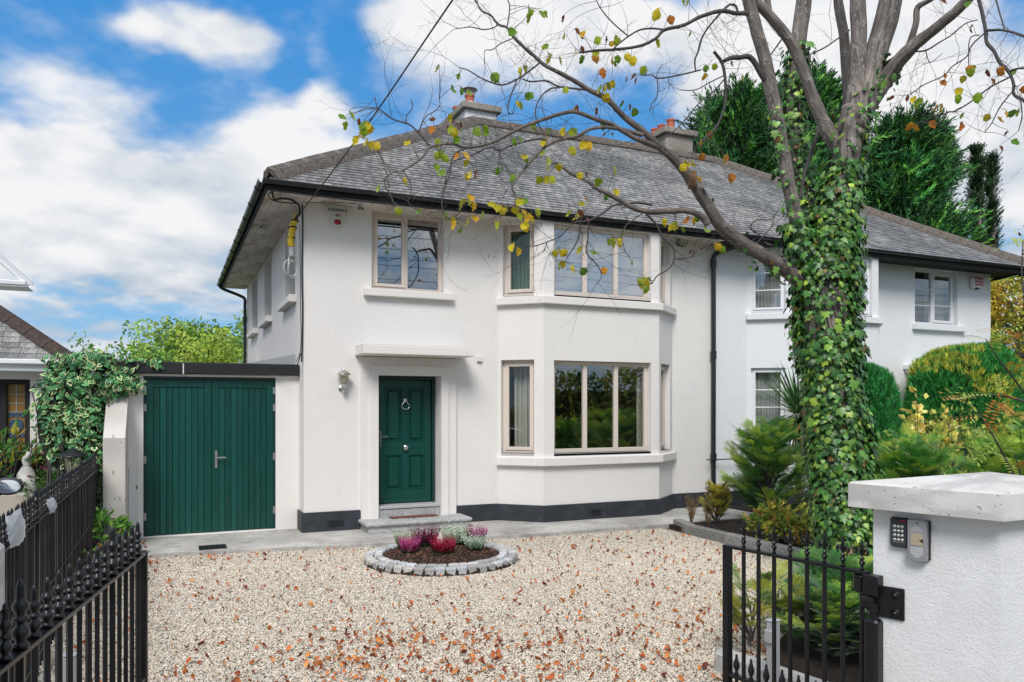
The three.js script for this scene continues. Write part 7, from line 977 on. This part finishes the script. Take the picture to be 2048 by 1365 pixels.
// ================================================================ the big tree in the border, its leaves and its ivy
{
  const R = rng(101), tree = thing('broadleaf_tree', 'big grey barked tree nearly bare with a few yellow leaves and ivy on its trunk', 'tree');
  part('trunk', limb(TRUNK, 18, 6, 0.05, 3), M.bark, tree);
  LIMBS.forEach((l, i) => part('limb', limb(l.p, i < 9 ? 12 : 9, 5, i < 10 ? 0.08 : 0.12, i + 5), i < 9 || i === 9 ? M.bark : M.twigGrey, tree));
  BRANCHES.forEach((l, i) => part('branch', limb(l.p, 6, 5, 0.12, i), M.twig, tree));
  // break scar on the low limb
  part('branch_stub', limb([[4.97, 4.22, 5.38, 0.05], [4.94, 4.29, 5.41, 0.045], [4.92, 4.34, 5.43, 0.03]], 8, 2, 0.3), std({ color: new THREE.Color(0.17, 0.10, 0.06), roughness: 0.9 }), tree);
  // sample points along thin wood for twigs and leaf stalks
  const pts = [];
  for (const l of [...BRANCHES, ...LIMBS.slice(10)]) { const c = new THREE.CatmullRomCurve3(l.p.map((p) => V(p[0], p[1], p[2])), false, 'centripetal'), n = Math.max(6, Math.round(c.getLength() / 0.05)); for (let i = 0; i <= n; i++) { const k = i / n, q = c.getPoint(k), T = c.getTangent(k), r = l.p[Math.min(l.p.length - 1, Math.round(k * (l.p.length - 1)))][3]; if (r < 0.032) pts.push({ q, T, r }); } }
  const twigs = [], tips = [];
  const twig = (s, d, L, r, depth) => { const p = [[s.x, s.y, s.z, r]]; let q = s.clone(), dd = d.clone(); const n = 4; for (let i = 1; i <= n; i++) { dd.add(dirOf(R).multiplyScalar(0.32)).add(V(0, 0.05, 0)).normalize(); q = q.clone().addScaledVector(dd, L / n); p.push([q.x, q.y, q.z, r * (1 - 0.75 * i / n)]); if (depth && R() < 0.55) twig(q, dd.clone().add(dirOf(R).multiplyScalar(0.9)).normalize(), L * (0.35 + 0.35 * R()), r * 0.6, depth - 1); } twigs.push(limb(p, 3, 2)); tips.push(q); };
  for (let i = 0; i < 330; i++) { const e = pick(pts, R); twig(e.q, e.T.clone().multiplyScalar(0.5).add(dirOf(R)).normalize(), 0.22 + 0.5 * R(), 0.0022 + 0.0012 * R(), 2); }
  // leaves where they hang, each on a stalk
  const lo = [0, 1, 2, 3].map((k) => { const g = new THREE.BufferGeometry(), P = [], I = [], Q = rng(k + 60), rows = 7, curl = 0.6 + 1.1 * Q(); for (let i = 0; i <= rows; i++) { const t = i / rows, w = (0.74 + 0.1 * Q()) * (i === rows ? 0.03 : Math.pow(Math.sin(Math.PI * Math.min(0.985, 0.12 + 0.86 * Math.pow(t, 0.62))), 1.0)) * (1 + 0.08 * (i % 2 ? 1 : -1)), a = curl * t, y = -Math.sin(a) / curl, z = (1 - Math.cos(a)) / curl * (0.7), wv = 0.06 * Math.sin(i * 2.1 + k); P.push(-w / 2, y, z + 0.3 * w + wv, 0, y, z, w / 2, y, z + 0.26 * w - wv); } for (let i = 0; i < rows; i++) { const a = i * 3; I.push(a, a + 3, a + 1, a + 1, a + 3, a + 4, a + 1, a + 4, a + 2, a + 2, a + 4, a + 5); } g.setAttribute('position', new THREE.Float32BufferAttribute(P, 3)); g.setIndex(I); g.computeVertexNormals(); return g; });
  const lm = (c) => new THREE.MeshPhysicalMaterial({ color: c, roughness: 0.95, transmission: 0.4, thickness: 0, ior: 1.35, side: THREE.DoubleSide });
  const mats = { g: ['#6f9422', '#86a626', '#7d9a30', '#5f8a2a', '#98b02a'].map(lm), y: ['#c9b422', '#d8c22a', '#b8b028', '#d2a824', '#a8b02c'].map(lm), o: ['#c8842a', '#d2922e', '#b8702a'].map(lm), b: ['#7a4a2c', '#8a5434', '#6a4230'].map(lm) };
  let count = 0;
  for (const k of Object.keys(LEAVES)) for (const [x, y, z] of LEAVES[k]) {
    const p = V(x, y, z); let best = null, bd = 9; for (const e of pts) { const d = e.q.distanceTo(p); if (d < bd) { bd = d; best = e; } }
    if (bd > 0.06 && bd < 1.2) { const m = best.q.clone().lerp(p, 0.5).add(V((R() - 0.5) * 0.12 * bd, 0.2 * bd * R(), (R() - 0.5) * 0.1 * bd)); twigs.push(limb([[best.q.x, best.q.y, best.q.z, 0.0028], [m.x, m.y, m.z, 0.0022], [p.x, p.y + 0.03, p.z, 0.0015], [p.x, p.y - 0.005, p.z, 0.001]], 4, 3)); }
    if (++count > 298) continue;
    const o = part('leaf', pick(lo, R), pick(mats[k], R), tree); o.position.copy(p).add(V(0, 0.025, 0)); o.rotation.set((R() - 0.5) * 1.3, R() * 6.28, (R() - 0.5) * 1.5); const s = (k === 'b' ? 0.065 : 0.085) + 0.035 * R(); o.scale.set(s * (k === 'b' ? 0.55 : 1), s, s);
  }
  stuffed(part('twigs', fuse(twigs), M.twig, tree));

  // ---- ivy
  const ivy = thing('ivy', 'dense green ivy climbing the trunk of the big tree', 'ivy');
  const lobes = [[0, 0], [-0.22, -0.1], [-0.5, 0.12], [-0.33, 0.3], [-0.46, 0.62], [-0.2, 0.6], [0, 1.0], [0.2, 0.6], [0.46, 0.62], [0.33, 0.3], [0.5, 0.12], [0.22, -0.1]];
  const ivyGeo = [0, 1, 2].map((k) => { const P = [], I = [], n = lobes.length; P.push(0, -0.3, 0.02); for (const [x, y] of lobes) P.push(x * (1 + 0.15 * (k - 1)), -y * (k === 2 ? 0.9 : 1), -0.22 * Math.abs(x) * (0.6 + 0.3 * k) - 0.10 * y * y); for (let i = 0; i < n; i++) I.push(0, 1 + i, 1 + (i + 1) % n); const g = new THREE.BufferGeometry(); g.setAttribute('position', new THREE.Float32BufferAttribute(P, 3)); g.setIndex(I); g.computeVertexNormals(); return g.toNonIndexed(); });
  const greens = hexes('#447f32', '#548f38', '#386c2c', '#6aa240', '#2f5c26', '#7fb048', '#4a8440', '#5a7f34'), young = hexes('#a8c848', '#b8d450', '#94c048');
  const placed = [];
  const cover = (path, from, to, dens, thick, keep, minR = 0) => {
    const c = new THREE.CatmullRomCurve3(path.map((p) => V(p[0], p[1], p[2])), false, 'centripetal'), L = c.getLength();
    const n = Math.round(L * (to - from) * dens);
    for (let i = 0; i < n; i++) {
      const t = from + (to - from) * R(), f = t * (path.length - 1), k = Math.min(path.length - 2, Math.floor(f)), r = lerp(path[k][3], path[k + 1][3], f - k), q = c.getPoint(t), T = c.getTangent(t), a = R() * 6.2832, s = V().crossVectors(T, V(1, 0, 0.2)).normalize(), u = V().crossVectors(s, T).normalize(), out = s.clone().multiplyScalar(Math.cos(a)).addScaledVector(u, Math.sin(a));
      const keepIt = keep(q, out, R); if (R() > keepIt) continue;
      const pos = q.clone().addScaledVector(out, r + 0.015 + thick * R() * R() + 0.06 * Math.max(0, vnoise(q.y * 2.3 + 5, a * 1.3 + 3, 4096, 3) - 0.45));
      const nrm = out.clone().add(dirOf(R).multiplyScalar(0.42)).add(V(0, 0.4, 0)).normalize(), down = V(0, 1, 0).add(dirOf(R).multiplyScalar(0.5)).addScaledVector(nrm, -nrm.y).normalize();
      const x = V().crossVectors(down, nrm).normalize(), y = V().crossVectors(nrm, x).normalize(), sz = 0.05 + 0.052 * R() * R() + (R() < 0.08 ? 0.045 : 0);
      const m = new THREE.Matrix4().makeBasis(x.multiplyScalar(sz), y.multiplyScalar(sz), nrm.clone().multiplyScalar(sz)).setPosition(pos);
      placed.push({ m, g: Math.floor(R() * 3), c: pick(R() < 0.09 ? young : R() < 0.02 ? hexes('#7a5a2c', '#8a6a34') : greens, R).clone().multiplyScalar(0.42 + 0.5 * R()), k: sz * (0.4 + Math.max(0, nrm.dot(V(-6.7, -0.2, 6.3).normalize()))) });
    }
  };
  const bald = (q, out) => { if (q.y < 1.15 && out.x > 0.05 && out.x * 0.73 + out.z * 0.68 > 0.35) return 0.1; const d = V(-6.7, 0, 6.3).normalize().dot(out); if (q.y > 2.75 && q.y < 3.35 && d > 0.55 && out.x < 0.2) return 0.12; return vnoise(q.y * 2.6 + 40, Math.atan2(out.x, out.z) * 1.6 + 40, 4096, 77) < 0.15 ? 0.2 : 1; };
  cover(TRUNK, 0.02, 0.42, 3300, 0.14, bald); cover(TRUNK, 0.4, 0.76, 3500, 0.19, bald); cover(TRUNK, 0.74, 0.80, 2300, 0.15, () => 0.9); cover(TRUNK, 0.79, 0.86, 900, 0.12, () => 0.8); cover(TRUNK, 0.76, 1.0, 520, 0.1, (q, o) => (o.x > 0.1 || o.z < -0.2 ? 0.8 : 0.18));
  cover(LIMBS[0].p, 0.0, 0.26, 2000, 0.2, () => 1); cover(LIMBS[0].p, 0.26, 0.52, 170, 0.08, (q, o) => (o.x < -0.2 ? 0.7 : 0.15)); cover(LIMBS[1].p, 0.0, 0.7, 620, 0.14, (q) => (q.y < 5.4 ? 0.9 : 0.5)); cover(LIMBS[2].p, 0.0, 0.1, 200, 0.06, () => 0.6);
  cover(LIMBS[6].p, 0.05, 0.36, 330, 0.12, (q, o) => (o.y > -0.2 ? 0.85 : 0.2)); cover(LIMBS[10].p, 0.0, 0.16, 240, 0.1, () => 0.5); cover(LIMBS[10].p, 0.16, 0.30, 60, 0.04, (q, o) => (o.y > 0.3 ? 0.7 : 0));
  placed.sort((a, b) => b.k - a.k);
  const im = [...greens, ...greens, ...young].map((c, i) => std({ color: c.clone().multiplyScalar(i < 8 ? 0.55 : 0.75), roughness: 0.42, side: THREE.DoubleSide })), rest = [];
  placed.forEach((e, i) => {
    if (i < 298) { const o = part('ivy_leaf', ivyGeo[e.g], pick(im, R), ivy); e.m.decompose(o.position, o.quaternion, o.scale); }
    else { const g = ivyGeo[e.g].clone().applyMatrix4(e.m), n = g.attributes.position.count, a = new Float32Array(n * 3); for (let k = 0; k < n; k++) { a[k * 3] = e.c.r; a[k * 3 + 1] = e.c.g; a[k * 3 + 2] = e.c.b; } g.setAttribute('color', new THREE.BufferAttribute(a, 3)); rest.push(g); }
  });
  stuffed(part('ivy_leaves', fuse(rest, true), M.ivyV, ivy));
  const st = []; for (let i = 0; i < 16; i++) { const ph = R() * 6.28, p = []; for (let j = 1; j < TRUNK.length - 1; j++) { const a = ph + 0.5 * Math.sin(j * 0.9 + ph), q = TRUNK[j]; p.push([q[0] + Math.cos(a) * q[3] * 1.02, q[1], q[2] + Math.sin(a) * q[3] * 1.02, 0.009 - 0.0004 * j]); } st.push(limb(p, 4, 4)); }
  part('ivy_stems', fuse(st), M.twig, ivy);
}
// ================================================================ the garden left of the railing
{
  // variegated ivy over the end of the garage and the boundary wall
  const R = rng(121), t = thing('variegated_ivy', 'bushy variegated ivy with cream edged leaves left of the garage roof', 'ivy'), F = new Foliage(), dark = hexes('#3f7a48', '#4a8a50', '#2f6840', '#58985a'), pale = hexes('#cfd49a', '#d8d8a8', '#b8c486', '#a8b87a');
  const blobs = [[-1.22, 2.05, -0.35, 0.46, 0.52, 0.38, 820], [-1.0, 2.35, -0.4, 0.55, 0.34, 0.35, 620], [-1.15, 1.55, -0.2, 0.42, 0.5, 0.34, 520], [-0.98, 1.2, 0.0, 0.2, 0.5, 0.28, 240], [-0.65, 2.28, -0.36, 0.3, 0.22, 0.22, 230], [-1.3, 1.75, -0.45, 0.36, 0.42, 0.3, 320], [-0.98, 0.7, -0.05, 0.14, 0.5, 0.22, 130], [-1.05, 2.62, -0.5, 0.55, 0.13, 0.36, 240], [-0.3, 2.58, -0.42, 0.35, 0.06, 0.12, 40]];
  for (const [x, y, z, rx, ry, rz, n] of blobs) for (let i = 0; i < n; i++) {
    const u = dirOf(R), rr = 0.72 + 0.33 * R(), lump = 0.85 + 0.3 * vnoise(u.x * 2.3 + 7, u.y * 2.3 + u.z * 2 + 7, 4096, 5), p = V(x + u.x * rx * rr * lump, y + u.y * ry * rr * lump, z + u.z * rz * rr * lump), n1 = u.clone().add(dirOf(R).multiplyScalar(0.6)).add(V(0, 0.3, 0.3)).normalize(), d = V(0, -1, 0).add(dirOf(R).multiplyScalar(0.8)).addScaledVector(n1, n1.y).normalize(), s = V().crossVectors(d, n1).normalize(), L = 0.06 + 0.05 * R(), k = pick(dark, R).clone().multiplyScalar(0.65 + 0.6 * R()), e = pick(pale, R).clone().multiplyScalar(0.8 + 0.35 * R()), plain = R() < 0.55;
    const W = L * 0.75, c = p.clone(), P = (a, b) => c.clone().addScaledVector(s, a * W).addScaledVector(d, b * L), rim = [P(-0.35, -0.05), P(-0.55, 0.4), P(-0.25, 0.7), P(0, 1), P(0.25, 0.7), P(0.55, 0.4), P(0.35, -0.05)], inn = [P(-0.25, 0.05), P(-0.38, 0.4), P(-0.15, 0.6), P(0, 0.8), P(0.15, 0.6), P(0.38, 0.4), P(0.25, 0.05)], m = P(0, 0.35).addScaledVector(n1, 0.01);
    for (let j = 0; j < 6; j++) { F.tri(m, inn[j], inn[j + 1], k); F.tri(inn[j], rim[j], rim[j + 1], plain ? k : e); F.tri(inn[j], rim[j + 1], inn[j + 1], plain ? k : e); }
  }
  stuffed(part('ivy_leaves', F.geo(), M.leafDull, t));
  const S = []; for (let i = 0; i < 26; i++) { const x = -1.6 + 0.9 * R(), z = -0.5 + 0.3 * R(); S.push(limb([[x, 0.1, z, 0.02], [x + 0.15 * (R() - 0.5), 1.0, z, 0.014], [x + 0.4 * (R() - 0.5), 2.2, z + 0.1, 0.006]], 5, 3)); } part('stems', fuse(S), M.twig, t);
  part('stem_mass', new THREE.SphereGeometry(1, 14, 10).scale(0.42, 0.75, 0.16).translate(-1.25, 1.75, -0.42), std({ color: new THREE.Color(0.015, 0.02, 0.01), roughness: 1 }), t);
  // planter with flowers
  const pl = thing('planter', 'beige rendered planter wall full of bedding plants behind the railing', 'planter', [-1.95, 0, -0.75]);
  part('planter_wall', fuse([cbox(-1.6, 0.75, 0, 0.72, -0.12, 0.12, 0.012), cbox(-1.6, 0.75, 0, 0.70, -0.62, -0.5, 0.012), cbox(0.63, 0.75, 0, 0.7, -0.5, -0.12, 0.012)]), std({ color: new THREE.Color(0.46, 0.40, 0.33), roughness: 0.9 }), pl); part('soil', box(-1.6, 0.63, 0.5, 0.62, -0.5, -0.12), M.soil, pl);
  leafy('bedding_plant', 'bushy dark green bedding plant with purple flowers in the beige planter', 'plant', [-1.62, 0.6, -0.85], { seed: 131, stems: 60, h: 0.48, w: 0.42, leaves: 34, size: 0.06, dark: hexes('#2f6a28', '#3a7a2c', '#25581f'), light: hexes('#5a9a34', '#86a844'), mix: 0.25, wide: 0.4 });
  leafy('bedding_plant', 'dark green bedding plant at the left edge of the picture in the planter', 'plant', [-2.55, 0.6, -0.85], { seed: 132, stems: 50, h: 0.62, w: 0.42, leaves: 30, size: 0.06, dark: hexes('#2f6a28', '#3a7a2c', '#25581f'), light: hexes('#5a9a34'), mix: 0.25, wide: 0.4 });
  leafy('rhododendron', 'upright shrub with large glossy yellow green leaves before the black door', 'shrub', [-2.15, 0.6, -1.0], { seed: 133, stems: 22, h: 1.35, w: 0.55, leaves: 14, size: 0.14, dark: hexes('#4f8a3c', '#5f9640', '#3f7a34'), light: hexes('#a9a83c', '#b5953c'), mix: 0.3, wide: 0.45, stemR: 0.011, up: 0.5 });
  { const Q = rng(134), t2 = thing('fuchsia', 'thin woody shrub with small red flowers beside the lantern post', 'shrub', [-1.72, 0.6, -0.95]), S2 = [], F2 = new Foliage(); for (let i = 0; i < 16; i++) { const a = Q() * 6.28, h = 0.6 + 0.6 * Q(), e = V(Math.cos(a) * 0.3 * Q(), h, Math.sin(a) * 0.3 * Q()); S2.push(limb([[0, 0, 0, 0.012], [e.x * 0.5, h * 0.55, e.z * 0.5, 0.007], [e.x, h, e.z, 0.003]], 5, 3)); for (let j = 0; j < 12; j++) { const f = 0.4 + 0.6 * Q(), p = V(e.x * f, h * f, e.z * f).add(dirOf(Q).multiplyScalar(0.07)), d = dirOf(Q); F2.leaf(p, d, perp(d, Q), 0.07, 0.035, pick(Q() < 0.16 ? hexes('#a3243c', '#8a1f5a') : hexes('#4f8a3c', '#3f7a34'), Q)); } } part('stems', fuse(S2), std({ color: new THREE.Color(0.12, 0.06, 0.05), roughness: 0.9 }), t2); stuffed(part('leaves', F2.geo(), M.leafV, t2)); }
  { const Q = rng(135); const purple = thing('purple_flowers', 'a few small purple and white flowers among the bedding plants', 'flower', [-1.62, 0.6, -0.85]); for (let i = 0; i < 9; i++) { const a = Q() * 6.28, r = 0.36 * Math.sqrt(Q()); part('flower', fuse([...Array(5)].map((_, k) => new THREE.CircleGeometry(0.016, 8).rotateX(-0.9).translate(0, 0.008, 0.014).rotateY(k / 5 * 6.28))).translate(Math.cos(a) * r, 0.3 + 0.2 * Q(), Math.abs(Math.sin(a) * r) * 0.8), i % 3 ? std({ color: new THREE.Color(0.22, 0.02, 0.16), roughness: 0.8, side: THREE.DoubleSide }) : std({ color: new THREE.Color(0.75, 0.72, 0.66), roughness: 0.8, side: THREE.DoubleSide }), purple); } }
  solo('garden_statue', fuse([lathe([[0.001, 0.75], [0.06, 0.72], [0.085, 0.64], [0.06, 0.56], [0.1, 0.5], [0.16, 0.4], [0.2, 0.22], [0.22, 0.0]], 18).scale(0.7, 0.75, 0.7).translate(-1.84, 0.7, -0.78), limb([[-1.84, 1.2, -0.74, 0.035], [-1.81, 1.26, -0.7, 0.035], [-1.80, 1.31, -0.7, 0.025]], 8, 2)]), M.cap, 'pale stone garden figure half hidden by flowers in the planter', 'statue');
  // lantern on a post
  const lantern = (name, p, label, wallB) => { const l = thing(name, label, 'lamp', p); const six = (r0, r1, y0, y1, mat, nm, open) => part(nm, new THREE.CylinderGeometry(r1, r0, y1 - y0, 6, 1, open).translate(0, (y0 + y1) / 2, 0), mat, l); if (!wallB) { part('post', fuse([cyl(0, -1.2, 0, 0, 0.035, 12), cyl(0, -0.06, 0.0, 0, 0.055, 12)]), M.iron, l); } six(0.075, 0.125, 0, 0.24, M.lampGlass, 'glass', true); part('cage', fuse([...[...Array(6)].map((_, k) => { const a = k / 6 * 6.283 + Math.PI / 2; return limb([[0.078 * Math.cos(a), 0, 0.078 * Math.sin(a), 0.008], [0.128 * Math.cos(a), 0.24, 0.128 * Math.sin(a), 0.008]], 5, 1); }), new THREE.CylinderGeometry(0.085, 0.085, 0.02, 6), new THREE.CylinderGeometry(0.14, 0.135, 0.02, 6).translate(0, 0.245, 0)]), M.iron, l); part('roof', fuse([lathe([[0.19, 0.25], [0.185, 0.265], [0.10, 0.31], [0.06, 0.325], [0.055, 0.34], [0.02, 0.355], [0.001, 0.375]], 6)]), M.iron, l); part('bulb', new THREE.SphereGeometry(0.03, 10, 8).scale(1, 1.5, 1).translate(0, 0.1, 0), M.plasticWhite, l); return l; };
  lantern('lantern', [-1.13, 1.06, 0.62], 'black six sided post lantern behind the railing', false);
  { const l = thing('wall_lantern', 'ornate black wall lantern beside the stained glass door', 'lamp', [-1.72, 2.0, -1.36]); part('cage', fuse([new THREE.CylinderGeometry(0.07, 0.04, 0.17, 6)]), M.iron, l); part('roof', lathe([[0.095, 0.085], [0.06, 0.13], [0.025, 0.15], [0.03, 0.17], [0.012, 0.19], [0.02, 0.21], [0.004, 0.25]], 8), M.iron, l); part('finial', lathe([[0.001, -0.19], [0.012, -0.16], [0.02, -0.13], [0.01, -0.11], [0.04, -0.085]], 8), M.iron, l); part('bracket', tube([[-0.0, -0.12, -0.0], [-0.02, -0.06, -0.1], [-0.02, 0.1, -0.14]], 0.012, 12, 6), M.iron, l); }
  // parked car: only its wing and door mirror reach into the picture
  const car = thing('parked_car', 'black parked car with its door mirror at the left edge of the picture', 'car', [-2.52, 0, 2.9]);
  const paint = new THREE.MeshPhysicalMaterial({ color: new THREE.Color(0.006, 0.006, 0.007), roughness: 0.3, clearcoat: 1, clearcoatRoughness: 0.05 });
  const sec = (z, w, h, low) => { const p = []; for (let i = 0; i <= 14; i++) { const a = i / 14 * Math.PI; const x = w * Math.sign(Math.cos(a)) * Math.pow(Math.abs(Math.cos(a)), 0.45), y = low + (h - low) * Math.pow(Math.sin(a), 0.55); p.push([x, y, z]); } return p; };
  const secs = [sec(-2.13, 0.55, 0.55, 0.3), sec(-2.08, 0.72, 0.66, 0.2), sec(-1.85, 0.82, 0.76, 0.18), sec(-1.3, 0.86, 0.86, 0.18), sec(-0.75, 0.87, 0.95, 0.18), sec(0.2, 0.875, 0.98, 0.18), sec(1.3, 0.87, 0.98, 0.18), sec(1.95, 0.82, 0.92, 0.2), sec(2.1, 0.66, 0.75, 0.3)];
  const cg = (ss) => { const P = [], I = [], n = ss[0].length; ss.forEach((s) => s.forEach((v) => P.push(...v))); for (let i = 0; i < ss.length - 1; i++) for (let j = 0; j < n - 1; j++) { const a = i * n + j; I.push(a, a + n, a + 1, a + 1, a + n, a + n + 1); } const g = new THREE.BufferGeometry(); g.setAttribute('position', new THREE.Float32BufferAttribute(P, 3)); g.setIndex(I); g.computeVertexNormals(); return g; };
  part('body', cg(secs), paint, car);
  part('cabin', cg([sec(-0.75, 0.70, 0.95, 0.9), sec(-0.1, 0.66, 1.38, 0.9), sec(0.5, 0.64, 1.43, 0.9), sec(1.2, 0.62, 1.38, 0.9), sec(1.75, 0.62, 0.97, 0.9)]), std({ color: new THREE.Color(0.01, 0.012, 0.013), roughness: 0.06 }), car);
  for (const [x, z] of [[0.8, -1.35], [-0.8, -1.35], [0.8, 1.3], [-0.8, 1.3]]) { const w = part('wheel', new THREE.TorusGeometry(0.25, 0.085, 12, 24).rotateY(Math.PI / 2).translate(x, 0.32, z), M.rubber, car); part('rim', fuse([new THREE.CylinderGeometry(0.2, 0.2, 0.12, 20).rotateZ(Math.PI / 2).translate(x, 0.32, z)]), M.steel, w); }
  const mir = part('door_mirror', fuse([new THREE.SphereGeometry(0.14, 20, 14).scale(1.05, 0.68, 0.6).translate(0.96, 1.10, -0.62), cbox(0.78, 0.9, 1.0, 1.05, -0.66, -0.58, 0.015)]), paint, car);
  part('mirror_glass', new THREE.CircleGeometry(0.115, 28).scale(1.1, 0.62, 1).rotateX(-0.16).rotateY(-0.12).translate(0.962, 1.105, -0.528), std({ color: new THREE.Color(0.8, 0.82, 0.84), metalness: 1, roughness: 0.02 }), mir);
}
// ================================================================ across the street: what the window panes mirror
{
  const dk = hexes('#4a7a34', '#58883a', '#3c6a2e', '#669642'), lt = hexes('#98b84a', '#b0b84c', '#c8b84c');
  const hedge = thing('hedge', 'tall mixed hedge and garden shrubs across the street behind the viewer', 'hedge', [4, 0, 24]); const R = rng(141), F = new Foliage();
  for (let i = 0; i < 21000; i++) { const x = -24 + 62 * R(), top = 3.0 + 1.8 * fbm(x * 0.22 + 30, 3, 4096, 9, 3), y = top * Math.pow(R(), 0.7), p = V(x, y, -1.6 + 1.2 * R() + 0.9 * fbm(x * 0.6 + 50, y * 0.8 + 50, 4096, 4, 3)), d = dirOf(R), patch = fbm(x * 0.5 + 9, y * 0.6 + 9, 4096, 31, 3); F.leaf(p, d, perp(d, R), 0.22 + 0.2 * R(), 0.16, pick(patch > 0.56 ? lt : dk, R).clone().multiplyScalar(0.6 + 0.7 * R())); }
  stuffed(part('leaves', F.geo(), M.leafDull, hedge)); part('stems', box(-24, 38, 0, 2.7, -0.7, -0.4), std({ color: new THREE.Color(0.02, 0.028, 0.014), roughness: 1 }), hedge);
  for (const [x, h, seed, lab] of [[-3, 8.5, 151, 'bare street tree across the road to the left of the gate'], [-8.5, 9.5, 152, 'taller bare street tree across the road further left']]) { const Q = rng(seed), t = thing('street_tree', lab, 'tree', [x, 0, 21.2]), S = []; part('trunk', limb([[0, -0.1, 0, 0.18], [0.1, h * 0.35, 0, 0.14], [0, h * 0.75, 0, 0.05]], 8, 4), M.bark, t); const grow = (p, d, L, r, k) => { const q = p.clone().addScaledVector(d, L), m = p.clone().lerp(q, 0.5).add(dirOf(Q).multiplyScalar(L * 0.1)); S.push(limb([[p.x, p.y, p.z, r], [m.x, m.y, m.z, r * 0.8], [q.x, q.y, q.z, r * 0.6]], 4, 2)); if (k) for (let i = 0; i < 3; i++) grow(q.clone().lerp(p, 0.4 * Q()), d.clone().add(dirOf(Q).multiplyScalar(0.85)).normalize(), L * 0.68, r * 0.6, k - 1); }; for (let i = 0; i < 9; i++) grow(V(0, h * (0.3 + 0.45 * i / 9), 0), V(Math.cos(i * 2.4), 0.7, Math.sin(i * 2.4)).normalize(), 1.7, 0.06, 4); part('limb', fuse(S), M.twig, t); }
  // overhead wires along the street
  const wires = thing('street_wires', 'thin overhead wires strung along the street behind the viewer', 'wires');
  for (let i = 0; i < 7; i++) part('wire', tube([[-30, 7.2 + 0.42 * i, 19 + (i % 3) * 0.5], [-5, 6.4 + 0.40 * i + 0.2 * (i % 2), 19.2], [12, 6.5 + 0.42 * i, 19 + (i % 3) * 0.4], [32, 6.2 + 0.4 * i, 19.3], [60, 7.4 + 0.42 * i, 19]], 0.011, 60, 4), M.rubber, wires);
}
scene.traverse((o) => { if (o.isMesh || o.isInstancedMesh) { o.castShadow = true; o.receiveShadow = true; } });
renderer.render(scene, camera);
